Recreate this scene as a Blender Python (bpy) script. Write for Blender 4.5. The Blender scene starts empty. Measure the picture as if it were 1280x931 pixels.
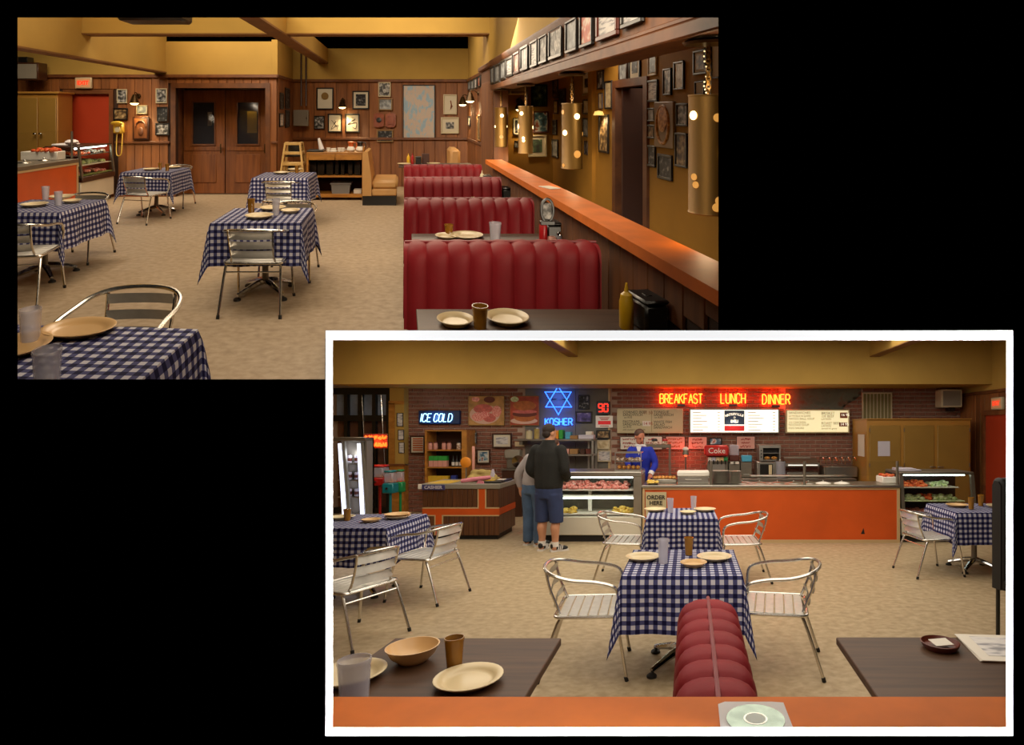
import bpy, math, random
import numpy as np
from mathutils import Matrix, Vector
random.seed(7)
SC = bpy.context.scene
COL = SC.collection
PI = math.pi

# ---------------------------------------------------------------- camera
F = 700.0                       # focal length in px of the 1280 px wide frame
EYE = 1.72
cam_d = bpy.data.cameras.new('camera')
cam = bpy.data.objects.new('camera', cam_d)
COL.objects.link(cam)
cam.location = (0, 0, EYE)
cam.rotation_euler = (PI/2, 0, 0)
cam_d.sensor_width = 36.0
cam_d.lens = F/1280*36
cam_d.shift_x = (640-863)/1280
cam_d.shift_y = (535-465.5)/1280
cam_d.clip_start = 0.02
SC.camera = cam

# ---------------------------------------------------------------- world, colour management
w = bpy.data.worlds.new('world')
SC.world = w
w.use_nodes = True
w.node_tree.nodes['Background'].inputs[0].default_value = (0, 0, 0, 1)
w.node_tree.nodes['Background'].inputs[1].default_value = 0.0
SC.view_settings.view_transform = 'Standard'
SC.view_settings.look = 'None'
SC.view_settings.gamma = 1.0
SC.view_settings.exposure = 0.0
SC.view_settings.use_curve_mapping = False

# The deli (room 2) stands level. The dining room (room 1) stands on a raked stage: its depth axis
# climbs and drifts left, its verticals and its back walls stay upright and square.
RAKE = np.array([[1, -358/700, 0], [0, 1, 0], [0, 393/700, 1]], float)

def s1(p):
    x, y, z = p
    return (x-358/700*y, y, z+393/700*y)

def toworld(p, room):
    return s1(p) if room == 1 else tuple(p)

def area(name, loc, target, sx, sy, power, color, room=2):
    d = bpy.data.lights.new(name, 'AREA')
    d.shape = 'RECTANGLE'; d.size = sx; d.size_y = sy; d.energy = power; d.color = color
    o = bpy.data.objects.new(name, d); COL.objects.link(o)
    a = Vector(toworld(loc, room)); b = Vector(toworld(target, room))
    o.location = a
    o.rotation_euler = (b-a).to_track_quat('-Z', 'Y').to_euler()
    return o

def point(name, loc, power, color, r=0.03, room=2):
    d = bpy.data.lights.new(name, 'POINT')
    d.energy = power; d.color = color; d.shadow_soft_size = r
    o = bpy.data.objects.new(name, d); COL.objects.link(o)
    o.location = toworld(loc, room)
    return o

def spot(name, loc, target, power, color, ang=1.6, r=0.03, room=2):
    d = bpy.data.lights.new(name, 'SPOT')
    d.energy = power; d.color = color; d.shadow_soft_size = r; d.spot_size = ang; d.spot_blend = .8
    o = bpy.data.objects.new(name, d); COL.objects.link(o)
    a = Vector(toworld(loc, room)); b = Vector(toworld(target, room))
    o.location = a
    o.rotation_euler = (b-a).to_track_quat('-Z', 'Y').to_euler()
    return o

WARM = (1.0, .82, .60)
SOFT = (1.0, .90, .75)
# deli: added fill lights, hidden edge-on under the sloping soffit
for (yy, wd, dp, e, xx) in ((1.75, 2.2, .8, 9, 0.0), (3.1, 3.6, 1.6, 44, 0.0), (6.2, 6.5, 2.2, 125, -.2), (8.6, 10.0, 1.2, 110, -.4)):
    zz = EYE+.1585*yy
    area('soffit_fill_light', (xx, yy, zz), (xx, yy+.1585, zz-1), wd, dp, e, SOFT)
# unseen strip added under the header to fill the back wall
area('aisle_fill_light', (0.2, 10.75, 2.60), (0.2, 11.1, 0), 10.5, .25, 125, SOFT)
# dining room: unseen area lights added above and before the beams
area('dining_fill_light', (-2.2, 4.9, 4.6), (-2.0, 5.4, 0), 4.0, 2.0, 150, WARM, 1)
area('dining_fill_light', (-2.6, 10.1, 5.0), (-2.5, 10.3, 0), 6.5, 1.8, 210, WARM, 1)
area('dining_key_light', (-.6, 1.5, 3.3), (-.6, 5.0, 1.5), 2.6, 1.2, 75, WARM, 1)  # added front light for the booth and beam faces
area('dining_key_light', (-2.4, 6.2, 4.3), (-2.6, 12.5, 1.6), 5.0, 1.0, 125, WARM, 1)
area('dining_fill_light', (-6.6, 8.9, 4.6), (-6.6, 9.6, 0), 2.2, 2.2, 95, WARM, 1)  # added to lift the dark left end
area('hall_fill_light', (1.98, 6.6, 2.75), (2.3, 6.6, 0),   .5, 5.5, 62, WARM, 1)  # added fill for the hallway, no fitting behind it

# added out-of-view strips that graze the casing so it renders white
area('casing_fill_light', (.66, .972, 1.68), (-1, .99, 1.68), .025, .9, 22, (1, 1, 1))
area('casing_fill_light', (-1.27, .972, 1.68), (1, .99, 1.68), .025, .9, 120, (1, 1, 1))
area('casing_fill_light', (-.05, .972, 1.125), (-.05, .99, 3), 1.5, .025, 26, (1, 1, 1))
area('casing_fill_light', (-.05, .972, 2.50), (-.05, .99, 0), 1.5, .025, 150, (1, 1, 1))

# ---------------------------------------------------------------- mesh builder
class MB:
    def __init__(s):
        s.v = []; s.f = []; s.mi = []; s.co = None
    def add(s, vs, fs, mi=0, M=None):
        n = len(s.v)
        if M is not None:
            vs = [tuple(M @ Vector(p)) for p in vs]
        s.v += [tuple(p) for p in vs]
        s.f += [tuple(i+n for i in f) for f in fs]
        s.mi += [mi]*len(fs)
        return s
    def join(s, o, M=None, mi=0):
        return s.add(o.v, o.f, mi, M)
    def box(s, x0, x1, y0, y1, z0, z1, b=0, M=None, mi=0):
        h = ((x1-x0)/2, (y1-y0)/2, (z1-z0)/2)
        c = ((x0+x1)/2, (y0+y1)/2, (z0+z1)/2)
        if b <= 0:
            vs = [(x, y, z) for x in (x0, x1) for y in (y0, y1) for z in (z0, z1)]
            fs = [(0, 1, 3, 2), (4, 6, 7, 5), (0, 4, 5, 1), (2, 3, 7, 6), (0, 2, 6, 4), (1, 5, 7, 3)]
            return s.add(vs, fs, mi, M)
        b = min(b, min(h)*.95)
        vs = []; ix = {}
        for i in (-1, 1):
            for j in (-1, 1):
                for k in (-1, 1):
                    sg = (i, j, k)
                    for a in range(3):
                        p = [sg[q]*(h[q]-b) for q in range(3)]
                        p[a] = sg[a]*h[a]
                        ix[(i, j, k, a)] = len(vs); vs.append(p)
        fs = []
        def key(d, a): return ix[(d[0], d[1], d[2], a)]
        for a in range(3):
            p, q = [t for t in range(3) if t != a]
            for sgn in (-1, 1):
                r = []
                for (u, v) in ((-1, -1), (1, -1), (1, 1), (-1, 1)):
                    d = [0]*3; d[a] = sgn; d[p] = u; d[q] = v
                    r.append(key(d, a))
                fs.append(r)
            for u in (-1, 1):
                for v in (-1, 1):
                    d0 = [0]*3; d0[a] = -1; d0[p] = u; d0[q] = v
                    d1 = list(d0); d1[a] = 1
                    fs.append([key(d0, p), key(d1, p), key(d1, q), key(d0, q)])
        for i in (-1, 1):
            for j in (-1, 1):
                for k in (-1, 1):
                    fs.append([ix[(i, j, k, a)] for a in range(3)])
        out = []
        for f in fs:
            P = [Vector(vs[t]) for t in f]
            nrm = (P[1]-P[0]).cross(P[2]-P[0])
            cen = sum(P, Vector())/len(P)
            out.append(tuple(f) if nrm.dot(cen) > 0 else tuple(reversed(f)))
        vs = [(p[0]+c[0], p[1]+c[1], p[2]+c[2]) for p in vs]
        return s.add(vs, out, mi, M)
    def tube(s, path, r, n=8, closed=False, M=None, mi=0, sq=1.0):
        P = [Vector(p) for p in path]; m = len(P)
        rs = r if isinstance(r, (list, tuple)) else [r]*m
        vs = []; nrm = None
        for i in range(m):
            a = P[i-1] if (i > 0 or closed) else P[i]
            b = P[(i+1) % m] if (i < m-1 or closed) else P[i]
            t = (b-a).normalized()
            if nrm is None:
                nrm = t.cross(Vector((0, 0, 1)))
                if nrm.length < .05: nrm = t.cross(Vector((0, 1, 0)))
                nrm.normalize()
            else:
                nrm = nrm-t*nrm.dot(t)
                nrm.normalize()
            bn = t.cross(nrm)
            for k in range(n):
                a_ = 2*PI*k/n
                vs.append(P[i]+(nrm*math.cos(a_)+bn*math.sin(a_)*sq)*rs[i])
        fs = []
        for i in range(m if closed else m-1):
            j = (i+1) % m
            for k in range(n):
                l = (k+1) % n
                fs.append((i*n+k, i*n+l, j*n+l, j*n+k))
        if not closed:
            fs.append(tuple(reversed(range(n)))); fs.append(tuple((m-1)*n+k for k in range(n)))
        return s.add(vs, fs, mi, M)
    def cyl(s, p0, p1, r0, r1=None, n=12, M=None, mi=0):
        return s.tube([p0, p1], [r0, r0 if r1 is None else r1], n, M=M, mi=mi)
    def lathe(s, prof, n=20, c=(0, 0, 0), sx=1, sy=1, M=None, mi=0):
        vs = []; fs = []; m = len(prof)
        for (r, z) in prof:
            for k in range(n):
                a = 2*PI*k/n
                vs.append((c[0]+r*math.cos(a)*sx, c[1]+r*math.sin(a)*sy, c[2]+z))
        for i in range(m-1):
            for k in range(n):
                l = (k+1) % n
                fs.append((i*n+k, i*n+l, (i+1)*n+l, (i+1)*n+k))
        if prof[0][0] > 1e-6: fs.append(tuple(reversed(range(n))))
        if prof[-1][0] > 1e-6: fs.append(tuple((m-1)*n+k for k in range(n)))
        return s.add(vs, fs, mi, M)
    def ball(s, c, r, n=12, m=8, M=None, mi=0):
        if not isinstance(r, (list, tuple)): r = (r, r, r)
        vs = [(c[0], c[1], c[2]-r[2])]; fs = []
        for i in range(1, m):
            ph = -PI/2+PI*i/m
            for k in range(n):
                a = 2*PI*k/n
                vs.append((c[0]+r[0]*math.cos(ph)*math.cos(a), c[1]+r[1]*math.cos(ph)*math.sin(a), c[2]+r[2]*math.sin(ph)))
        vs.append((c[0], c[1], c[2]+r[2])); t = len(vs)-1
        for k in range(n):
            l = (k+1) % n
            fs.append((0, 1+l, 1+k))
            for i in range(m-2):
                fs.append((1+i*n+k, 1+i*n+l, 1+(i+1)*n+l, 1+(i+1)*n+k))
            fs.append((1+(m-2)*n+k, 1+(m-2)*n+l, t))
        return s.add(vs, fs, mi, M)
    def prism(s, poly, ax, a0, a1, M=None, mi=0):
        n = len(poly)
        def p3(p, a):
            if ax == 'z': return (p[0], p[1], a)
            if ax == 'y': return (p[0], a, p[1])
            return (a, p[0], p[1])
        vs = [p3(p, a0) for p in poly]+[p3(p, a1) for p in poly]
        A = sum(poly[i][0]*poly[(i+1) % n][1]-poly[(i+1) % n][0]*poly[i][1] for i in range(n))
        flip = (A < 0) != (ax == 'y')
        fs = [tuple(reversed(range(n))), tuple(range(n, 2*n))]+[(i, (i+1) % n, n+(i+1) % n, n+i) for i in range(n)]
        if flip != (a1 < a0): fs = [tuple(reversed(f)) for f in fs]
        return s.add(vs, fs, mi, M)
    def surf(s, nu, nv, fn, cu=False, M=None, mi=0):
        vs = [fn(i/nu, j/nv) for j in range(nv+1) for i in range(nu if cu else nu+1)]
        W = nu if cu else nu+1
        fs = []
        for j in range(nv):
            for i in range(nu):
                k = (i+1) % W if cu else i+1
                fs.append((j*W+i, j*W+k, (j+1)*W+k, (j+1)*W+i))
        return s.add(vs, fs, mi, M)

def Rz(a): return Matrix.Rotation(a, 4, 'Z')
def Tr(x, y, z): return Matrix.Translation((x, y, z))
def B(*a, **k): return MB().box(*a, **k)

_mesh = {}
def mesh_of(mb, mat, rz=0, room=2):
    mats = mat if isinstance(mat, (list, tuple)) else [mat]
    key = (id(mb), tuple(mats), round(rz, 5), room)
    if key in _mesh: return _mesh[key][0]
    me = bpy.data.meshes.new('mesh')
    V = np.array(mb.v, float)
    A = np.array(Matrix.Rotation(rz, 3, 'Z'))
    if room == 1: A = RAKE @ A
    W = V @ A.T
    me.from_pydata(V.tolist(), [], mb.f)
    for m in mats: me.materials.append(MAT[m])
    if len(mats) > 1:
        me.polygons.foreach_set('material_index', mb.mi)
    co = np.array(mb.co, float) if mb.co is not None else V
    at = me.attributes.new('co', 'FLOAT_VECTOR', 'POINT')
    at.data.foreach_set('vector', co.astype(np.float32).ravel())
    me.polygons.foreach_set('use_smooth', [True]*len(me.polygons))
    me.set_sharp_from_angle(angle=math.radians(38))
    me.vertices.foreach_set('co', W.astype(np.float32).ravel())
    me.update()
    _mesh[key] = (me, mb)
    return me

def ob(name, mb, mat, parent=None, loc=(0, 0, 0), rz=0, room=2, label=None, kind=None):
    o = bpy.data.objects.new(name, mesh_of(mb, mat, rz, room))
    COL.objects.link(o)
    if parent is not None: o.parent = parent
    o.location = toworld(loc, room)
    if label: o['label'] = label
    if kind: o['kind'] = kind
    return o

LABELS = {}
def thing(name, label, cat, kit, loc=(0, 0, 0), rz=0, room=2, group=None):
    """kit: list of (name, MB, material[, subs[, label[, kind]]]); one entry = one mesh, more = an Empty with parts"""
    loc = tuple(loc)
    if len(kit) == 1 and (len(kit[0]) < 4 or not kit[0][3]):
        r = ob(name, kit[0][1], kit[0][2], None, loc, rz, room)
        if len(kit[0]) > 5 and kit[0][5]: r['kind'] = kit[0][5]
    else:
        r = bpy.data.objects.new(name, None)
        r.empty_display_size = .1
        COL.objects.link(r)
        r.location = toworld(loc, room)
        for e in kit: part(e, r, rz, room)
    r['label'] = label; r['category'] = cat
    if group: r['group'] = group
    return r

def part(e, parent, rz=0, room=2):
    p = ob(e[0], e[1], e[2], parent, (0, 0, 0), rz, room)
    p.location = (0, 0, 0)
    if len(e) > 4 and e[4]: p['label'] = e[4]
    if len(e) > 5 and e[5]: p['kind'] = e[5]
    if len(e) > 3 and e[3]:
        for q in e[3]: part(q, p, rz, room)
    return p

def struct(name, mb, mat, room=2, loc=(0, 0, 0), label=None, rz=0):
    o = ob(name, mb, mat, None, loc, rz, room, label, 'structure')
    return o

def px(room, x, y, Y):
    """photo pixel at depth Y -> metres in that room"""
    cx, cy = (863, 535) if room == 2 else (505, 142)
    return ((x-cx)/F*Y, Y, EYE-(y-cy)/F*Y)

# ---------------------------------------------------------------- materials
MAT = {}
def lin(h):
    if isinstance(h, str):
        h = h.lstrip('#'); c = [int(h[i:i+2], 16)/255 for i in (0, 2, 4)]
    else: c = [t/255 for t in h]
    return tuple(t/12.92 if t <= .04045 else ((t+.055)/1.055)**2.4 for t in c)

def _base(name):
    m = bpy.data.materials.new(name); m.use_nodes = True
    MAT[name] = m
    nt = m.node_tree; b = nt.nodes['Principled BSDF']
    return m, nt, b, nt.nodes.new, nt.links.new

def _co(nt, scale, rnd=True):
    N = nt.nodes.new; L = nt.links.new
    a = N('ShaderNodeAttribute'); a.attribute_name = 'co'
    mp = N('ShaderNodeMapping'); mp.inputs['Scale'].default_value = scale
    L(a.outputs['Vector'], mp.inputs['Vector'])
    if rnd:
        oi = N('ShaderNodeObjectInfo')
        mu = N('ShaderNodeMath'); mu.operation = 'MULTIPLY'; mu.inputs[1].default_value = 37.0
        L(oi.outputs['Random'], mu.inputs[0])
        cb = N('ShaderNodeCombineXYZ')
        L(mu.outputs[0], cb.inputs[0]); L(mu.outputs[0], cb.inputs[2])
        L(cb.outputs[0], mp.inputs['Location'])
    return mp.outputs[0]

def mk(name, col, rough=.5, metal=0, var=0.0, scale=6, emit=0, ecol=None, spec=.5, bump=0, bscale=60, coat=0, stretch=(1, 1, 1), rnd=False, detail=4):
    m, nt, b, N, L = _base(name)
    c = lin(col)
    b.inputs['Base Color'].default_value = (*c, 1)
    b.inputs['Roughness'].default_value = rough
    b.inputs['Metallic'].default_value = metal
    b.inputs['Specular IOR Level'].default_value = spec
    b.inputs['Coat Weight'].default_value = coat
    if emit:
        b.inputs['Emission Color'].default_value = (*lin(ecol or col), 1)
        b.inputs['Emission Strength'].default_value = emit
    if var:
        v = _co(nt, tuple(scale*t for t in stretch), rnd)
        n = N('ShaderNodeTexNoise'); n.inputs['Scale'].default_value = 1; n.inputs['Detail'].default_value = detail
        L(v, n.inputs['Vector'])
        r = N('ShaderNodeValToRGB')
        r.color_ramp.elements[0].position = .32; r.color_ramp.elements[1].position = .68
        r.color_ramp.elements[0].color = (*[t*(1-var) for t in c], 1)
        r.color_ramp.elements[1].color = (*[min(1, t*(1+var)) for t in c], 1)
        L(n.outputs['Fac'], r.inputs['Fac']); L(r.outputs[0], b.inputs['Base Color'])
    if bump:
        n2 = N('ShaderNodeTexNoise'); n2.inputs['Scale'].default_value = bscale
        L(_co(nt, (1, 1, 1), False), n2.inputs['Vector'])
        bp = N('ShaderNodeBump'); bp.inputs['Strength'].default_value = bump; bp.inputs['Distance'].default_value = .004
        L(n2.outputs['Fac'], bp.inputs['Height']); L(bp.outputs[0], b.inputs['Normal'])
    return m

def wood(name, c1, c2, stretch=(14, 14, 1.2), rough=.42, coat=.15, rv=.25):
    m, nt, b, N, L = _base(name)
    v = _co(nt, stretch)
    n = N('ShaderNodeTexNoise'); n.inputs['Scale'].default_value = 1; n.inputs['Detail'].default_value = 5; n.inputs['Distortion'].default_value = .6
    L(v, n.inputs['Vector'])
    r = N('ShaderNodeValToRGB')
    r.color_ramp.elements[0].position = .3; r.color_ramp.elements[1].position = .72
    r.color_ramp.elements[0].color = (*lin(c1), 1); r.color_ramp.elements[1].color = (*lin(c2), 1)
    L(n.outputs['Fac'], r.inputs['Fac'])
    oi = N('ShaderNodeObjectInfo')
    mr = N('ShaderNodeMapRange'); mr.inputs['To Min'].default_value = 1-rv; mr.inputs['To Max'].default_value = 1+rv
    L(oi.outputs['Random'], mr.inputs['Value'])
    mx = N('ShaderNodeVectorMath'); mx.operation = 'SCALE'
    L(r.outputs[0], mx.inputs[0]); L(mr.outputs[0], mx.inputs['Scale'])
    L(mx.outputs[0], b.inputs['Base Color'])
    b.inputs['Roughness'].default_value = rough; b.inputs['Coat Weight'].default_value = coat
    b.inputs['Coat Roughness'].default_value = .25
    return m

def ramp_mat(name, stops, scale, stretch=(1, 1, 1), rough=.5, detail=5, tex='noise', rnd=True, emit=0, spec=.4, dist=0.0):
    m, nt, b, N, L = _base(name)
    v = _co(nt, tuple(scale*t for t in stretch), rnd)
    if tex == 'noise':
        n = N('ShaderNodeTexNoise'); n.inputs['Scale'].default_value = 1; n.inputs['Detail'].default_value = detail; n.inputs['Distortion'].default_value = dist
        L(v, n.inputs['Vector']); out = n.outputs['Fac']
    else:
        n = N('ShaderNodeTexVoronoi'); n.inputs['Scale'].default_value = 1
        L(v, n.inputs['Vector'])
        sp = N('ShaderNodeSeparateColor'); L(n.outputs['Color'], sp.inputs[0]); out = sp.outputs[0]
    r = N('ShaderNodeValToRGB')
    cr = r.color_ramp
    while len(cr.elements) < len(stops): cr.elements.new(.5)
    for e, (p, c) in zip(cr.elements, stops):
        e.position = p; e.color = (*lin(c), 1)
    L(out, r.inputs['Fac']); L(r.outputs[0], b.inputs['Base Color'])
    b.inputs['Roughness'].default_value = rough; b.inputs['Specular IOR Level'].default_value = spec
    if emit:
        L(r.outputs[0], b.inputs['Emission Color']); b.inputs['Emission Strength'].default_value = emit
    return m

def gingham(name, pitch=.058, white='#c9c8d4', mid='#4b4c78', dark='#14143c'):
    m, nt, b, N, L = _base(name)
    a = N('ShaderNodeAttribute'); a.attribute_name = 'co'
    sp = N('ShaderNodeSeparateXYZ'); L(a.outputs['Vector'], sp.inputs[0])
    outs = []
    for k in (0, 1):
        mu = N('ShaderNodeMath'); mu.operation = 'MULTIPLY_ADD'; mu.inputs[1].default_value = 1/pitch; mu.inputs[2].default_value = 100.25
        L(sp.outputs[k], mu.inputs[0])
        fr = N('ShaderNodeMath'); fr.operation = 'FRACT'; L(mu.outputs[0], fr.inputs[0])
        lt = N('ShaderNodeMath'); lt.operation = 'LESS_THAN'; lt.inputs[1].default_value = .5; L(fr.outputs[0], lt.inputs[0])
        outs.append(lt.outputs[0])
    ad = N('ShaderNodeMath'); ad.operation = 'ADD'; L(outs[0], ad.inputs[0]); L(outs[1], ad.inputs[1])
    hv = N('ShaderNodeMath'); hv.operation = 'MULTIPLY'; hv.inputs[1].default_value = .5; L(ad.outputs[0], hv.inputs[0])
    r = N('ShaderNodeValToRGB'); r.color_ramp.interpolation = 'CONSTANT'
    r.color_ramp.elements.new(.5)
    for e, (p, c) in zip(r.color_ramp.elements, ((0, white), (.3, mid), (.8, dark))):
        e.position = p; e.color = (*lin(c), 1)
    L(hv.outputs[0], r.inputs['Fac']); L(r.outputs[0], b.inputs['Base Color'])
    b.inputs['Roughness'].default_value = .85; b.inputs['Specular IOR Level'].default_value = .2
    return m

def glass(name, col=(1, 1, 1), rough=.02, alpha=.12, tint=None):
    """thin pane: clear film with a faint reflection"""
    m, nt, b, N, L = _base(name)
    b.inputs['Base Color'].default_value = (*col, 1)
    b.inputs['Roughness'].default_value = rough
    b.inputs['Alpha'].default_value = alpha
    b.inputs['Specular IOR Level'].default_value = .6
    return m

mk('black_wall', '#000000', .95, spec=0)
mk('white_casing', '#fbfbfb', .6, spec=.2)
mk('mustard', '#b89449', .8, var=.08, scale=1.2, bump=.15, bscale=40, spec=.25)
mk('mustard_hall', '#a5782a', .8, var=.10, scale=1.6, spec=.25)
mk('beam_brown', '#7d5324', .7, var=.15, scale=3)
wood('plank', '#74421d', '#9a6231', rough=.6, coat=0)
wood('plank_y', '#7a4720', '#9c602e', (14, 14, 1.2), rough=.6, coat=0, rv=.14)
wood('ledge_wood', '#643a1c', '#865227', rough=.6, coat=0, rv=.12)
wood('trim_wood', '#60351a', '#824e24', (5, 5, 5), rough=.55, coat=0, rv=.1)
wood('door_wood', '#6b3a16', '#8f5424', (16, 16, 1.3), rough=.5, coat=.05, rv=.10)
wood('honey', '#9a6425', '#c08436', (4, 12, 12), rv=.1)
wood('pale_wood', '#c39a56', '#dcb874', (8, 8, 3), rv=.06)
wood('dark_table', '#3c2617', '#563a24', (2, 26, 10), rough=.5, coat=.0, rv=.05)
wood('walnut', '#4a2a16', '#6e4325', (30, 30, 1.0), rv=.08)
mk('groove', '#3a2110', .8)
mk('orange_top', '#dc7426', .55, var=.10, scale=7, spec=.2)
mk('orange_panel', '#d2571c', .45, var=.09, scale=2.2, spec=.35)
mk('beige_trim', '#c9ab7c', .5)
mk('steel', '#b7b2a8', .34, metal=1, var=.06, scale=3)
mk('aluminium', '#dad6ce', .24, metal=.95)
mk('slat_alu', '#d3cfc6', .38, metal=.72, var=.06, scale=20)
mk('chrome', '#d8d8d8', .12, metal=1)
mk('grey_metal', '#8f8a80', .5, metal=.4)
mk('dull_steel', '#7d7466', .45, metal=.6, var=.1, scale=5)
mk('black_rubber', '#141210', .6)
mk('black_plastic', '#1b1917', .35)
mk('black_kick', '#151210', .6)
mk('red_vinyl', '#821a21', .55, var=.10, scale=5, spec=.18, bump=.12, bscale=130)
mk('red_piping', '#7a181f', .45)
mk('tan_vinyl', '#c8985a', .5, var=.06, scale=5)
mk('cream_plate', '#e0cba0', .28, spec=.5)
mk('orange_plate', '#d9b079', .3, spec=.5)
ramp_mat('floor_vinyl', ((.28, '#a38e6e'), (.45, '#b19b79'), (.58, '#bba684'), (.75, '#c7b291')), 13, (1, 1.25, 1), .45, 12, rnd=False, spec=.3, dist=.15)
ramp_mat('floor_dining', ((.28, '#9f8a70'), (.45, '#ad977b'), (.58, '#b5a085'), (.75, '#c0ac91')), 13, (1, 1.25, 1), .5, 12, rnd=False, spec=.25, dist=.15)
gingham('gingham')
ramp_mat('brick', ((.2, '#7a4f40'), (.5, '#8b5c4a'), (.8, '#986956')), 9, rough=.85, spec=.2)
mk('mortar', '#b39a88', .9)
mk('grey_plaster', '#6f6c62', .85, var=.12, scale=2.5)
ramp_mat('green_patch', ((.3, '#5f6459'), (.55, '#6c6f62'), (.72, '#76513f')), 6, rough=.9)
mk('cabinet_tan', '#8f6c2c', .5, var=.05, scale=3)
mk('cabinet_side', '#a5762f', .5, var=.05, scale=3)
mk('red_door', '#ad3a1d', .45, var=.05, scale=2)
mk('red_paint', '#b81d17', .4)
mk('white_paint', '#ece6da', .5)
mk('case_white', '#d9d2bf', .45, var=.04, scale=3)
mk('paper', '#dcd4c6', .8)
mk('paper_grey', '#c3bcc6', .8)
mk('cream_board', '#c2b48d', .6, var=.04, scale=3)
mk('lit_white', '#fffbe8', .5, emit=1.05)
mk('lit_cream', '#efe1b0', .5, emit=.72)
mk('logo_navy', '#263449', .5, emit=.28)
mk('logo_red', '#b3161a', .5, emit=.5)
mk('logo_white', '#fff6dc', .5, emit=.9)
mk('ink', '#2f2a22', .8)
mk('ink_red', '#a8382a', .8)
mk('ink_orange', '#c2571f', .8)
mk('ink_brown', '#8b4a2a', .8)
mk('ink_faint', '#a89f86', .8, emit=.18)
mk('ink_olive', '#85794f', .8)
mk('neon_red', '#ff3a14', .4, emit=5.2, ecol='#ff4a12')
mk('neon_orange', '#ffb050', .4, emit=3.2, ecol='#ff9a30')
mk('neon_blue', '#2f6bff', .4, emit=5.5, ecol='#2a62ff')
mk('neon_ice', '#bfe6ff', .4, emit=2.6, ecol='#9fdcff')
mk('ice_blue', '#12305e', .4, var=.3, scale=8)
mk('tube_white', '#ffffff', .4, emit=2.6, ecol='#dfe6ff')
mk('case_tube', '#ffffff', .4, emit=7.0, ecol='#eafff2')
mk('led_red', '#ff2a1a', .4, emit=2.4, ecol='#ff2a1a')
mk('exit_red', '#ff4020', .4, emit=.9, ecol='#ff3818')
mk('exit_face', '#e0a070', .5, emit=.12)
mk('lamp_glow', '#fff2c8', .4, emit=9, ecol='#ffe2a0')
mk('hole_glow', '#fff2c8', .4, emit=4.2, ecol='#ffdf9a')
mk('hole_dim', '#c98a3c', .4, emit=.8, ecol='#d99a48')
mk('bulb_red', '#ff5a30', .4, emit=3)
mk('brass', '#9a7434', .42, metal=.55, var=.12, scale=6, stretch=(1, 1, .2))
mk('brass_dark', '#4b3518', .35, metal=.8)
mk('frame_black', '#17110d', .4)
mk('frame_brown', '#3f2212', .4)
mk('frame_red', '#5b2415', .4)
mk('frame_cream', '#cdbf9c', .5)
mk('frame_gold', '#8a6a35', .4)
mk('mat_cream', '#d8ceb6', .8)
mk('mat_tan', '#c7a571', .8)
ramp_mat('print_bw', ((.3, '#151515'), (.45, '#4f4d4a'), (.55, '#9b9893'), (.68, '#d8d4cc')), 16, detail=3)
ramp_mat('print_sepia', ((.3, '#241a10'), (.45, '#5f4a30'), (.55, '#96794f'), (.7, '#c9b184')), 15, detail=3)
ramp_mat('print_dark', ((.35, '#0c0c0e'), (.55, '#2b2b2f'), (.68, '#8d8a86')), 18, detail=3)
ramp_mat('print_grey', ((.35, '#6d6f72'), (.5, '#93989b'), (.65, '#c2c6c5')), 10, detail=3)
ramp_mat('print_blue', ((.3, '#2c4256'), (.48, '#5b8197'), (.55, '#cfd6d2'), (.66, '#9a4b34')), 9, detail=2)
ramp_mat('print_green', ((.3, '#131d12'), (.5, '#2f4a2c'), (.62, '#6d8a5d'), (.7, '#c8ceb2')), 9, detail=2)
ramp_mat('print_cream', ((.38, '#bba67c'), (.5, '#d3c198'), (.62, '#e0d3b0')), 14, detail=4)
ramp_mat('print_paper', ((.36, '#8f8d90'), (.47, '#cfcac8'), (.6, '#dbd6d0')), 26, (.4, 1, 2.2), detail=2)
ramp_mat('print_red', ((.35, '#b23a20'), (.5, '#d2694a'), (.6, '#e8d3bd')), 10, detail=2)
ramp_mat('print_purple', ((.3, '#2c2546'), (.5, '#5b5090'), (.68, '#a79ac2')), 8, detail=2)
ramp_mat('print_map', ((.34, '#93aec2'), (.455, '#a0b6c4'), (.475, '#bfb0a4'), (.57, '#c6b2a2'), (.70, '#b6b4b0')), 8.5, (1.2, 1, .6), detail=12, dist=1.0)
ramp_mat('meat', ((.32, '#efc6b8'), (.48, '#ea9484'), (.66, '#cf5a50')), 45, rough=.35, detail=4)
ramp_mat('meat_pink', ((.35, '#f3c3b0'), (.5, '#e57f76'), (.65, '#cf4a4c')), 50, rough=.3, detail=4)
ramp_mat('cheese', ((.3, '#b98f2a'), (.5, '#e0bb50'), (.7, '#f0d98a')), 30, rough=.4)
ramp_mat('greens', ((.3, '#8fa860'), (.5, '#c0cd90'), (.7, '#eceed6')), 22, rough=.5)
ramp_mat('tomato', ((.3, '#b8341c'), (.5, '#dd5a2c'), (.7, '#f09a5a')), 22, rough=.3)
ramp_mat('pastry', ((.3, '#8a4f1c'), (.5, '#c88534'), (.7, '#e6b768')), 28, rough=.5)
ramp_mat('cream_food', ((.35, '#6b3a26'), (.48, '#cda988'), (.6, '#f0e6da')), 30, rough=.5)
ramp_mat('dark_goods', ((.35, '#0d0a08'), (.55, '#1e1712'), (.7, '#3a2a1c')), 9, rough=.4)
glass('pane', (.03, .03, .03), .03, .04)
glass('pane_dark', (.05, .05, .06), .05, .35)
glass('plastic_clear', (.66, .64, .72), .25, .40)
glass('plastic_amber', (.38, .17, .02), .12, .80)
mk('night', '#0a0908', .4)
mk('night_blue', '#8b97ac', .7, var=.25, scale=3)
mk('night_brown', '#6e4632', .5, var=.2, scale=3)
mk('soffit', '#6b5026', .9)
mk('yellow_phone', '#d9b13e', .35)
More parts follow.
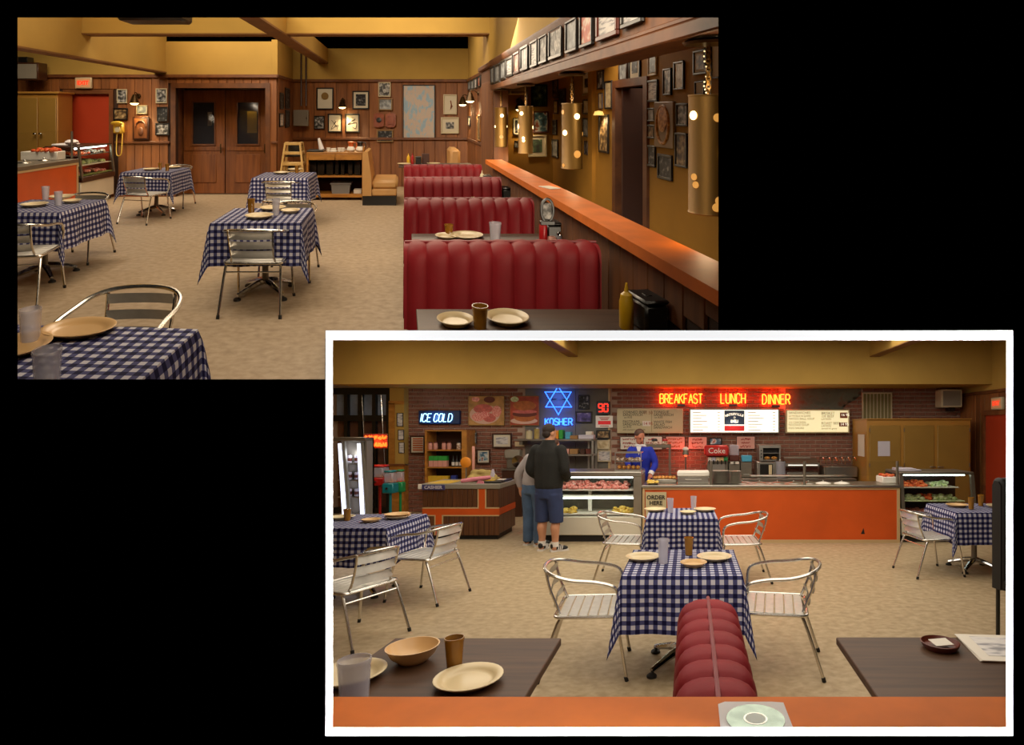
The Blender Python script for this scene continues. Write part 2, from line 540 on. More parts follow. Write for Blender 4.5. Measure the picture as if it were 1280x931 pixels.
mk('mustard_bottle', '#f2c21e', .35)
mk('ketchup', '#b8141a', .35)
mk('skin', '#c08a6a', .55, spec=.35)
mk('skin2', '#b9745a', .55, spec=.35)
mk('hair_dark', '#2a1d16', .7)
mk('hair_brown', '#4a2c1c', .6)
mk('jacket_black', '#15140f', .85, var=.25, scale=9, bump=.3, bscale=30)
mk('denim_dark', '#2a365a', .85, var=.12, scale=10)
mk('jeans', '#4b6280', .85, var=.22, scale=6)
mk('sweat_grey', '#a39a98', .9, var=.10, scale=8, bump=.2, bscale=30)
mk('blue_knit', '#1a2aa0', .85, var=.12, scale=8)
mk('white_cloth', '#e4dfe0', .85)
mk('shoe_black', '#121212', .6)
mk('shoe_white', '#d8d2ca', .6)
mk('grey_tub', '#7f7d7c', .4)
mk('orange_plastic', '#e06a20', .35)
mk('pink_bag', '#d8808c', .5, var=.12, scale=14)
mk('khaki_cloth', '#a8904f', .8, var=.18, scale=12)
mk('orange_ball', '#e08a1c', .5)
mk('green_box', '#2f9a3c', .5)
mk('pink_box', '#d79a8a', .5)
mk('yellow_box', '#d9b030', .5)
mk('blue_box', '#2c3c8c', .5)
mk('teal', '#157a80', .4)
mk('green_paint', '#1c8a4a', .4)
mk('cyan_label', '#4aa3c4', .5)
mk('cardboard', '#9c7446', .8, var=.1, scale=6)
mk('oven_dark', '#1a1613', .3)
mk('sign_purple', '#3c3a6e', .5)
mk('plate_grey', '#8d8576', .4)
mk('tray_green', '#7c8a4a', .5)
mk('dark_brown_door', '#4a261a', .5)
mk('outlet_tan', '#c0a070', .5)
mk('disc', '#9db0a4', .22, metal=.75, var=.2, scale=30)  # grey-green mottling paints in the disc's iridescent sheen
mk('disc_white', '#b9c2bb', .3)
mk('string_bulb', '#fff2c8', .4, emit=1.6, ecol='#ffe0a0')
mk('poster_tan', '#b98a4c', .6, var=.25, scale=9)
mk('poster_red', '#a8452a', .6, var=.25, scale=9)
mk('bun_brown', '#b5642c', .6, var=.2, scale=14)
mk('patty', '#6a2c1c', .6)
mk('plate_pink', '#d8b09a', .6)
mk('ham', '#c9655a', .6, var=.2, scale=20)
mk('soft_glow', '#ffdf9a', .5, emit=.9, ecol='#ffc860')
wood('plaque_wood', '#7e3513', '#a04d20', (8, 8, 8), rough=.45, coat=.1, rv=.05)
# ================================================================ shared builders
def text_mb(s, size, align='CENTER', extrude=.002, spacing=1.0, bold=0.0):
    cu = bpy.data.curves.new('t', 'FONT')
    cu.body = s; cu.size = size; cu.align_x = align; cu.align_y = 'CENTER'
    cu.extrude = extrude; cu.resolution_u = 2; cu.space_character = spacing; cu.offset = bold
    o = bpy.data.objects.new('t', cu)
    me = bpy.data.meshes.new_from_object(o)
    mb = MB()
    mb.add([(v.co.x, -v.co.z, v.co.y) for v in me.vertices], [tuple(p.vertices) for p in me.polygons])
    bpy.data.objects.remove(o); bpy.data.curves.remove(cu); bpy.data.meshes.remove(me)
    return mb

STROKES = {
 'B': [[(0, 0), (0, 1), (.6, 1), (.8, .88), (.8, .65), (.6, .53), (0, .53)], [(.6, .53), (.9, .4), (.9, .13), (.65, 0), (0, 0)]],
 'R': [[(0, 0), (0, 1), (.6, 1), (.85, .85), (.85, .62), (.6, .48), (0, .48)], [(.45, .48), (.9, 0)]],
 'E': [[(.8, 0), (0, 0), (0, 1), (.8, 1)], [(0, .52), (.65, .52)]],
 'A': [[(0, 0), (.45, 1), (.9, 0)], [(.17, .36), (.73, .36)]],
 'K': [[(0, 0), (0, 1)], [(.85, 1), (0, .45)], [(.25, .6), (.9, 0)]],
 'F': [[(0, 0), (0, 1), (.8, 1)], [(0, .52), (.65, .52)]],
 'S': [[(.85, .85), (.65, 1), (.2, 1), (0, .83), (.05, .6), (.8, .42), (.88, .18), (.68, 0), (.2, 0), (0, .15)]],
 'T': [[(.45, 0), (.45, 1)], [(0, 1), (.9, 1)]],
 'L': [[(0, 1), (0, 0), (.75, 0)]],
 'U': [[(0, 1), (0, .2), (.2, 0), (.65, 0), (.85, .2), (.85, 1)]],
 'N': [[(0, 0), (0, 1), (.85, 0), (.85, 1)]],
 'C': [[(.85, .8), (.65, 1), (.2, 1), (0, .8), (0, .2), (.2, 0), (.65, 0), (.85, .2)]],
 'H': [[(0, 0), (0, 1)], [(.85, 0), (.85, 1)], [(0, .5), (.85, .5)]],
 'D': [[(0, 0), (0, 1), (.5, 1), (.85, .75), (.85, .25), (.5, 0), (0, 0)]],
 'I': [[(.2, 0), (.2, 1)]],
 'O': [[(.2, 0), (0, .2), (0, .8), (.2, 1), (.65, 1), (.85, .8), (.85, .2), (.65, 0), (.2, 0)]],
}
def neon(word, w, h, r, slant=0.0, y=0.0):
    """tubes spelling word centred on the origin, in the xz plane"""
    adv = [(.45 if c in ' ' else .55 if c == 'I' else 1.12) for c in word]
    tot = sum(adv)-.2; mb = MB(); x = 0
    for c, a in zip(word, adv):
        for st in STROKES.get(c, []):
            q = [((x+p[0])/tot*w-w/2+slant*(p[1]-.5)*h, y, (p[1]-.5)*h) for p in st]
            for i in range(len(q)-1):
                mb.tube([q[i], q[i+1]], r, 6)
        x += a
    return mb

def squiggle(n, w, h, r, seed, y=0.0):
    rd = random.Random(seed); mb = MB(); x = -w/2
    for k in range(n):
        cw = w/n*.72
        pts = [(x+cw*t, y, h*(rd.random()-.5)) for t in (0, .3, .55, .8, 1)]
        mb.tube(pts, r, 5); x += w/n
    return mb

# ---- tableware
def plate_kit(R=.13, sx=1.0, h=.026):
    mb = MB().lathe([(0, .004), (R*.62, .004), (R*.66, 0), (R*.7, .003), (R*.86, h*.7), (R, h), (R*1.0, h+.003), (R*.97, h+.004), (R*.80, h*.80+.002), (R*.74, h*.62), (R*.69, .010), (R*.6, .008), (0, .008)], 28, sx=sx)
    return mb
PLATE = plate_kit(); PLATE_S = plate_kit(.095); OVAL = plate_kit(.117, 1.34); PLATE_L = plate_kit(.15)
BOWL = MB().lathe([(0, .004), (.045, .004), (.05, 0), (.055, .004), (.085, .03), (.10, .062), (.104, .066), (.099, .066), (.08, .034), (.05, .012), (0, .010)], 28)
BOWL_S = MB().lathe([(0, .004), (.05, 0), (.07, .02), (.083, .05), (.079, .05), (.06, .02), (0, .01)], 20)
def tumbler(h=.135, r0=.028, r1=.038):
    return MB().lathe([(0, .004), (r0, .0), (r0+(r1-r0)*.5, h*.5), (r1, h*.9), (r1+.002, h*.93), (r1+.001, h), (r1-.002, h), (r1-.004, h*.6), (r0-.003, .010), (0, .009)], 20)
TUMB = tumbler(); TUMB_T = tumbler(.165, .030, .037)
def squeeze_bottle():
    return [('bottle_body', MB().lathe([(0, 0), (.028, 0), (.031, .006), (.031, .12), (.026, .14)], 16), None),
            ('nozzle', MB().lathe([(.027, .138), (.025, .152), (.010, .165), (.004, .205), (0, .206)], 14), None)]
def bottle(mat, name, label, loc, room, group=None):
    k = [(a, b, mat) for a, b, _ in BOTTLE]
    return thing(name, label, 'bottle', k, loc, 0, room, group)
BOTTLE = squeeze_bottle()
NAP_BODY = B(-.055, .055, -.085, .085, 0, .125, .012)
NAP_TOP = B(-.058, .058, -.088, .088, .125, .145, .009).box(-.016, .016, -.016, .016, .145, .148, .001)
def napkin_kit(): return [('holder_body', NAP_BODY, 'black_plastic'), ('holder_lid', NAP_TOP, 'black_plastic')]
SHAKER_B = MB().lathe([(0, 0), (.021, 0), (.022, .05), (.018, .062)], 12)
SHAKER_T = MB().lathe([(.019, .060), (.019, .072), (.012, .084), (0, .086)], 12)
def shaker_kit(): return [('jar', SHAKER_B, 'plastic_clear'), ('cap', SHAKER_T, 'chrome')]

# ---- bistro armchair, facing +y
def bez(pts, n=6):
    """Catmull-Rom through pts"""
    P = [Vector(p) for p in pts]; out = []
    for i in range(len(P)-1):
        a = P[i-1] if i else P[i]*2-P[i+1]; b, c = P[i], P[i+1]
        d = P[i+2] if i+2 < len(P) else c*2-b
        for k in range(n):
            t = k/n
            out.append(.5*((2*b)+(c-a)*t+(2*a-5*b+4*c-d)*t*t+(3*b-a-3*c+d)*t**3))
    out.append(P[-1]); return out

def chair_kit():
    K = []
    W = .27
    half = [(-W+.03, .21, .44), (-W+.005, .215, .53), (-W, .19, .635), (-W, .06, .675), (-W, -.10, .69), (-W+.03, -.22, .715), (-.15, -.295, .735), (0, -.32, .742)]
    loop = half+[(-x, y, z) for x, y, z in reversed(half[:-1])]
    K.append(('arm_rail', MB().tube(bez(loop, 5), .0125, 8), 'aluminium'))
    ups = []
    for s in (-1, 1):
        up = bez([(s*.19, -.285, .735), (s*.185, -.26, .62), (s*.18, -.215, .50), (s*.19, -.19, .44)], 4)
        K.append(('back_upright', MB().tube(up, .010, 6), 'aluminium'))
    for k, (z, y) in enumerate(((.685, -.272), (.60, -.252), (.515, -.222))):
        def fn(u, v, z=z, y=y):
            x = -.18+.36*u
            return (x, y-.022*(1-(x/.18)**2)+(v-.5)*.02, z+(v-.5)*.060)
        m = MB().surf(8, 2, fn); m2 = MB().surf(8, 2, lambda u, v, f=fn: tuple(a+b for a, b in zip(f(u, v), (0, .004, 0))))
        m.add(m2.v, [tuple(reversed(f)) for f in m2.f])
        K.append(('back_slat', m, 'slat_alu'))
    ring = []
    for (cx, cy, a0) in ((.20, .18, 0), (-.20, .18, 90), (-.20, -.17, 180), (.20, -.17, 270)):
        for t in range(5):
            a = math.radians(a0+t*22.5)
            ring.append((cx+.05*math.cos(a), cy+.05*math.sin(a), .435))
    K.append(('seat_frame', MB().tube(ring, .0115, 8, closed=True), 'aluminium'))
    for k in range(6):
        y0 = -.195+k*.068
        K.append(('seat_slat', B(-.235, .235, y0, y0+.060, .437, .446, .003), 'slat_alu'))
    for s in (-1, 1):
        K.append(('leg', MB().tube(bez([(s*.235, .17, .432), (s*.245, .205, .38), (s*.262, .27, .004)], 4), .0115, 8), 'aluminium', [('foot_cap', MB().cyl((s*.262, .27, 0), (s*.260, .262, .03), .0145, n=8), 'black_rubber')]))
        K.append(('leg', MB().tube(bez([(s*.225, -.15, .432), (s*.238, -.20, .39), (s*.262, -.33, .004)], 4), .0115, 8), 'aluminium', [('foot_cap', MB().cyl((s*.262, -.33, 0), (s*.260, -.322, .03), .0145, n=8), 'black_rubber')]))
    K.append(('stretcher', MB().cyl((-.243, -.21, .36), (.243, -.21, .36), .007, n=6), 'aluminium'))
    return K
CHAIR = chair_kit()
def chair(label, x, y, rz, room, group=None):
    return thing('bistro_chair', label, 'chair', CHAIR, (x, y, 0), rz, room, group)

# ---- pedestal table and gingham cloth
def table_kit(a):
    K = [('tabletop', B(-a, a, -a, a, .715, .744, .006), 'dark_table'),
         ('column', MB().cyl((0, 0, .10), (0, 0, .715), .032, n=14).lathe([(.05, .70), (.16, .713), (.16, .716)], 14), 'grey_metal')]
    for k in range(4):
        an = PI/4+k*PI/2
        c, s = math.cos(an), math.sin(an)
        K.append(('base_leg', MB().tube(bez([(c*.02, s*.02, .12), (c*.12, s*.12, .10), (c*.30, s*.30, .045)], 4), [.03]*5+[.026, .024, .022, .02], 8), 'chrome',
                  [('foot_pad', MB().lathe([(0, 0), (.035, 0), (.035, .015), (.018, .028), (0, .03)], 12, (c*.30, s*.30, 0)), 'black_rubber')]))
    return K

def cloth_mb(ax, ay, drop, seed=0, n=11, m=8, cphi=.20):
    rd = random.Random(seed)
    ph = [rd.random()*6 for _ in range(4)]
    def line(a):
        out = [-a-drop*(1-i/m) for i in range(m)]
        out += [-a+2*a*i/n for i in range(n+1)]
        out += [a+drop*(i+1)/m for i in range(m)]
        return out
    U, V = line(ax), line(ay); mb = MB(); co = []
    top = .748
    for v in V:
        for u in U:
            du = max(0, abs(u)-ax); dv = max(0, abs(v)-ay)
            su = 1 if u > 0 else -1; sv = 1 if v > 0 else -1
            if du == 0 and dv == 0:
                p = (u, v, top+.0015*math.sin(u*9+ph[0])*math.sin(v*8))
            elif dv == 0 or du == 0:
                d = du or dv
                k = 0 if dv == 0 else 1
                s_ = v if k == 0 else u
                edge = min(1, ((ay if k == 0 else ax)-abs(s_))/.12)
                wv = (.018*math.sin(s_*13+ph[k+1]+(su if k == 0 else sv))+.010*math.sin(s_*27+ph[3]))*d/drop*(.4+.6*edge)
                out = .012+d*.05+max(-.010, wv)
                z = top-.006-d*.995 if d > 0 else top
                p = (su*(ax+out), v, z) if k == 0 else (u, sv*(ay+out), z)
            else:
                r = math.hypot(du, dv); th = math.atan2(dv, du)
                t = min(th, PI/2-th)
                phi = cphi*t/(PI/4)*PI/4
                down = r*math.cos(phi); o = r*math.sin(phi)
                sep = .10*r*math.sin(2*th)*(1 if th > PI/4 else -1)*abs(math.cos(2*th))
                dg = .7071
                base = .012+.05*r*.8
                x = su*(ax+base*(math.cos(th)*.7+.3)+o*dg-sep*dg); y = sv*(ay+base*(math.sin(th)*.7+.3)+o*dg+sep*dg)
                p = (x, y, top-.006-down)
            mb.v.append(p); co.append((u, v, 0))
    W = len(U)
    for j in range(len(V)-1):
        for i in range(W-1):
            mb.f.append((j*W+i, j*W+i+1, (j+1)*W+i+1, (j+1)*W+i)); mb.mi.append(0)
    mb.co = co
    return mb

def dressed_table(where, x, y, rz, room, a=.39, drop=.36, seed=1, ay=None):
    thing('pedestal_table', f'chrome pedestal table under the gingham cloth, {where}', 'table', table_kit(a-.01 if ay is None else min(a, ay)-.01), (x, y, 0), rz, room)
    thing('tablecloth', f'gingham cloth on the table {where}', 'tablecloth', [('tablecloth', cloth_mb(a, ay or a, drop, seed), 'gingham')], (x, y, 0), rz, room)
TOP = .752

def on_table(name, label, cat, mb, mat, loc, room, rz=0, group=None):
    return thing(name, label, cat, [(name, mb, mat)], loc, rz, room, group)

# ---- channel-tufted booth, backrest centred on the origin, running along +x from 0 to L
def tufted(L, n, z0, z1, T, side):
    """one face of the backrest with its ribs and the half of the rolled top"""
    prof = []
    R = T/2
    hz = z1-R
    for k in range(7): prof.append((R, z0+(hz-z0)*k/6))
    for k in range(1, 8):
        a = PI/2*k/7
        prof.append((R*max(0, math.cos(a))**.62, hz+R*math.sin(a)**.8))
    S = 8; m = n*S
    mb = MB(); W = m+1
    for (py, pz) in prof:
        nr = Vector((py, pz-hz)).normalized() if pz > hz else Vector((1, 0))
        for i in range(W):
            u = (i % S)/S
            b = .020*(abs(math.sin(PI*i/S))**.55)-.004
            if pz > z1-.02: b *= .75
            e = min(i, m-i)/S
            er = 0.0
            if e < .5: er = -.030*(1-math.sqrt(max(0, 1-(1-2*e)**2)))
            q = (py+nr.x*(b+er), pz+nr.y*(b+er))
            mb.v.append((L*i/m, side*q[0], q[1]))
    for j in range(len(prof)-1):
        for i in range(m):
            f = (j*W+i, j*W+i+1, (j+1)*W+i+1, (j+1)*W+i)
            mb.f.append(f if side < 0 else tuple(reversed(f))); mb.mi.append(0)
    return mb

def seat_mb(L, d, s):
    """seat cushion that bulges at the edges"""
    m = MB()
    m.box(0, L, s*.09 if s > 0 else s*.09-d, s*.09+d if s > 0 else s*.09, .30, .46, .035)
    m.box(-.012, L, (s*.09 if s > 0 else s*.09-d)+.02, (s*.09+d if s > 0 else s*.09)-.0, .13, .31, .02)
    return m

def booth_kit(L=1.08, n=9, top=.99, z0=.42, seats=(1, -1), T=.21, base=True, mat='red_vinyl'):
    K = [('backrest', tufted(L, n, z0, top, T, -1), mat), ('backrest', tufted(L, n, z0, top, T, 1), mat)]
    R = T/2-.012
    cc = lambda t: math.copysign(abs(math.cos(t))**.62, math.cos(t))
    arc = [(-R, z0), (R, z0), (R, top-R)]+[(R*cc(PI*k/14), top-R+R*math.sin(PI*k/14)**.8) for k in range(1, 14)]+[(-R, top-R)]
    K.append(('end_panel', MB().prism(arc, 'x', -.006, .05), mat))
    K.append(('end_panel', MB().prism(arc, 'x', L-.05, L), mat))
    K.append(('piping', MB().tube([(0, 0, top+.004), (L*.5, 0, top+.006), (L, 0, top+.004)], .009, 8), 'red_piping'))
    for s in seats:
        K.append(('seat', seat_mb(L, .40, s), mat))
    if base:
        K.append(('kick_base', B(.03, L, -.44 if -1 in seats else -.09, .44 if 1 in seats else .09, 0, .14), 'black_kick'))
        K.append(('back_core', B(.0, L, -.085, .085, .13, z0+.02), mat))
    return K

# ---- framed picture, facing -y, centred
_fk = {}
def frame_kit(w, h, fr='frame_black', pr='print_bw', mat='mat_cream', fw=.018, mw=.0, d=.022):
    key = (round(w, 3), round(h, 3), fr, pr, mat, fw, mw)
    if key in _fk: return _fk[key]
    a, c = w/2, h/2
    m = MB()
    m.box(-a, a, -d, 0, c-fw, c, .004).box(-a, a, -d, 0, -c, -c+fw, .004)
    m.box(-a, -a+fw, -d, 0, -c+fw, c-fw, .004).box(a-fw, a, -d, 0, -c+fw, c-fw, .004)
    K = [('frame', m, fr)]
    if mw:
        K.append(('mat_board', B(-a+fw, a-fw, -d*.45, -.001, -c+fw, c-fw), mat))
    i = fw+mw
    K.append(('print', B(-a+i, a-i, -d*.6 if mw else -d*.45, -.002, -c+i, c-i), pr))
    _fk[key] = K
    return K
def pic_back(room, x0, y0, x1, y1, Y, label, fr='frame_black', pr='print_bw', mw=0, mat='mat_cream', fw=None, cat='framed picture', name='framed_picture', group=None):
    X0, _, Z0 = px(room, x0, y0, Y); X1, _, Z1 = px(room, x1, y1, Y)
    w_, h_ = X1-X0, Z0-Z1
    return thing(name, label, cat, frame_kit(w_, h_, fr, pr, mat, fw or min(.03, w_*.09), mw*w_), ((X0+X1)/2, Y-.004, (Z0+Z1)/2), 0, room, group)
def pic_side(room, X, x0, y0, x1, y1, label, fr='frame_black', pr='print_bw', mw=0, mat='mat_cream', fw=None, name='framed_picture', group=None, rz=-PI/2):
    """on a wall in the plane x = X that faces -x; pixel extents of the picture as photographed"""
    cx, cy = (863, 535) if room == 2 else (505, 142)
    Ya, Yb = X*F/(x0-cx), X*F/(x1-cx)
    w_ = abs(Ya-Yb); Y = (Ya+Yb)/2
    z0, z1 = EYE-(y0-cy)/F*Y, EYE-(y1-cy)/F*Y
    return thing(name, label, 'framed picture', frame_kit(w_, z0-z1, fr, pr, mat, fw or min(.03, w_*.09), mw*w_), (X-.004*(1 if rz < 0 else -1), Y, (z0+z1)/2), rz, room, group)

def remeshed(parts, voxel, smooth=4, it=.5):
    """union of closed shapes -> one continuous skin"""
    src = MB()
    for p in parts: src.join(p)
    me = bpy.data.meshes.new('t'); me.from_pydata(src.v, [], src.f); me.update()
    o = bpy.data.objects.new('t', me); COL.objects.link(o)
    m = o.modifiers.new('r', 'REMESH'); m.mode = 'VOXEL'; m.voxel_size = voxel
    if smooth:
        s = o.modifiers.new('s', 'SMOOTH'); s.iterations = smooth; s.factor = it
    dg = bpy.context.evaluated_depsgraph_get()
    e = o.evaluated_get(dg); em = e.to_mesh()
    out = MB(); out.add([tuple(v.co) for v in em.vertices], [tuple(p.vertices) for p in em.polygons])
    e.to_mesh_clear(); bpy.data.objects.remove(o); bpy.data.meshes.remove(me)
    return out

def loft(secs, n=16):
    """secs: (x, y, z, rx, ry[, rot]) ellipses stacked along z; closed ends"""
    m = MB(); vs = []; fs = []
    for s in secs:
        x, y, z, rx, ry = s[:5]; rt = s[5] if len(s) > 5 else 0
        for k in range(n):
            a = 2*PI*k/n
            dx, dy = rx*math.cos(a), ry*math.sin(a)
            vs.append((x+dx*math.cos(rt)-dy*math.sin(rt), y+dx*math.sin(rt)+dy*math.cos(rt), z))
    for i in range(len(secs)-1):
        for k in range(n):
            l = (k+1) % n
            fs.append((i*n+k, i*n+l, (i+1)*n+l, (i+1)*n+k))
    fs.append(tuple(reversed(range(n)))); fs.append(tuple((len(secs)-1)*n+k for k in range(n)))
    return m.add(vs, fs)
def limb(pts, rs, n=10):
    P = bez(pts, 4); m = len(P); R = []
    for i in range(m):
        t = i/(m-1)*(len(rs)-1); k = min(int(t), len(rs)-2)
        R.append(rs[k]+(rs[k+1]-rs[k])*(t-k))
    mb = MB().tube(P, R, n)
    mb.ball(P[0], R[0], 10, 6); mb.ball(P[-1], R[-1], 10, 6)
    return mb
def hand(c, d, up, s=1.0, curl=.5, side=1):
    """palm plus five curled fingers; c wrist, d pointing direction, up = back of the hand"""
    d = Vector(d).normalized(); up = Vector(up).normalized(); sd = d.cross(up).normalized()*side
    c = Vector(c); out = []
    out.append(limb([c, c+d*.045*s, c+d*.085*s], [.026*s, .034*s, .034*s], 8))
    for k, (o, l) in enumerate(((-.030, .070), (-.010, .080), (.010, .075), (.030, .058))):
        a = c+d*.085*s+sd*o*s
        b = a+(d*math.cos(curl*.5)-up*math.sin(curl*.5))*l*.5*s
        e = b+(d*math.cos(curl*1.5)-up*math.sin(curl*1.5))*l*.5*s
        out.append(limb([a, b, e], [.011*s, .0095*s, .008*s], 6))
    a = c+d*.03*s-sd*.03*s
    out.append(limb([a, a+(d*.7-sd*.6)*.035*s, a+(d*.95-sd*.55-up*.2)*.062*s], [.013*s, .011*s, .009*s], 6))
    return out
def head_parts(c, rot, tilt=(0, 0)):
    """head facing +y before rot (about z); returns closed shapes (skin)"""
    M = Matrix.Translation(c) @ Matrix.Rotation(rot, 4, 'Z') @ Matrix.Rotation(tilt[0], 4, 'X') @ Matrix.Rotation(tilt[1], 4, 'Y')
    m = []
    m.append(MB().ball((0, -.012, .03), (.077, .094, .098), 16, 10, M))
    m.append(MB().ball((0, .018, -.045), (.058, .070, .078), 14, 8, M))
    m.append(MB().ball((0, .055, -.085), (.030, .030, .028), 10, 6, M))
    m.append(MB().tube([(0, .084, .02), (0, .108, -.018), (0, .088, -.034)], [.010, .016, .012], 8, M=M))
    m.append(MB().ball((0, .083, -.055), (.026, .010, .008), 8, 5, M))
    for s in (-1, 1):
        m.append(MB().ball((s*.079, -.012, -.005), (.012, .022, .034), 8, 6, M))
        m.append(MB().ball((s*.036, .072, .030), (.024, .012, .010), 8, 5, M))
    return m, M

def _allmb(kit):
    for e in kit:
        yield e[1]
        if len(e) > 3 and e[3]: yield from _allmb(e[3])
def thingw(name, label, cat, kit, room=2, group=None):
    """kit given in room coordinates; the thing's origin goes to the middle of its base"""
    A = np.array([p for m in _allmb(kit) for p in m.v]); lo, hi = A.min(0), A.max(0)
    c = ((lo[0]+hi[0])/2, (lo[1]+hi[1])/2, lo[2])
    seen = set()
    for m in _allmb(kit):
        if id(m) in seen: continue
        seen.add(id(m))
        if m.co is None: m.co = list(m.v)
        m.v = [(p[0]-c[0], p[1]-c[1], p[2]-c[2]) for p in m.v]
    return thing(name, label, cat, kit, c, 0, room, group)
def pb(room, x0, y0, x1, y1, Y, dep, b=.004):
    """box whose front face fills a rectangle of the photograph at depth Y"""
    X0, _, Z0 = px(room, x0, y0, Y); X1, _, Z1 = px(room, x1, y1, Y)
    return MB().box(X0, X1, Y, Y+dep, Z1, Z0, b)
def at(mb, x, y, z, rz=0):
    return MB().join(mb, Tr(x, y, z) @ Rz(rz))

ORD = ['first', 'second', 'third', 'fourth', 'fifth', 'sixth', 'seventh', 'eighth', 'ninth', 'tenth', 'eleventh', 'twelfth', 'thirteenth', 'fourteenth', 'fifteenth']
# ================================================================ black ground between the two views, built as a partition
def wx(x, Y=1.0): return (x-863)/F*Y
def wz(y, Y=1.0): return EYE-(y-535)/F*Y
P0, P1 = 1.0, 1.008
wf = MB()
wf.box(-4.5, wx(22, P1), P0, P1, -.8, 5)
wf.box(wx(22, P1), 4.5, P0, P1, wz(22, P1), 5)
wf.box(wx(898, P1), 4.5, P0, P1, wz(418), wz(22, P1))
wf.box(wx(22, P1), wx(414, P1), P0, P1, -.8, wz(474))
wf.box(wx(414, P1), 4.5, P0, P1, -.8, wz(911, P1))
wf.box(wx(1260, P1), 4.5, P0, P1, wz(911, P1), wz(418))
wf.box(wx(414, P1), wx(898, P1), P0, P1, wz(423, P1), wz(416))
struct('wall_front', wf, 'black_wall')
cs = MB()
xo0, xo1, zo0, zo1 = wx(407, .99), wx(1266, .99), wz(919.5, .99), wz(413, .99)
xi0, xi1, zi0, zi1 = wx(416), wx(1258), wz(909), wz(425)
cs.box(xo0, xo1, .99, P0, zi1, zo1).box(xo0, xo1, .99, P0, zo0, zi0)
cs.box(xo0, xi0, .99, P0, zi0, zi1).box(xi1, xo1, .99, P0, zi0, zi1)
struct('trim_1', cs, 'white_casing', label='white border of the lower right view, built as a flat casing')  # stands in for the white picture border

# ================================================================ deli shell
def slab(Y0, Y1, a, b, l, r0, r1):
    vs = []
    for Y in (Y0, Y1):
        for X in (l*Y, r0+r1*Y):
            for k in (b, a): vs.append((X, Y, EYE+k*Y))
    return MB().add(vs, [(0, 1, 3, 2), (4, 6, 7, 5), (0, 4, 5, 1), (2, 3, 7, 6), (0, 2, 6, 4), (1, 5, 7, 3)])
struct('ceiling', slab(P1, 12.0, .1714, .1600, -.6457, 1.6, .62), 'soffit')  # added wedge between the rooms, keeps their light apart
lw = []
for Y in (P1, 4.42):
    for k in (-.6490, -.6425):
        lw += [(k*Y, Y, .5614*Y-.06), (k*Y, Y, EYE+.160*Y)]
struct('trim_8', MB().add(lw, [(0, 1, 3, 2), (4, 6, 7, 5), (0, 4, 5, 1), (2, 3, 7, 6), (0, 2, 6, 4), (1, 5, 7, 3)]), 'soffit')  # added filler wall closing a light leak between the rooms
struct('wall_left', B(-7.62, -7.5, P1, 11.6, 0, 3.5), 'mustard')
struct('floor', B(-7.6, 5.7, P1, 11.62, -.06, 0), 'floor_vinyl')
YB = 11.5; YH = 10.3
back = struct('wall_back', B(-7.4, 5.6, YB, YB+.1, 0, 3.5), 'mortar')
struct('wall_right', B(5.55, 5.65, 7.0, YB+.1, 0, 3.42), 'mustard')
# grey plaster panels in the brickwork
GP = (px(2, 657, 0, YB)[0], px(2, 763, 0, YB)[0])
part(('plaster_panel', B(GP[0], GP[0]+1.03, YB-.03, YB, 0, 2.6), 'grey_plaster'), back)
part(('plaster_panel', B(GP[0]+1.04, GP[1]-.04, YB-.035, YB, 0, 2.6), 'grey_plaster'), back)
part(('corner_bead', B(GP[1]-.04, GP[1], YB-.05, YB, 0, 2.6), 'beige_trim'), back)
part(('patch', MB().prism([(1.95, 2.10), (3.1, 2.10), (3.2, 2.2), (3.38, 2.3), (3.5, 2.42), (3.5, 2.6), (1.95, 2.6)], 'y', YB-.022, YB), 'green_patch', None, 'grey green bare patch where bricks are missing'), back)
BR = B(-.099, .099, -.014, .014, -.0315, .0315, .004)
brest = MB(); nb = 0
rows = 31
for r in range(rows-1, -1, -1):
    z = .04+r*.082
    x = -7.3+(.107 if r % 2 else 0)
    while x < 5.5:
        x += .2145
        if GP[0]-.1 < x < GP[1]+.1: continue
        if 1.9 < x < 3.05+max(0, (z-2.1))*1.2 and z > 2.08: continue
        if x < -5.9: continue
        if z > 1.80 and nb < 296 and (x > -.9 or z > 2.1):
            o = ob('brick', BR, 'brick', back, (x, YB-.008, z)); nb += 1
        else:
            brest.join(BR, Tr(x, YB-.008, z))
part(('brick_courses', brest, 'brick', None, None, 'stuff'), back)
# yellow header and its two stub beams
struct('trim_2', B(-6.62, 5.55, YH, YB, 2.53, 3.364), 'mustard')
for n, x0, x1 in ((3, -2.25, -2.07), (4, 3.30, 3.48)):
    o = struct('trim_%d' % n, MB().prism([(8.3, 3.045), (YH, 3.045), (YH, 3.366), (8.35, 3.052)], 'x', x0, x1), 'mustard')
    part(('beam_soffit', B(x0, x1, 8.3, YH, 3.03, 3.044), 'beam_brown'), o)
# dark shop window on the left
YH_, YH = YH, 11.30
XS0, XS1 = -7.2, px(2, 487, 0, YH)[0]
win = struct('window_1', MB().box(XS0, XS1, YH+.0, YH+.08, 2.40, 2.53).box(XS0, XS1, YH-.01, YH+.09, 1.86, 1.98).box(XS0, XS1, YH, YH+.08, 0, .12), 'night')
for k in range(4):
    xa = XS0+(XS1-XS0)*k/4; xb = XS0+(XS1-XS0)*(k+1)/4
    part(('mullion', B(xb-.07, xb, YH-.005, YH+.085, .12, 2.40), 'night'), win)
    part(('pane', B(xa, xb-.07, YH+.035, YH+.043, 1.98, 2.40), 'pane'), win)
    part(('pane', B(xa, xb-.07, YH+.035, YH+.043, .12, 1.86), 'pane'), win)
part(('blind', B(XS0, XS1, YH+.10, YH+.12, 1.95, 2.5), 'night_blue', None, 'blue grey blind behind the upper panes'), win)
part(('backing', B(XS0, XS1, YH+.14, YH+.16, 0, 1.95), 'night_brown'), win)
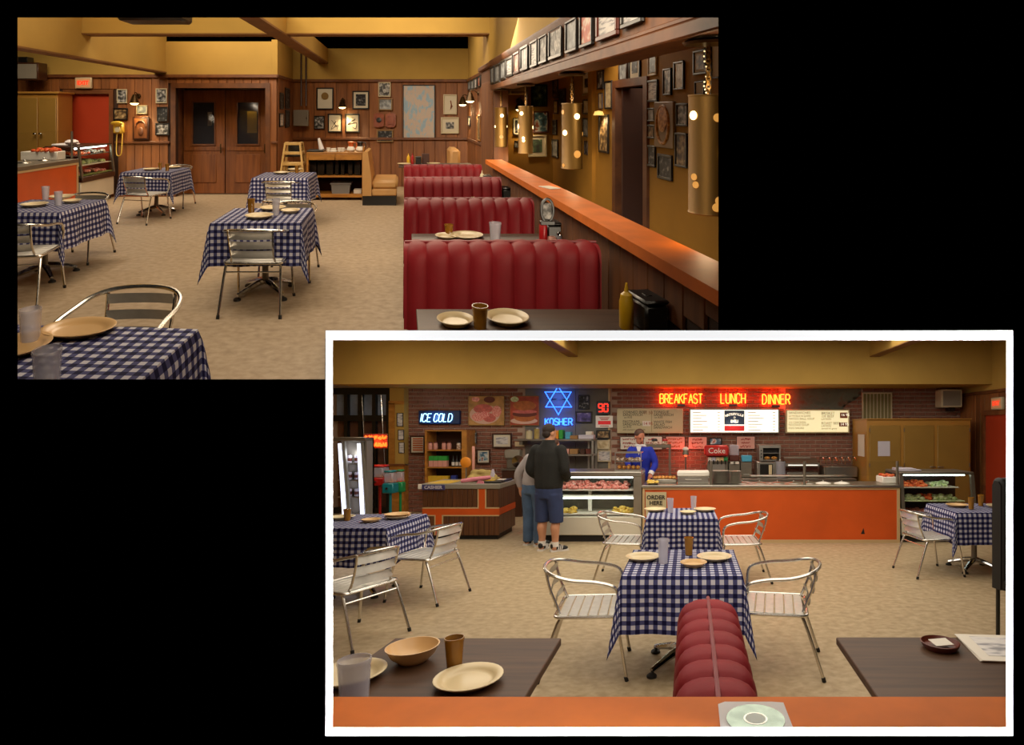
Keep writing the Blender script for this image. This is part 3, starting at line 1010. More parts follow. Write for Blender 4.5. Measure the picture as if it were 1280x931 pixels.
for x in (455, 479):
    X = px(2, x, 0, YH)[0]
    part(('cord', MB().tube([(X-.03, YH-.02, 2.38), (X+.02, YH-.03, 1.5), (X+.05, YH-.02, .9)], .008, 5), 'aluminium'), win)
XP0, XP1 = px(2, 487, 0, YH)[0], px(2, 505, 0, YH)[0]
pier = struct('trim_5', B(XP0, XP1, YH, YB, .99, 2.53), 'mustard')
part(('wood_panel', B(XP0, XP1, YH-.01, YB, 0, .96), 'honey'), pier)
part(('chair_rail', B(XP0-.02, XP1+.03, YH-.04, YH, .96, 1.0), 'trim_wood'), pier)
part(('corner_board', B(XP0-.01, XP0+.11, YH-.02, YH, 1.0, 2.22), 'honey'), pier)
part(('corner_board', B(XP0-.01, XP1+.01, YH-.02, YH, 2.20, 2.27), 'honey'), pier)
YP = YH; YH = YH_
# right wall: planks, door, exit sign
wr = bpy.data.objects['wall_right']
XR = 5.55
DY0, DY1 = 9.55, 10.50
for k in range(26):
    y = YB-.16-k*.16
    if y < 7.4: break
    z0 = 2.02 if DY0-.2 < y < DY1+.08 else 0
    part(('plank', B(XR-.018, XR, y, y+.154, z0, 2.36, .004), 'plank'), wr)
part(('top_rail', B(XR-.04, XR, 7.4, YB-.05, 2.36, 2.42, .006), 'trim_wood'), wr)
d = struct('door_1', B(XR-.012, XR+.02, DY0, DY1, 0, 1.96), 'red_door')
part(('door_frame', MB().box(XR-.05, XR+.02, DY0-.1, DY0, 0, 2.05).box(XR-.05, XR+.02, DY1, DY1+.1, 0, 2.05).box(XR-.05, XR+.02, DY0, DY1, 1.96, 2.05), 'trim_wood'), d)
struct('baseboard_back', B(px(2, 634, 0, YB)[0], px(2, 700, 0, YB)[0], YB-.03, YB-.02, 0, .1), 'trim_wood')

def exit_sign(label, x, y, z, rz, room, w=.26, h=.20):
    k = [('sign_box', B(-w/2, w/2, -.06, 0, -h/2, h/2, .012), 'frame_cream'),
         ('sign_face', B(-w/2+.025, w/2-.025, -.064, -.05, -h/2+.025, h/2-.025), 'exit_face'),
         ('lettering', at(text_mb('EXIT', .115, bold=.003), 0, -.067, 0), 'exit_red')]
    return thing('exit_sign', label, 'sign', k, (x, y, z), rz, room)
exit_sign('red lit EXIT sign above the red door at the right end of the deli', XR-.02, 10.02, 2.16, -PI/2, 2, .36, .22)

# ---- orange ledge nearest the camera
struct('trim_6', B(-2.4, 3.0, 1.085, 1.255, 1.06, 1.12, .004), 'orange_top', label='orange topped ledge across the bottom of the deli view')
struct('trim_7', B(-2.4, 3.0, 1.11, 1.235, 0, 1.06), 'ledge_wood')
k = [('paper_sleeve', MB().prism([(.060, 1.088), (.206, 1.088), (.203, 1.222), (.178, 1.226), (.075, 1.226), (.060, 1.215)], 'z', 1.1205, 1.1215), 'white_cloth'),
     ('disc', MB().lathe([(.009, 0), (.060, 0), (.060, .0012), (.009, .0012)], 40, (.134, 1.152, 1.1216)), 'disc', [
        ('disc_hub', MB().lathe([(.008, 0), (.021, 0), (.021, .0006), (.008, .0006)], 24, (.134, 1.152, 1.1228)), 'disc_white'),
        ('disc_ring', MB().lathe([(.0215, 0), (.0245, 0), (.0245, .0005), (.0215, .0005)], 24, (.134, 1.152, 1.1228)), 'aluminium')])]
thingw('disc_in_sleeve', 'silver disc in a white paper sleeve lying on the orange ledge', 'disc', k)

# ---- booth and dark tables behind the ledge
thing('booth_bench', 'red vinyl booth bench seen end on behind the orange ledge', 'booth bench', booth_kit(1.12, 9, .99, T=.23), (.075, 1.275, 0), PI/2, 2)
def booth_table(label, x0, x1, y0, y1, room=2, legs=0.0, name='booth_table'):
    xc = (x0+x1)/2
    k = [('tabletop', B(x0, x1, y0, y1, .715, .75, .004), 'dark_table')]
    k.append(('pedestal', B(xc-.05, xc+.05, y0+.25, y0+.35, legs, .715), 'black_plastic'))
    k.append(('foot', B(xc-.25, xc+.25, y0+.2, y0+.4, legs, legs+.04, .01), 'black_plastic'))
    return thingw(name, label, 'table', k, room)
booth_table('dark wood booth table left of the red bench, set with a bowl and plate', -1.365, -.597, 1.30, 2.59)
booth_table('dark wood booth table right of the red bench, with papers on it', .676, 1.60, 1.30, 2.60)
T2 = .75
def dish(mb, mat, name, label, cat, pxy, Y, room=2, rz=0, z=T2, tilt=None):
    X = px(room, pxy, 0, Y)[0]
    o = thing(name, label, cat, [(name, mb, mat)], (X, Y, z), rz, room)
    if tilt and room == 2: o.rotation_euler = tilt
    return o
dish(BOWL, 'orange_plate', 'bowl', 'deep cream bowl on the dark booth table, left of the red bench', 'bowl', 516, 2.33)
dish(tumbler(.13, .028, .037), 'plastic_amber', 'tumbler', 'amber plastic tumbler on the dark booth table beside the bowl', 'tumbler', 568, 2.25)
dish(plate_kit(.126), 'cream_plate', 'plate', 'glossy round cream plate in front of the amber tumbler behind the ledge', 'plate', 586, 2.13)
dish(tumbler(.167, .043, .052), 'plastic_clear', 'tumbler', 'clear plastic tumbler at the left edge of the deli view, by the ledge', 'tumbler', 443, 1.95)
dish(PLATE, 'cream_plate', 'plate', 'cream plate half behind the clear tumbler at the left edge of the deli view', 'plate', 437, 2.17)
ASH = MB().lathe([(0, .006), (.06, .004), (.066, 0), (.075, .012), (.082, .028), (.078, .030), (.066, .012), (0, .010)], 24)
k = [('dish', ASH, 'frame_red'), ('paper_slip', B(-.04, .045, -.03, .03, .026, .029, 0, Matrix.Rotation(.12, 4, 'X')), 'paper')]
thing('small_dish', 'small brown dish holding a slip of paper on the right booth table', 'dish', k, (px(2, 1175, 0, 2.47)[0], 2.47, T2), .2)
k = [('sheet', B(-.20, .30, -.15, .15, .001+.003*i, .0035+.003*i, 0, Rz(.02*i)), 'paper') for i in range(3)]
k.append(('printing', MB().box(-.15, .28, -.105, .115, .0102, .0108), 'print_paper'))
thing('papers', 'loose printed papers on the right booth table', 'papers', k, (1.42, 2.45, T2), -.12)

# ---- gingham tables and bistro chairs of the deli
dressed_table('at the front centre of the deli', -.055, 4.08, 0, 2, .40, .37, 3)
dressed_table('at the rear centre of the deli', -.10, 6.42, .02, 2, .385, .37, 5)
dressed_table('at the left edge of the deli', -3.42, 5.88, .03, 2, .45, .37, 8)
dressed_table('at the right edge of the deli', 3.46, 6.83, 0, 2, .41, .36, 9)
GB = 'bistro chairs'
chair('aluminium bistro armchair on the left of the front centre gingham table', -.72, 4.05, -1.50, 2)
chair('aluminium bistro armchair on the right of the front centre gingham table', .62, 4.10, 1.42, 2)
chair('aluminium bistro armchair on the left of the rear centre gingham table', -.74, 6.45, -1.62, 2)
chair('aluminium bistro armchair on the right of the rear centre gingham table', .56, 6.42, 1.62, 2)
chair('aluminium bistro armchair on the right of the left gingham table, facing it', -2.70, 5.72, 1.35, 2)
chair('aluminium bistro armchair cut off by the left edge of the deli view', -2.78, 4.62, 1.20, 2)
chair('aluminium bistro armchair on the left of the right gingham table', 2.86, 6.68, -1.40, 2)
def tb(mb, mat, name, label, cat, x, Y, room=2, rz=0):
    return dish(mb, mat, name, label, cat, x, Y, room, rz, TOP)
# front centre table
tb(PLATE, 'cream_plate', 'plate', 'cream plate at the left of the front centre gingham table', 'plate', 804, 4.13)
tb(PLATE, 'cream_plate', 'plate', 'cream plate at the right of the front centre gingham table', 'plate', 893, 4.13)
tb(PLATE_S, 'orange_plate', 'plate', 'small tan plate at the front of the front centre gingham table', 'plate', 867, 3.94)
tb(tumbler(.175, .033, .039), 'plastic_clear', 'tumbler', 'tall clear tumbler on the front centre gingham table', 'tumbler', 829, 4.02)
tb(tumbler(.135, .027, .035), 'plastic_amber', 'tumbler', 'amber tumbler on the front centre gingham table', 'tumbler', 861, 4.28)
# rear centre table
tb(PLATE, 'cream_plate', 'plate', 'cream plate at the left of the rear centre gingham table', 'plate', 819, 6.55)
tb(PLATE, 'cream_plate', 'plate', 'cream plate at the right of the rear centre gingham table', 'plate', 881, 6.55)
tb(PLATE_S, 'cream_plate', 'plate', 'small cream plate at the middle of the rear centre gingham table', 'plate', 860, 6.33)
tb(tumbler(.165, .03, .037), 'plastic_clear', 'tumbler', 'clear tumbler left of middle on the rear centre gingham table', 'tumbler', 838, 6.42)
tb(tumbler(.165, .03, .037), 'plastic_clear', 'tumbler', 'clear tumbler at the back right of the rear centre gingham table', 'tumbler', 867, 6.62)
# left table
tb(PLATE, 'cream_plate', 'plate', 'cream plate at the left edge of the left gingham table', 'plate', 427, 5.98)
tb(PLATE_S, 'orange_plate', 'plate', 'small tan plate at the middle of the left gingham table', 'plate', 464, 5.80)
tb(PLATE, 'cream_plate', 'plate', 'lower plate of the two stacked at the right of the left gingham table', 'plate', 497, 6.02)
dish(PLATE, 'orange_plate', 'plate', 'upper plate of the two stacked at the right of the left gingham table', 'plate', 497, 6.02, z=TOP+.022)
tb(tumbler(.12, .028, .036), 'plastic_amber', 'tumbler', 'amber tumbler on the left gingham table', 'tumbler', 434, 5.88)
# right table
tb(PLATE, 'orange_plate', 'plate', 'tan plate on the right gingham table, left of the amber tumblers', 'plate', 1196, 6.92)
tb(tumbler(.14, .028, .036), 'plastic_amber', 'tumbler', 'front amber tumbler on the right gingham table', 'tumbler', 1214, 6.70)
tb(tumbler(.14, .028, .036), 'plastic_amber', 'tumbler', 'rear amber tumbler on the right gingham table', 'tumbler', 1226, 6.98)
tb(PLATE, 'cream_plate', 'plate', 'cream plate at the right edge of the right gingham table', 'plate', 1247, 6.85)
# dark padded stool back at the right edge
k = [('backrest', tufted(.5, 8, .40, 1.30, .10, -1), 'black_rubber'), ('backrest', tufted(.5, 8, .40, 1.30, .10, 1), 'black_rubber'),
     ('end_panel', MB().prism([(-.045, .4), (.045, .4), (.045, 1.25), (.02, 1.285), (-.02, 1.285), (-.045, 1.25)], 'x', -.005, .05), 'black_rubber'),
     ('seat', B(0, .5, -.45, -.04, .40, .50, .03), 'black_rubber')]
for (a, b_) in ((.03, -.42), (.47, -.42), (.03, .02), (.47, .02)):
    k.append(('leg', MB().cyl((a, b_, 0), (a, b_, .42), .016, n=8), 'black_plastic'))
thing('high_back_chair', 'black ribbed high back chair cut off by the right edge of the deli view', 'chair', k, (px(2, 1246, 0, 4.6)[0], 4.6, 0), .25)

# ---- orange steam counter
CY = 8.4
CX0, CX1 = px(2, 803, 0, CY)[0], px(2, 1125, 0, CY)[0]
k = [('front_panel', B(CX0+.03, CX1-.04, CY+.012, CY+.04, .04, .80), 'orange_panel'),
     ('panel_frame', MB().box(CX0, CX1, CY, CY+.03, 0, .045).box(CX0, CX1, CY, CY+.03, .795, .825).box(CX0, CX0+.035, CY, CY+.03, .045, .795).box(CX1-.045, CX1, CY, CY+.03, .045, .795), 'beige_trim'),
     ('worktop', B(CX0-.01, CX1+.02, CY-.03, CY+.62, .825, .865, .008), 'steel'),
     ('carcass', B(CX0+.02, CX1-.02, CY+.045, CY+.60, .03, .82), 'dull_steel'),
     ('rear_shelf', B(px(2, 944, 0, CY)[0], px(2, 1074, 0, CY)[0], CY+.63, CY+.80, .93, .955, .006), 'steel')]
for i, x in enumerate((929, 952, 975, 996, 1015, 1034, 1058)):
    X = px(2, x, 0, CY)[0]
    k.append(('well_lid', MB().lathe([(0, .028), (.03, .028), (.09, .014), (.12, .004), (.125, 0), (.0, 0)][::-1], 16, (X, CY+.26, .866), 1, .8), 'steel' if i < 5 else 'white_paint', [('lid_knob', MB().ball((X, CY+.26, .90), .014, 8, 5), 'steel')]))
for x in (889, 1007, 1124):
    X = px(2, x, 0, CY)[0]
    k.append(('guard_post', MB().cyl((X, CY+.08, .86), (X, CY+.08, 1.22), .022, n=10), 'dull_steel'))
k.append(('guard_glass', B(px(2, 889, 0, CY)[0], px(2, 1124, 0, CY)[0], CY+.07, CY+.076, 1.0, 1.22), 'pane'))
k.append(('bumper_mark', MB().prism([(2.56, .13), (2.62, .13), (2.60, .22)], 'y', CY+.009, CY+.012), 'black_kick'))
thingw('serving_counter', 'long orange fronted serving counter with a steel top', 'counter', k)
k = [('board', pb(2, 807, 615, 833, 645, CY-.03, .012, .002), 'cream_board'),
     ('lettering', at(text_mb('ORDER', .084, bold=.0025), px(2, 820, 0, CY)[0], CY-.034, px(2, 0, 621.5, CY)[2]).join(at(text_mb('HERE', .084, bold=.0025), px(2, 820, 0, CY)[0], CY-.034, px(2, 0, 628.5, CY)[2])), 'ink')]
thingw('order_sign', 'cream sign reading ORDER HERE on the orange counter front', 'sign', k)

# ---- meat display case
MX0, MX1, MY = -2.42, CX0-.02, 8.46
k = [('kick_base', B(MX0+.04, MX1-.02, MY+.04, MY+.7, 0, .10), 'black_kick'),
     ('base_panel', B(MX0, MX1, MY, MY+.7, .10, .375, .01), 'case_white'),
     ('top', B(MX0, MX1, MY-.01, MY+.70, .985, 1.06, .012), 'steel'),
     ('rear_wall', B(MX0, MX1, MY+.66, MY+.70, .375, .985), 'dull_steel'),
     ('end_frame', MB().box(MX0, MX0+.10, MY, MY+.05, .375, .985).box(MX0, MX0+.03, MY+.05, MY+.68, .375, .985), 'steel'),
     ('end_frame', MB().box(MX1-.12, MX1, MY, MY+.05, .375, .985).box(MX1-.03, MX1, MY+.05, MY+.68, .375, .985), 'steel'),
     ('centre_post', B(-1.60, -1.545, MY+.30, MY+.34, .42, .80), 'white_paint'),
     ('shelf', B(MX0+.04, MX1-.13, MY+.20, MY+.64, .66, .675), 'case_white'),
     ('shelf_rail', B(MX0+.04, MX1-.13, MY+.18, MY+.20, .645, .69), 'white_paint'),
     ('shelf', B(MX0+.04, MX1-.13, MY+.10, MY+.64, .395, .41), 'white_paint'),
     ('meat_tray', B(MX0+.05, MX1-.13, MY+.06, MY+.62, .765, .785, .005, Matrix.Identity(4)), 'white_paint'),
     ('light_tube', MB().cyl((MX0+.06, MY+.09, .968), (MX1-.14, MY+.09, .968), .012, n=8), 'case_tube'),
     ('light_tube', MB().cyl((MX0+.06, MY+.17, .640), (MX1-.14, MY+.17, .640), .010, n=8), 'case_tube'),
     ('front_glass', B(MX0+.10, MX1-.12, MY+.015, MY+.021, .375, .985), 'pane')]
for j in range(14):
    X = MX0+.18+j*.075
    if X < -1.62: k.append(('rack_bar', MB().cyl((X, MY+.5, .42), (X, MY+.5, .52), .004, n=5), 'dull_steel'))
thingw('meat_display_case', 'lit glass meat display case beside the men', 'display case', k)
def heap(x0, x1, y0, y1, z, h, n, r, seed, flat=.7):
    rd = random.Random(seed); m = MB()
    for _ in range(n):
        u, v = rd.random(), rd.random()
        x = x0+(x1-x0)*u; y = y0+(y1-y0)*v
        q = r*(.7+.6*rd.random())
        zz = z+h*(1-abs(2*v-1)**2)*rd.random()
        m.ball((x, y, max(zz, z+q*flat*.6)), (q, q*(.7+.5*rd.random()), q*flat), 8, 5)
    return m
thingw('ground_meat', 'pink red ground meat heaped on the top tray of the meat case', 'meat', [('ground_meat', heap(MX0+.12, -.98, MY+.10, MY+.50, .79, .10, 330, .036, 1), 'meat', None, None, 'stuff')])
for i, (x0, x1, lb) in enumerate(((-2.22, -1.78, 'left yellow cheese pile in the bottom of the meat case'), (-1.18, -.88, 'right yellow cheese pile in the bottom of the meat case'))):
    thingw('cheese_pieces', lb, 'cheese', [('cheese_pieces', heap(x0, x1, MY+.14, MY+.36, .412, .08, 60, .04, 20+i), 'cheese', None, None, 'stuff')])
# pastry box on top of it
QX0, QX1 = px(2, 769, 0, 8.6)[0], px(2, 802, 0, 8.6)[0]
k = [('case_base', B(QX0, QX1, 8.55, 8.95, 1.061, 1.085), 'steel'), ('case_top', B(QX0, QX1, 8.55, 8.95, 1.335, 1.35), 'steel'),
     ('shelf', B(QX0+.01, QX1-.01, 8.57, 8.93, 1.20, 1.208), 'steel'),
     ('post', MB().box(QX0, QX0+.012, 8.55, 8.562, 1.085, 1.335).box(QX1-.012, QX1, 8.55, 8.562, 1.085, 1.335), 'steel'),
     ('front_glass', B(QX0+.012, QX1-.012, 8.553, 8.557, 1.085, 1.335), 'pane')]
thingw('pastry_case', 'small glass pastry case on top of the meat case', 'display case', k)
for i in range(7):
    X = QX0+.045+i*.053
    thing('iced_pastry', f'{ORD[i]} white iced pastry from the left in the small pastry case', 'pastry', [('iced_pastry', MB().ball((0, 0, .028), (.03, .05, .028), 10, 6).ball((0, -.02, .05), (.022, .025, .014), 8, 5), 'cream_food')], (X, 8.68, 1.208), .6 if i % 2 else -.4, 2, 'iced pastries in the pastry case')
for i in range(5):
    X = QX0+.06+i*.07
    thing('bun', f'{ORD[i]} browned bun from the left in the small pastry case', 'bun', [('bun', MB().ball((0, 0, .03), (.036, .05, .035), 10, 6), 'pastry')], (X, 8.68, 1.085), 0, 2, 'buns in the pastry case')

# ---- things on the steel worktop of the counter
WT = .866
X0 = px(2, 847, 0, 8.6)[0]; X1 = px(2, 886, 0, 8.6)[0]
thingw('steam_pan', 'steel steam pan with a thick white lid on the counter', 'pan',
       [('pan_body', B(X0, X1, 8.52, 8.90, WT, .985, .01), 'steel'), ('pan_lid', B(X0-.005, X1+.005, 8.51, 8.91, .985, 1.055, .012), 'white_paint'), ('handle', MB().tube([(X0+.12, 8.52, .95), (X0+.12, 8.49, .94), (X1-.12, 8.49, .94), (X1-.12, 8.52, .95)], .006, 6), 'steel')])
def stack(cx, Y, R, n, lb):
    X = px(2, cx, 0, Y)[0]
    for i in range(n):
        thing('stacked_plate', ('topmost' if i == n-1 else ORD[n-1-i]+' from the top')+f' grey plate in the {lb}', 'plate', [('stacked_plate', MB().lathe([(0, 0), (R*.7, 0), (R, .010), (R, .014), (R*.7, .006), (0, .005)], 18), 'plate_grey')], (X, Y, WT+i*.0128), 0, 2, f'plates in the {lb}')
stack(901, 8.72, .135, 15, 'wider plate stack on the steel counter')
stack(919, 8.66, .095, 15, 'narrower plate stack on the steel counter')
TX0, TX1 = px(2, 816, 0, 8.75)[0], px(2, 846, 0, 8.75)[0]
thingw('food_tray', 'steel tray of golden knishes left of the steam pan', 'tray', [('tray', B(TX0, TX1, 8.68, 9.0, WT, WT+.06, .01), 'steel')])
for i in range(12):
    thing('knish', f'{ORD[i % 6]} golden knish from the left, {("front", "rear")[i//6]} row of the steel tray', 'pastry', [('knish', MB().ball((0, 0, .02), (.034, .034, .024), 10, 6), 'pastry')], (TX0+.04+(i % 6)*.058, 8.75+(i//6)*.1, WT+.06), .3*i, 2, 'knishes in the steel tray')
YX = px(2, 816, 0, 8.47)[0]
thingw('oval_tray', 'small silver tray heaped with yellow food at the left counter end', 'tray', [('tray', MB().lathe([(.07, 0), (.10, .025), (.105, .027), (.0, .012)], 18, (YX, 8.5, WT)), 'steel')])
thingw('yellow_food', 'yellow food heaped in the small silver tray', 'food', [('yellow_food', heap(YX-.07, YX+.07, 8.44, 8.56, WT+.015, .05, 26, .024, 4), 'cheese', None, None, 'stuff')])

# ---- curved food case at the right end of the counter
EX0, EX1, EY = px(2, 1128, 0, 8.4)[0], px(2, 1222, 0, 8.4)[0], 8.4
k = [('kick_base', B(EX0+.02, EX1-.05, EY+.06, EY+.75, 0, .10), 'black_kick'),
     ('base_panel', B(EX0, EX1-.02, EY+.02, EY+.75, .10, .36, .01), 'case_white'),
     ('top', B(EX0, EX1, EY+.10, EY+.75, 1.015, 1.055, .01), 'dull_steel'),
     ('rear_wall', B(EX0, EX1, EY+.71, EY+.75, .36, 1.015), 'frame_brown'),
     ('end_frame', MB().prism([(EY, .36), (EY+.06, .36), (EY+.16, 1.015), (EY+.10, 1.015)], 'x', EX0, EX0+.05), 'dull_steel'),
     ('end_frame', MB().prism([(EY, .36), (EY+.06, .36), (EY+.16, 1.015), (EY+.10, 1.015)], 'x', EX1-.05, EX1), 'dull_steel'),
     ('shelf', B(EX0+.05, EX1-.18, EY+.20, EY+.70, .80, .812), 'case_white'),
     ('shelf', B(EX0+.05, EX1-.12, EY+.14, EY+.70, .60, .612), 'greens', None, 'green lined middle shelf'),
     ('shelf', B(EX0+.05, EX1-.05, EY+.08, EY+.70, .385, .40), 'tray_green'),
     ('light_tube', MB().cyl((EX0+.06, EY+.2, 1.0), (EX1-.1, EY+.2, 1.0), .012, n=8), 'case_tube'),
     ('front_glass', MB().prism([(EY+.02, .36), (EY+.026, .36), (EY+.126, 1.015), (EY+.12, 1.015)], 'x', EX0+.05, EX1-.05), 'pane')]
thingw('curved_food_case', 'lit glass salad and meat case at the right end of the counter', 'display case', k)
for n, m, x0, x1, z, h, lb in (('red_peppers', 'tomato', .08, .50, .812, .08, 'red peppers on the top shelf of the salad case'), ('salad_heap', 'greens', .55, .85, .812, .07, 'pale salad on the top shelf of the salad case'),
                          ('lettuce', 'greens', .10, .42, .612, .06, 'lettuce at the left of the middle shelf of the salad case'), ('tomato_slices', 'tomato', .45, .58, .612, .07, 'red tomatoes between the greens on the middle shelf of the salad case'),
                          ('cabbage', 'greens', .62, .92, .612, .06, 'pale cabbage at the right of the middle shelf of the salad case'), ('cold_cuts', 'meat', .1, .9, .40, .05, 'cold cuts along the bottom shelf of the salad case')):
    thingw(n, lb, 'food', [(n, heap(EX0+x0, EX0+x1, EY+.26, EY+.6, z, h, int(60*(x1-x0)/.4), .036, len(n)), m, None, None, 'stuff')])
k = [('cloth', B(px(2, 1126, 0, 8.5)[0], px(2, 1156, 0, 8.5)[0], EY+.2, EY+.5, 1.056, 1.08, .01), 'paper_grey'), ('fold', B(px(2, 1126, 0, 8.5)[0], px(2, 1150, 0, 8.5)[0], EY+.22, EY+.48, 1.08, 1.098, .008), 'paper_grey')]
thingw('folded_cloth', 'folded grey cloth on top of the salad case', 'cloth', k)
GX0, GX1 = px(2, 1105, 0, 8.6)[0], px(2, 1123, 0, 8.6)[0]
thingw('white_tray', 'white tray of red food at the right end of the steel counter', 'tray', [('tray', B(GX0, GX1, 8.65, 8.98, WT, WT+.10, .01), 'white_paint'), ('food', heap(GX0+.03, GX1-.02, 8.68, 8.9, WT+.1, .03, 24, .03, 3), 'tomato', None, None, 'stuff')])

# ---- back counter under the menus, with its machines
BY = 10.6
BCX0, BCX1 = px(2, 800, 0, BY)[0], 3.15
k = [('worktop', B(BCX0, BCX1, BY, YB-.04, .72, .758, .006), 'steel'), ('carcass', B(BCX0+.02, BCX1-.02, BY+.03, YB-.04, 0, .72), 'dull_steel')]
thingw('back_counter', 'steel back counter along the brick wall below the menus', 'counter', k)
BT = .76
def mach(name, label, cat, kit): return thingw(name, label, cat, kit)
# drink fountain
k = [('body', pb(2, 884, 571, 910, 596.5, 10.9, .4, .01), 'dull_steel'), ('canopy', pb(2, 881, 557, 911, 570, 10.75, .5, .03), 'red_paint'),
     ('splash_plate', pb(2, 889, 580, 906, 600, 10.89, .02), 'steel'),
     ('lettering', at(text_mb('Coke', .15), px(2, 896, 0, 10.74)[0], 10.745, px(2, 0, 563.5, 10.75)[2]), 'white_paint')]
for i, m in enumerate(('paper', 'paper_grey', 'cream_plate', 'orange_plate', 'green_paint')):
    k.append(('label', pb(2, 885+i*5, 571.5, 889.5+i*5, 576.5, 10.84, .05, .004), m))
    X = px(2, 887+i*5, 0, 10.84)[0]
    k.append(('nozzle', MB().cyl((X, 10.82, 1.02), (X, 10.82, 1.10), .014, n=8), 'black_plastic'))
mach('drink_fountain', 'drink fountain with a red canopy and white lettering on the back counter', 'drink dispenser', k)
k = [('body', pb(2, 911, 578, 925, 596.5, 10.9, .35, .01), 'dull_steel'), ('hopper', pb(2, 912, 556, 924, 570, 10.95, .25, .02), 'plastic_clear'), ('band', pb(2, 912, 569, 924, 576, 10.9, .3, .01), 'frame_red'), ('label', pb(2, 913, 577, 924, 580, 10.88, .03), 'paper'), ('spout', MB().cyl((px(2, 918, 0, 10.88)[0], 10.88, 1.02), (px(2, 918, 0, 10.88)[0], 10.88, 1.08), .02, n=8), 'steel')]
mach('tea_dispenser', 'juice dispenser with clear hopper and dark red band', 'drink dispenser', k)
k = [('body', pb(2, 926, 577, 940, 596.5, 10.9, .35, .01), 'dull_steel'), ('sign', pb(2, 927, 569, 940, 577, 10.87, .1, .012), 'cyan_label'), ('handle', pb(2, 929, 592, 937, 594, 10.885, .02), 'steel')]
mach('coffee_urn', 'steel drink tower with a light blue sign', 'drink dispenser', k)
MZ = px(2, 0, 576, 10.9)[2]
k = [('shell', MB().join(pb(2, 949, 556, 976, 560, 10.9, .4)).join(pb(2, 949, 560, 954, 576, 10.9, .4)).join(pb(2, 974, 560, 976, 576, 10.9, .4)).join(pb(2, 954, 574.5, 974, 576, 10.9, .4)), 'steel'), ('inside', pb(2, 954, 560, 974, 575, 11.1, .1), 'oven_dark'), ('rack', pb(2, 954, 566, 974, 567, 10.93, .15), 'steel')]
for i in range(3): k.append(('knob', MB().cyl((px(2, 951.5, 0, 10.9)[0], 10.9, px(2, 0, 563+i*4, 10.9)[2]), (px(2, 951.5, 0, 10.9)[0], 10.87, px(2, 0, 563+i*4, 10.9)[2]), .014, n=8), 'black_plastic'))
mach('toaster_oven', 'open toaster oven stacked on the steel microwave', 'oven', k)
for i, x in enumerate((959, 968)):
    thing('bread_loaf', ('left','right')[i]+' browned loaf in the open toaster oven', 'bread', [('bread_loaf', MB().ball((0, 0, .03), (.06, .05, .032), 10, 6), 'pastry')], (px(2, x, 0, 10.98)[0], 11.0, px(2, 0, 574.6, 10.9)[2]), 0, 2, 'loaves in the toaster oven')
k = [('shell', MB().join(pb(2, 946, 577, 971, 596.5, 10.88, .42, .012)), 'steel'), ('window', pb(2, 950, 580, 966, 595, 10.872, .012), 'oven_dark'), ('pale_strip', pb(2, 961, 581, 965, 593, 10.868, .006), 'cream_plate'), ('door_handle', pb(2, 967.5, 581, 968.8, 595, 10.86, .02), 'steel')]  # includes a cream strip laid over the dark window
mach('steel_oven', 'steel countertop oven under the toaster oven', 'oven', k)
k = [('jar', MB().lathe([(.10, 0), (.11, .02), (.11, .30), (.10, .32)], 16, (px(2, 975.5, 0, 10.9)[0], 10.95, BT)), 'plastic_clear'), ('lid', MB().lathe([(.115, .32), (.115, .335), (.02, .35), (0, .36)], 16, (px(2, 975.5, 0, 10.9)[0], 10.95, BT)), 'chrome')]
mach('glass_canister', 'glass canister with a bright lid right of the steel oven', 'canister', k)
k = [('grill_body', pb(2, 984, 590, 1023, 596.5, 10.85, .4, .01), 'steel'), ('red_stripe', pb(2, 1004, 583, 1022, 588, 10.95, .05), 'frame_red'),
     ('hood', MB().prism([(10.82, px(2, 0, 583, 10.85)[2]), (10.82, px(2, 0, 579, 10.85)[2]), (11.2, px(2, 0, 573, 10.85)[2]), (11.2, px(2, 0, 578, 10.85)[2])], 'x', px(2, 982, 0, 10.85)[0], px(2, 1024, 0, 10.85)[0]), 'steel'),
     ('back_splash', pb(2, 980, 571, 1013, 577, 11.2, .03), 'steel'), ('roller', MB().cyl((px(2, 985, 0, 10.83)[0], 10.84, 1.0), (px(2, 1022, 0, 10.83)[0], 10.84, 1.0), .025, n=8), 'chrome')]
mach('press_grill', 'steel press grill with an angled hood on the back counter', 'grill', k)
k = [('cabinet', pb(2, 1030, 583, 1072, 596.5, 10.85, .42, .012), 'steel'), ('edge', pb(2, 1030, 583, 1032.5, 596.5, 10.84, .44), 'dull_steel')]
for i in range(6):
    X = px(2, 1028+i*8, 0, 10.9)[0]
    k.append(('tap', MB().tube(bez([(X, 11.1, 1.0), (X, 11.1, 1.13), (X+.03, 11.0, 1.15), (X+.05, 10.93, 1.08)], 3), .012, 6), 'chrome'))
mach('steel_warmer', 'wide steel warmer with taps along its top beside the tan cabinet', 'warmer', k)
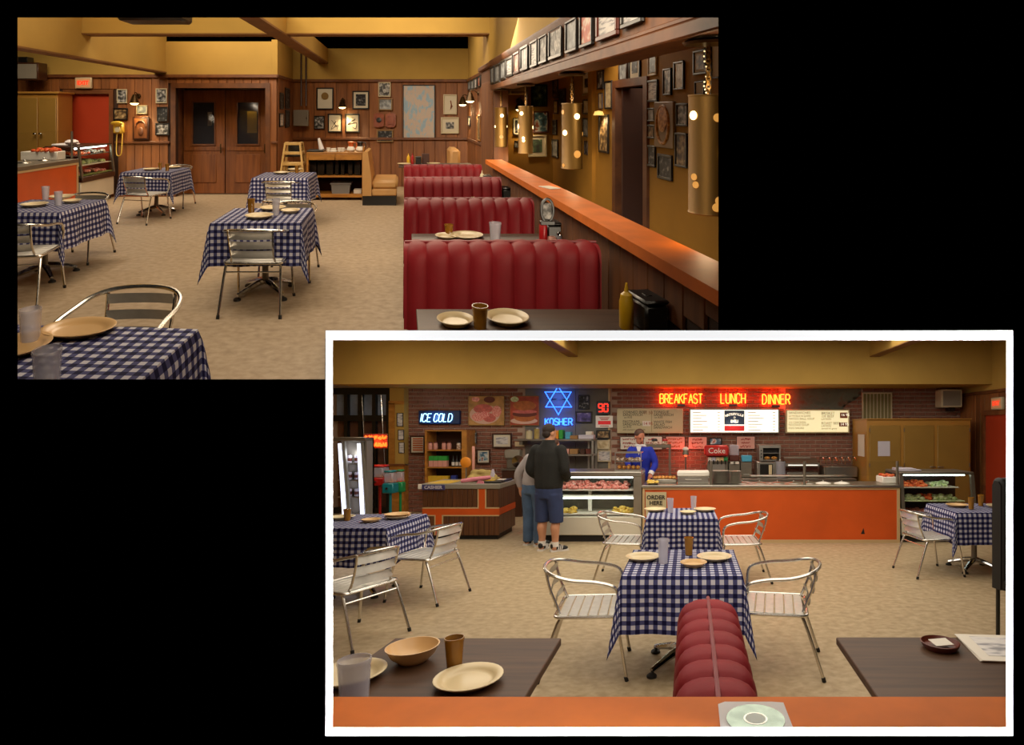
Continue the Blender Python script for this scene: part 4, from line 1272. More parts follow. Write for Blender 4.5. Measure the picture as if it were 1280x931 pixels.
# small steel rack with jars, left end of back counter
RX0, RX1 = px(2, 806, 0, 10.8)[0], px(2, 838, 0, 10.8)[0]
k = [('rack_top', B(RX0, RX1, 10.8, 11.2, 1.34, 1.40, .006), 'dull_steel')]
for X in (RX0, RX1-.03):
    for Y in (10.8, 11.17): k.append(('rack_post', B(X, X+.03, Y, Y+.03, .76, 1.34), 'dull_steel'))
thingw('steel_rack', 'low steel rack with bottles on it behind the woman', 'rack', k)
for i, (x, m, lb) in enumerate(((818, 'black_plastic', 'dark bottle with a white band left on the steel rack'), (831, 'red_paint', 'bottle with a red cap right on the steel rack'))):
    k = [('jar', MB().lathe([(.05, 0), (.06, .02), (.06, .05), (.045, .075)], 12), 'cream_food'), ('cap', MB().lathe([(.05, .06), (.06, .08), (.05, .11), (0, .12)], 12), m)]
    thing('condiment_jar', lb, 'jar', k, (px(2, x, 0, 10.9)[0], 10.95, 1.40))
# heat lamp
HX = px(2, 857, 0, 10.75)[0]
k = [('stand', MB().cyl((HX, 10.8, .76), (HX, 10.8, 1.22), .014, n=8), 'steel'), ('shade', MB().lathe([(.05, 0), (.062, .005), (.05, .10), (.045, .10)], 14, (HX, 10.8, 1.20)), 'dull_steel'), ('bulb', MB().ball((HX, 10.8, 1.20), .035, 8, 6), 'bulb_red'), ('shade_cap', MB().lathe([(.06, 0), (.06, .03), (.02, .06), (0, .06)], 14, (HX, 10.8, 1.30)), 'white_paint')]
mach('heat_lamp', 'food heat lamp with a red bulb before the brick wall', 'lamp', k)
point('heat_lamp_light', (HX, 11.1, 1.15), 7, (1, .08, .03), .04)

# ---- menu boards
MB_Y = 11.33
def menu(label, x0, y0, x1, y1, face, casing, lines, extra=None):
    Y = MB_Y
    k = [('casing', pb(2, x0, y0, x1, y1, Y, .12, .012), casing), ('face', pb(2, x0+2.2, y0+1.6, x1-2.2, y1-1.8, Y-.006, .02, .001), face)]
    by = {}
    for (s, x, y, sz, m) in lines:
        by.setdefault(m, MB()).join(at(text_mb(s, sz, 'LEFT', .0008), px(2, x, 0, Y)[0], Y-.0085, px(2, 0, y, Y)[2]))
    for m, t in by.items(): k.append(('lettering', t, m))
    k += extra or []
    return thingw('menu_board', label, 'menu board', k)
menu('unlit cream sandwich menu board left of the lit centre menu', 771, 510.5, 854, 541.5, 'cream_board', 'cream_board',
     [('CORNED BEEF', 778.5, 515.2, .075, 'ink'), ('SANDWICH', 778.5, 518.6, .075, 'ink'), ('on RYE', 780, 521.8, .055, 'ink'),
      ('PASTRAMI', 778.5, 527, .075, 'ink'), ('SANDWICH', 778.5, 530.4, .075, 'ink'), ('on RYE', 779, 533.7, .055, 'ink'), ('with mustard on the side', 778.5, 537, .045, 'ink'),
      ('11 50', 804, 516, .085, 'ink_brown'), ('14 95', 804, 529.5, .085, 'ink_red'),
      ('TONGUE', 817, 515.2, .075, 'ink'), ('SANDWICH', 817, 518.6, .075, 'ink'), ('on RYE', 818, 521.8, .055, 'ink'),
      ('WHITE FISH', 817, 527.3, .07, 'ink'), ('SALAD', 817, 530.8, .075, 'ink'), ('SANDWICH', 817, 534.3, .07, 'ink')],
     [('price_tag', pb(2, 803, 526, 813, 532.5, MB_Y-.0075, .004, 0), 'paper'), ('divider', pb(2, 814.2, 512.5, 814.7, 539.5, MB_Y-.008, .004, 0), 'ink_olive')])
YC = MB_Y-.02
ls = MB(); 
for i in range(7):
    y = 515+i*3.7
    for (xa, xb) in ((866, 866+10+(i*7) % 13), (897, 900), (935, 945+(i*5) % 12), (966, 969)):
        ls.join(pb(2, xa, y, xb, y+.8, MB_Y-.0085, .003, 0))
k_logo = [('logo_panel', pb(2, 905.5, 513, 930.5, 530.5, MB_Y-.012, .006, 0), 'logo_navy'), ('logo_bar', pb(2, 905.5, 532, 930.5, 538.5, MB_Y-.012, .006, 0), 'logo_red')]
lt = MB()
word = 'NATESVILLE'
for i, ch in enumerate(word):
    t = (i-4.5)/4.5
    M_ = Tr(px(2, 918+t*10.2, 0, MB_Y)[0], MB_Y-.015, px(2, 0, 517.6+t*t*1.9, MB_Y)[2]) @ Matrix.Rotation(t*.33, 4, 'Y')
    lt.join(text_mb(ch, .062, bold=.003), M_)
lt.join(at(text_mb('DELI', .078, bold=.003), px(2, 918, 0, MB_Y)[0], MB_Y-.015, px(2, 0, 526.6, MB_Y)[2]))
cxL, czL = px(2, 918, 0, MB_Y)[0], px(2, 0, 521.8, MB_Y)[2]
for s in (1, -1):
    pts = [(cxL+.024*math.cos(PI/2*s+i*2*PI/3), MB_Y-.0155, czL+.024*math.sin(PI/2*s+i*2*PI/3)) for i in range(3)]
    lt.tube(pts, .003, 5, closed=True)
k_logo.append(('logo_lettering', lt, 'logo_white'))
k_logo.append(('menu_lines', ls, 'ink_faint'))
menu('brightly lit white menu board with the blue NATESVILLE DELI logo', 861, 510.5, 975, 542, 'lit_white', 'dull_steel', [], k_logo)
menu('lit cream menu board right of the lit centre menu', 982, 511.5, 1062.5, 541.5, 'lit_cream', 'cream_board',
     [('SANDWICHES', 985.5, 516, .07, 'ink_olive'), ('w/ PICKLE & SLAW', 985.5, 520, .055, 'ink_olive'), ('MATZO BALL SOUP', 985.5, 523.5, .06, 'ink_olive'), ('1/2 CHICKEN', 985.5, 528, .06, 'ink_olive'), ('NOODLE SOUP', 985.5, 531, .06, 'ink_olive'), ('EGG SALAD', 985.5, 535, .06, 'ink_olive'),
      ('BRISKET', 1026.5, 516.5, .075, 'ink_olive'), ('OF BEEF', 1027, 520.3, .07, 'ink_olive'), ('LATKES', 1026.5, 523.8, .06, 'ink_olive'), ('ROAST BEEF', 1026.5, 529, .07, 'ink_olive'), ('LATKES', 1026.5, 532.3, .06, 'ink_olive'), ('served w/ gravy', 1026.5, 535.5, .05, 'ink_olive'),
      ('16 95', 1051.2, 518.6, .075, 'logo_white'), ('14 95', 1050.2, 530.3, .075, 'logo_white')],
     [('price_tag', pb(2, 1050, 515.5, 1059.5, 522.5, MB_Y-.0075, .004, 0), 'ink_brown'), ('price_tag', pb(2, 1049, 528, 1059.5, 533, MB_Y-.0075, .004, 0), 'ink_brown')])
spot('menu_glow', (px(2, 918, 0, 11)[0], 11.2, 2.0), (px(2, 918, 0, 11)[0], 10.9, .9), 10, (1, .95, .8), 2.4)

# ---- neon words
def neon_sign(word, x0, y0, x1, y1):
    Y = 11.36
    X0, _, Z0 = px(2, x0, y0, Y); X1, _, Z1 = px(2, x1, y1, Y)
    cx_, cz_ = (X0+X1)/2, (Z0+Z1)/2
    k = [('neon_tube', at(neon(word, X1-X0, Z0-Z1, .0165), cx_, Y, cz_), 'neon_red'),
         ('tube_core', at(neon(word, X1-X0, Z0-Z1, .0085), cx_, Y-.0125, cz_), 'neon_orange')]
    for s in (-.25, 0, .25):
        X = cx_+s*(X1-X0)*.6
        k.append(('hanger', MB().cyl((X, Y+.02, Z0), (X, Y+.02, 2.53), .004, n=5), 'steel'))
    k.append(('transformer', B(cx_-.08, cx_+.08, Y+.02, Y+.08, Z1-.06, Z1-.02), 'black_plastic'))
    thingw('neon_sign', f'red neon sign spelling {word} hanging above the menus', 'neon sign', k)
    for s in (-.3, .3): point('neon_glow', (cx_+s*(X1-X0), Y+.03, cz_), 3.2, (1, .07, .02), .05)
neon_sign('BREAKFAST', 825, 492.5, 878, 504)
neon_sign('LUNCH', 901, 492, 932, 504)
neon_sign('DINNER', 953, 493, 987.5, 505)
# star and KOSHER
Y = 11.40
cx_, _, cz_ = px(2, 697.8, 499, Y)
def tri(pts): return MB().tube([px(2, a, b, Y) for a, b in pts], .014, 6, closed=True)
k = [('neon_tube', tri([(697.6, 482.8), (714.4, 508.6), (682.2, 508.6)]), 'neon_blue'), ('neon_tube', tri([(681.3, 489.8), (713.8, 489.8), (698, 518.2)]), 'neon_blue')]
X0, _, Z0 = px(2, 681.5, 523, Y); X1, _, Z1 = px(2, 715.5, 531, Y)
k.append(('neon_lettering', at(neon('KOSHER', X1-X0, Z0-Z1, .012), (X0+X1)/2, Y, (Z0+Z1)/2), 'neon_blue'))
k.append(('bracket', B(cx_-.2, cx_+.2, Y+.02, Y+.05, cz_-.01, cz_+.01), 'black_plastic'))
thingw('neon_sign', 'blue neon six pointed star over the word KOSHER', 'neon sign', k)
point('neon_glow', (cx_, Y-.04, cz_), 3.0, (.08, .2, 1), .08); point('neon_glow', (cx_, Y-.04, (Z0+Z1)/2), 1.5, (.08, .2, 1), .08)
# ICE COLD
Y = 11.40
k = [('sign_box', pb(2, 523, 513, 574.5, 530, Y, .09, .01), 'ice_blue')]
X0, _, Z0 = px(2, 526, 517, Y); X1, _, Z1 = px(2, 566, 527, Y)
k.append(('neon_lettering', at(neon('ICE COLD', X1-X0, Z0-Z1, .0085, .18), (X0+X1)/2, Y-.02, (Z0+Z1)/2), 'neon_ice'))
thingw('ice_cold_sign', 'blue box sign with pale neon letters ICE COLD', 'neon sign', k)
point('neon_glow', ((X0+X1)/2, Y-.10, (Z0+Z1)/2), 1.6, (.3, .6, 1), .06)
# red sign in the shop window, illegible
Y = 10.22
k = [('neon_line', at(squiggle(13, .42, .085, .014, 4), px(2, 469, 0, Y)[0], Y, px(2, 0, 547, Y)[2]), 'neon_red'), ('neon_line', at(squiggle(13, .42, .085, .014, 9), px(2, 469, 0, Y)[0], Y, px(2, 0, 555.5, Y)[2]), 'neon_red'),
     ('backing', pb(2, 454, 542, 484.5, 560.5, Y+.03, .01), 'night_brown')]
thingw('window_neon_sign', 'two line red neon sign in the dark shop window', 'neon sign', k)
point('neon_glow', (px(2, 469, 0, Y)[0], Y-.06, px(2, 0, 551, Y)[2]), 1.6, (1, .1, .03), .05)

# ---- pictures and notices on the deli wall
W2 = YB-.06
def art(mb_list): return mb_list
def poster(label, x0, y0, x1, y1, shapes, bg):
    Y = W2-.01
    k = [('board', pb(2, x0, y0, x1, y1, Y, .03, .004), 'frame_gold'), ('print', pb(2, x0+.8, y0+.8, x1-.8, y1-.8, Y-.003, .01, 0), bg)]
    for i, (x, y, rx, ry, m) in enumerate(shapes):
        X, _, Z = px(2, x, y, Y)
        k.append(('print_shape', MB().lathe([(0, 0), (1, 0), (1, .002), (0, .002)], 20, M=Tr(X, Y-.0035-.0012*i, Z) @ Matrix.Rotation(PI/2, 4, 'X') @ Matrix.Diagonal((rx*Y/F, ry*Y/F, 1, 1))), m))
    thingw('food_poster', label, 'poster', k)
poster('food poster of sliced meats on a plate, left of the burger poster', 585, 494.5, 630.5, 532, [(606, 518, 19, 12, 'plate_pink'), (604, 511, 12, 6, 'ham'), (598, 521, 8, 5.5, 'meat'), (612, 522, 8, 5.5, 'ham'), (621, 514, 6, 7, 'meat'), (606, 518, 6, 4, 'meat_pink'), (595, 499, 5, 3.2, 'tomato'), (612, 499.5, 7, 4, 'patty')], 'poster_tan')
poster('food poster of a large burger, right of the sliced meats poster', 637, 494.5, 674, 532, [(655, 526, 17, 4, 'plate_pink'), (656, 521, 14, 6, 'bun_brown'), (656, 517.5, 15.5, 3.6, 'patty'), (656, 514.5, 15.5, 2.4, 'ham'), (656, 507, 14.5, 6, 'bun_brown'), (643.5, 499, 5, 3.5, 'greens')], 'poster_red')
N2 = [
 (723, 493.5, 737, 511.5, 'frame_black', 'print_dark', 0, 'small black framed picture right of the blue neon star'),
 (719.5, 514, 740.5, 528.5, 'frame_black', 'print_purple', 0, 'framed purple bridge picture right of the word KOSHER'),
 (745.5, 537.5, 763, 548.5, 'frame_black', 'print_sepia', 0, 'dark framed notice right under the red and white sign'),
 (746.5, 550, 762.5, 561.5, 'frame_cream', 'print_cream', 0, 'cream certificate under the dark framed notice'),
 (747, 562.5, 764, 577, 'frame_cream', 'print_paper', 0, 'cream paper notice under the cream certificate'),
 (593.5, 540.5, 596.5, 554.5, 'frame_black', 'print_bw', .08, 'framed black and white photo beside the wooden shelf unit'),
 (615.5, 541.5, 640, 560, 'frame_brown', 'print_paper', .12, 'framed pale drawing right of the black and white photo'),
 (596, 561.5, 613, 579.5, 'frame_brown', 'print_blue', .1, 'framed colour print below the black and white photo'),
 (513, 544.5, 531.5, 567, 'frame_brown', 'mat_cream', 0, 'cream notice with orange print left of the wooden shelf unit')]
for (x0, y0, x1, y1, fr, pr, mw, lb) in N2:
    pic_back(2, x0, y0, x1, y1, W2, lb, fr, pr, mw)
nl = MB()
for i in range(6): nl.join(pb(2, 516, 547.5+i*2.8, 528.5, 549+i*2.8, W2-.03, .004, 0))
part(('print', nl, 'ink_orange'), back)
for i, (x0, y0, x1, y1) in enumerate(((496.5, 516, 504.5, 533), (498, 537, 505.5, 550), (499, 552.5, 506, 566.5))):
    pic_back(2, x0, y0, x1, y1, YP-.0, ('top', 'middle', 'bottom')[i]+' of the three small frames on the yellow pier by the shop window', 'frame_black', 'print_paper')
# LED 90
k = [('display_box', pb(2, 745.5, 501.5, 762.5, 518, W2-.06, .07, .01), 'black_plastic')]
seg = MB()
X9, _, Z9 = px(2, 750.6, 509.6, W2-.06); X0_, _, _ = px(2, 757.4, 0, W2-.06)
def digit(cx, cz, segs):
    w_, h_ = .038, .078; g = .010
    S = {'a': (-w_, w_, h_-g, h_+g), 'd': (-w_, w_, -h_-g, -h_+g), 'g': (-w_, w_, -g, g), 'f': (-w_-g, -w_+g, g, h_-.004), 'b': (w_-g, w_+g, g, h_-.004), 'e': (-w_-g, -w_+g, -h_+.004, -g), 'c': (w_-g, w_+g, -h_+.004, -g)}
    for s in segs:
        a, b, c, d_ = S[s]
        seg.box(cx+a, cx+b, W2-.066, W2-.058, cz+c, cz+d_)
digit(X9, Z9, 'abcdfg'); digit(X0_, Z9, 'abcdef')
k.append(('digits', seg, 'led_red'))
thingw('number_display', 'black number display showing a red 90', 'display', k)
k = [('board', pb(2, 744.5, 519.5, 766, 534.5, W2-.02, .02, .003), 'white_paint'), ('band', pb(2, 747.5, 526, 763.5, 530.5, W2-.024, .006, 0), 'logo_red')]
tl = MB()
for i in range(3): tl.join(pb(2, 749+i, 521.5+i*1.3, 762-i, 522.2+i*1.3, W2-.023, .004, 0))
tl.join(pb(2, 750, 532, 761, 532.8, W2-.023, .004, 0))
k.append(('print', tl, 'ink_red'))
thingw('notice_sign', 'white notice with a red band under the number display', 'sign', k)
for i, (x0, y0, x1, y1, m, ink) in enumerate(((775, 545.5, 798, 562, 'paper', 'ink_red'), (804, 545, 828, 562, 'paper', 'ink_red'), (832, 545, 856.5, 562, 'pink_box', 'ink_orange'), (860, 545.5, 884, 561.5, 'pink_box', 'ink_red'), (920.5, 545, 944, 561.5, 'pink_box', 'ink_red'))):
    k = [('board', pb(2, x0, y0, x1, y1, W2-.03, .03, .003), 'frame_black'), ('sheet', pb(2, x0+.6, y0+.6, x1-.6, y1-.6, W2-.034, .006, 0), m)]
    t = MB(); rd = random.Random(i)
    for r in range(3):
        w_ = (x1-x0)*(.45+.3*rd.random()); xc = (x0+x1)/2
        t.join(at(squiggle(7, w_*11.4/F, .05, .006, i*7+r), px(2, xc, 0, 11.4)[0], W2-.038, px(2, 0, y0+3.6+r*4.6, 11.43)[2]))
    k.append(('handwriting', t, ink, None, None, 'stuff'))
    thingw('special_sign', ('first', 'second', 'third', 'fourth', 'fifth')[i]+' handwritten specials card from the left, under the menu boards', 'sign', k)
pic_back(2, 886.5, 547, 902.5, 556.5, W2, 'small framed colour picture above the red drink fountain', 'frame_black', 'print_blue')
k = [('frame', MB().join(pb(2, 1078, 490.5, 1115.5, 492, W2-.04, .05)).join(pb(2, 1078, 492, 1079.6, 524, W2-.04, .05)).join(pb(2, 1114, 492, 1115.5, 524, W2-.04, .05)), 'frame_cream'), ('dark_opening', pb(2, 1079.5, 492, 1114, 524, W2-.01, .01, 0), 'ink_olive')]
for i in range(7):
    k.append(('bar', pb(2, 1083+i*4.4, 492, 1083.9+i*4.4, 524, W2-.03, .012, 0), 'frame_cream'))
thingw('wall_vent', 'barred cream framed wall vent above the tan cabinet', 'vent', k)
k = [('speaker_box', pb(2, 1177, 486.5, 1203, 509, 11.1, .3, .012), 'frame_cream'), ('speaker_cloth', pb(2, 1179, 488.5, 1201, 507, 11.092, .012, 0), 'plate_grey'), ('bracket', pb(2, 1186, 509, 1194, 514, 11.25, .15), 'black_plastic')]
thingw('wall_speaker', 'square beige speaker box high on the brick wall by the corner', 'speaker', k)

# ---- tan three door cabinet
KY = 10.4
KX0, KX1 = px(2, 1084, 0, KY)[0], px(2, 1214, 0, KY)[0]
KZ = 1.88
k = [('carcass', B(KX0, KX1, KY+.02, 11.35, .08, KZ, .006), 'cabinet_side'), ('plinth', B(KX0+.02, KX1-.02, KY+.05, 11.3, 0, .08), 'black_kick'), ('top', B(KX0-.01, KX1+.01, KY-.01, 11.36, KZ, KZ+.02), 'cabinet_side')]
for i, (a, b_) in enumerate(((1087, 1126), (1130, 1168), (1172, 1212))):
    X0, X1 = px(2, a, 0, KY)[0], px(2, b_, 0, KY)[0]
    hx = X1-.02 if i < 2 else X0+.02
    sub = [('handle', MB().cyl((hx, KY, 1.0), (hx, KY-.03, 1.0), .012, n=8).box(hx-.08, hx+.03, KY-.045, KY-.03, .99, 1.012, .004) if i < 2 else MB().cyl((hx, KY, 1.0), (hx, KY-.03, 1.0), .012, n=8).box(hx-.03, hx+.08, KY-.045, KY-.03, .99, 1.012, .004), 'steel')]
    hg = X0 if i < 2 else X1
    for z in (.4, 1.0, 1.65): sub.append(('hinge', MB().cyl((hg, KY-.008, z), (hg, KY-.008, z+.07), .009, n=6), 'dull_steel'))
    k.append(('door', B(X0, X1, KY, KY+.025, .10, KZ-.11, .008), 'cabinet_tan', sub))
thingw('tan_cabinet', 'tall tan three door cabinet right of the menus', 'cabinet', k)
thingw('note_sheet', 'lilac printed sheet taped to the left door of the tan cabinet', 'paper', [('note_sheet', pb(2, 1097.5, 551.5, 1112.5, 570, KY-.004, .003, 0), 'paper_grey')])
SXa = KX0-.004
thingw('side_note', 'tall pale sheet taped to the side of the tan cabinet', 'paper', [('side_note', B(SXa-.004, SXa-.001, 10.55, 10.95, 1.18, 1.60), 'paper')])

# ---- wall shelf unit of jars
SY = 11.0
k = []
L_, R_, T_, B_ = px(2, 531, 0, SY)[0], px(2, 577, 0, SY)[0], px(2, 0, 539, SY)[2], .55
k += [('side_panel', B(L_, L_+.04, SY, 11.45, B_, T_), 'honey'), ('side_panel', B(R_, R_+.10, SY, 11.45, B_, T_), 'honey'), ('top_panel', B(L_, R_+.10, SY, 11.45, T_, T_+.03), 'honey'), ('rear_panel', B(L_, R_, 11.42, 11.45, B_, T_), 'frame_brown')]
zs = [px(2, 0, y, SY)[2] for y in (562, 583.5, 606)]
for z in zs: k.append(('shelf', B(L_+.04, R_, SY+.01, 11.42, z-.025, z), 'honey'))
thingw('wall_shelf_unit', 'honey wood shelf unit of jars and boxes on the brick wall', 'shelf unit', k)
JAR = [('jar', MB().lathe([(.036, 0), (.042, .01), (.042, .11), (.034, .13)], 14), 'pink_box'), ('lid', MB().lathe([(.038, .13), (.038, .155), (0, .156)], 14), 'frame_red')]
JAR2 = [('jar', MB().lathe([(.036, 0), (.042, .01), (.042, .11), (.034, .13)], 14), 'cream_food'), ('lid', MB().lathe([(.038, .13), (.038, .155), (0, .156)], 14), 'black_plastic')]
for i, x in enumerate((538, 544.5, 555, 561.5)):
    thing('jar', f'{ORD[i]} pink jar from the left on the top shelf of the wall unit', 'jar', JAR, (px(2, x, 0, 11.1)[0], 11.1, zs[0]), 0, 2, 'pink jars on the top shelf')
thing('jar', 'pale jar with a black lid at the right end of the top shelf', 'jar', JAR2, (px(2, 573.5, 0, 11.1)[0], 11.1, zs[0]), 0, 2)
for i in range(4):
    X = px(2, 540+i*5.7, 0, 11.1)[0]
    k = [('carton', B(-.042, .042, -.05, .05, 0, .12, .003), 'pink_box'), ('carton_top', B(-.043, .043, -.051, .051, .12, .21, .003), 'green_box')]
    thing('carton', f'{ORD[i]} green topped carton from the left on the wall unit middle shelf', 'carton', k, (X, 11.1, zs[1]), 0, 2, 'green and pink cartons on the middle shelf')
for i in range(3):
    k = [('bottle_glass', MB().lathe([(.026, 0), (.03, .01), (.03, .12), (.011, .17), (.011, .22), (0, .22)], 12), 'black_plastic'), ('label', MB().lathe([(.0308, .02), (.0308, .09)], 12), 'paper')]
    thing('bottle', f'{ORD[i]} dark bottle from the left on the wall unit middle shelf', 'bottle', k, (px(2, 566.5+i*4.6, 0, 11.1)[0], 11.1, zs[1]), 0, 2, 'dark bottles on the middle shelf')
for i in range(5):
    thing('yellow_carton', f'{ORD[i]} yellow carton from the left on the wall unit bottom shelf', 'carton', [('yellow_carton', B(-.038, .038, -.05, .05, 0, .17, .003), 'yellow_box')], (px(2, 539+i*5, 0, 11.1)[0], 11.1, zs[2]), 0, 2, 'yellow cartons on the bottom shelf')
thing('blue_carton', 'blue carton at the right of the bottom shelf of the wall unit', 'carton', [('blue_carton', B(-.05, .05, -.05, .05, 0, .18, .003), 'blue_box')], (px(2, 568, 0, 11.1)[0], 11.1, zs[2]))

# ---- steel shelf rack behind the meat case
HY = 10.9
k = []
for z, xa, xb in ((px(2, 0, 549.5, HY)[2], 642, 742), (px(2, 0, 568.5, HY)[2], 680, 742)):
    k.append(('shelf', B(px(2, xa, 0, HY)[0], px(2, xb, 0, HY)[0], HY, 11.35, z-.02, z+.012, .004), 'steel'))
for x, y in ((681, HY), (739.5, HY), (739.5, 11.3), (730, 11.3)):
    X = px(2, x, 0, HY)[0]
    k.append(('post', B(X, X+.035, y, y+.035, 0, px(2, 0, 548, HY)[2]), 'steel'))
k.append(('wall_bracket', B(px(2, 648, 0, HY)[0], px(2, 652, 0, HY)[0], HY+.05, 11.45, px(2, 0, 556, HY)[2], px(2, 0, 550, HY)[2]), 'dull_steel'))
thingw('steel_shelving', 'steel shelving behind the meat case under the KOSHER sign', 'shelving', k)
zt, zm = px(2, 0, 549.5, HY)[2]+.012, px(2, 0, 568.5, HY)[2]+.012
for i, (x0, x1, h, m, n, lb) in enumerate(((655.5, 664, .16, 'cream_board', 'canister', 'beige tin on the top steel shelf, left of the other tin'), (666, 673, .20, 'khaki_cloth', 'canister', 'khaki tin with a light label on the top steel shelf'),
        (694, 698, .17, 'orange_ball', 'carton', 'orange carton on the top steel shelf'), (698.5, 703.5, .18, 'green_box', 'carton', 'green carton on the top steel shelf'), (706.5, 713, .14, 'cyan_label', 'carton', 'light blue carton on the top steel shelf'), (712, 722, .07, 'cardboard', 'carton', 'flat brown box on the top steel shelf'), (723, 742, .08, 'paper_grey', 'carton', 'wide pale box at the right end of the top steel shelf'), (732, 740, .07, 'paper', 'carton', 'small white box on the wide pale box'))):
    z = zt+(.08 if i == 7 else 0)
    X0, X1 = px(2, x0, 0, 11)[0], px(2, x1, 0, 11)[0]
    thingw(n, lb, n, [(n, B(X0, X1, 11.0, 11.2, z, z+h, .006), m), ] if i > 1 else [('tin', MB().lathe([((X1-X0)/2, 0), ((X1-X0)/2, h)], 14, ((X0+X1)/2, 11.1, z)), m), ('lid', MB().lathe([((X1-X0)/2+.004, h), ((X1-X0)/2+.004, h+.02), (0, h+.022)], 14, ((X0+X1)/2, 11.1, z)), 'steel')])
for i, (x0, x1, h, m) in enumerate(((703, 711, .10, 'pink_box'), (712, 722, .10, 'cardboard'), (725, 731, .10, 'frame_brown'), (732, 738, .10, 'frame_red'))):
    X0, X1 = px(2, x0, 0, 11)[0], px(2, x1, 0, 11)[0]
    thingw('box', ('first', 'second', 'third', 'fourth')[i]+' box from the left on the lower steel shelf behind the meat case', 'box', [('box', B(X0, X1, 11.0, 11.2, zm, zm+h, .006), m)])
# cups stacked on the post
# slicer behind cashier
SX = px(2, 640, 0, 10.9)[0]
k = [('stand', B(SX-.18, SX+.2, 10.85, 11.2, 0, .90), 'frame_brown'), ('stand_top', B(SX-.2, SX+.22, 10.83, 11.22, .90, .93), 'steel')]
thingw('slicer_stand', 'dark stand under the grey slicer behind the cashier counter', 'stand', k)
k = [('motor_housing', B(SX-.16, SX+.14, 10.9, 11.15, 1.12, 1.30, .03), 'plate_grey'), ('body', B(SX-.12, SX+.10, 10.92, 11.1, .93, 1.12, .02), 'dull_steel'), ('blade', MB().lathe([(.12, 0), (.12, .012), (0, .02)], 20, M=Tr(SX+.12, 10.9, 1.07) @ Matrix.Rotation(PI/2, 4, 'X')), 'chrome')]
thingw('meat_slicer', 'grey meat slicer left of the man in grey', 'slicer', k)
thingw('small_sign', 'small cream card on the brick wall left of the men', 'sign', [('small_sign', pb(2, 643.5, 552, 655, 558, W2-.02, .02, .003), 'cream_plate')])

# ---- cashier stand
AY0, AY1 = 8.63, 9.42
AX0, AX1 = px(2, 528, 0, AY0)[0], px(2, 624, 0, AY0)[0]
AT = .86
k = [('body', B(AX0+.01, AX1-.01, AY0+.015, AY1, .09, .79), 'groove'), ('kick_base', B(AX0+.05, AX1-.04, AY0+.05, AY1-.05, 0, .09), 'black_kick'), ('top', B(AX0-.02, AX1+.02, AY0-.02, AY1+.02, .785, AT, .006), 'plate_grey')]
def walnut_field(x0, x1, z0, z1):
    n = max(1, int((x1-x0)/.075)); out = []
    for i in range(n):
        a = x0+(x1-x0)*i/n
        out.append(('walnut_board', B(a+.002, a+(x1-x0)/n-.002, AY0, AY0+.02, z0, z1, .003), 'walnut'))
    return out
Z = lambda y: px(2, 0, y, AY0)[2]
Xp = lambda x: px(2, x, 0, AY0)[0]
k += walnut_field(AX0, Xp(597), Z(634), Z(611)) + walnut_field(Xp(608), AX1, Z(634), Z(611))
k += walnut_field(AX0, Xp(543), Z(669), Z(645)) + walnut_field(Xp(554), AX1, Z(669), Z(645))
k += [('orange_band', B(AX0, AX1, AY0-.004, AY0+.018, Z(643.5), Z(635.5)), 'orange_panel'), ('orange_band', B(Xp(598.5), Xp(606.5), AY0-.003, AY0+.018, Z(635.5), Z(611)), 'orange_panel'), ('orange_band', B(Xp(544.5), Xp(552.5), AY0-.003, AY0+.018, Z(669), Z(643.5)), 'orange_panel'),
      ('orange_band', B(AX1-.012, AX1+.004, AY0, AY1, Z(643.5), Z(635.5)), 'orange_panel')]
t = MB()
for (xa, xb, ya, yb) in ((528, 597, 634, 635.5), (608, 624, 634, 635.5), (528, 543, 643.5, 645), (554, 624, 643.5, 645), (597, 598.5, 611, 635.5), (606.5, 608, 611, 635.5), (543, 544.5, 643.5, 669), (552.5, 554, 643.5, 669)):
    t.box(Xp(xa), Xp(xb), AY0-.006, AY0+.015, Z(yb), Z(ya))
k.append(('trim_strips', t, 'beige_trim'))
for i in range(8):
    y = AY0+.01+i*.0975
    k.append(('walnut_board', B(AX1-.01, AX1, y, y+.094, .09, Z(644), .002), 'walnut'))
    k.append(('walnut_board', B(AX1-.01, AX1, y, y+.094, Z(635), .785, .002), 'walnut'))
thingw('cashier_stand', 'walnut cashier stand banded in orange with a grey top', 'counter', k)
k = [('plate', B(Xp(529), Xp(557.5), AY0-.045, AY0-.03, Z(612), Z(605.6), .003), 'sign_purple'), ('lettering', at(text_mb('CASHIER', .07, bold=.002), Xp(543.2), AY0-.048, Z(608.8)), 'paper_grey')]
thingw('cashier_sign', 'purple sign reading CASHIER on the front edge of the stand', 'sign', k)
thingw('price_card', 'small white card at the left end of the CASHIER sign', 'card', [('price_card', B(Xp(523.5), Xp(528), AY0-.03, AY0+.01, Z(611), Z(605), .003), 'white_paint')])
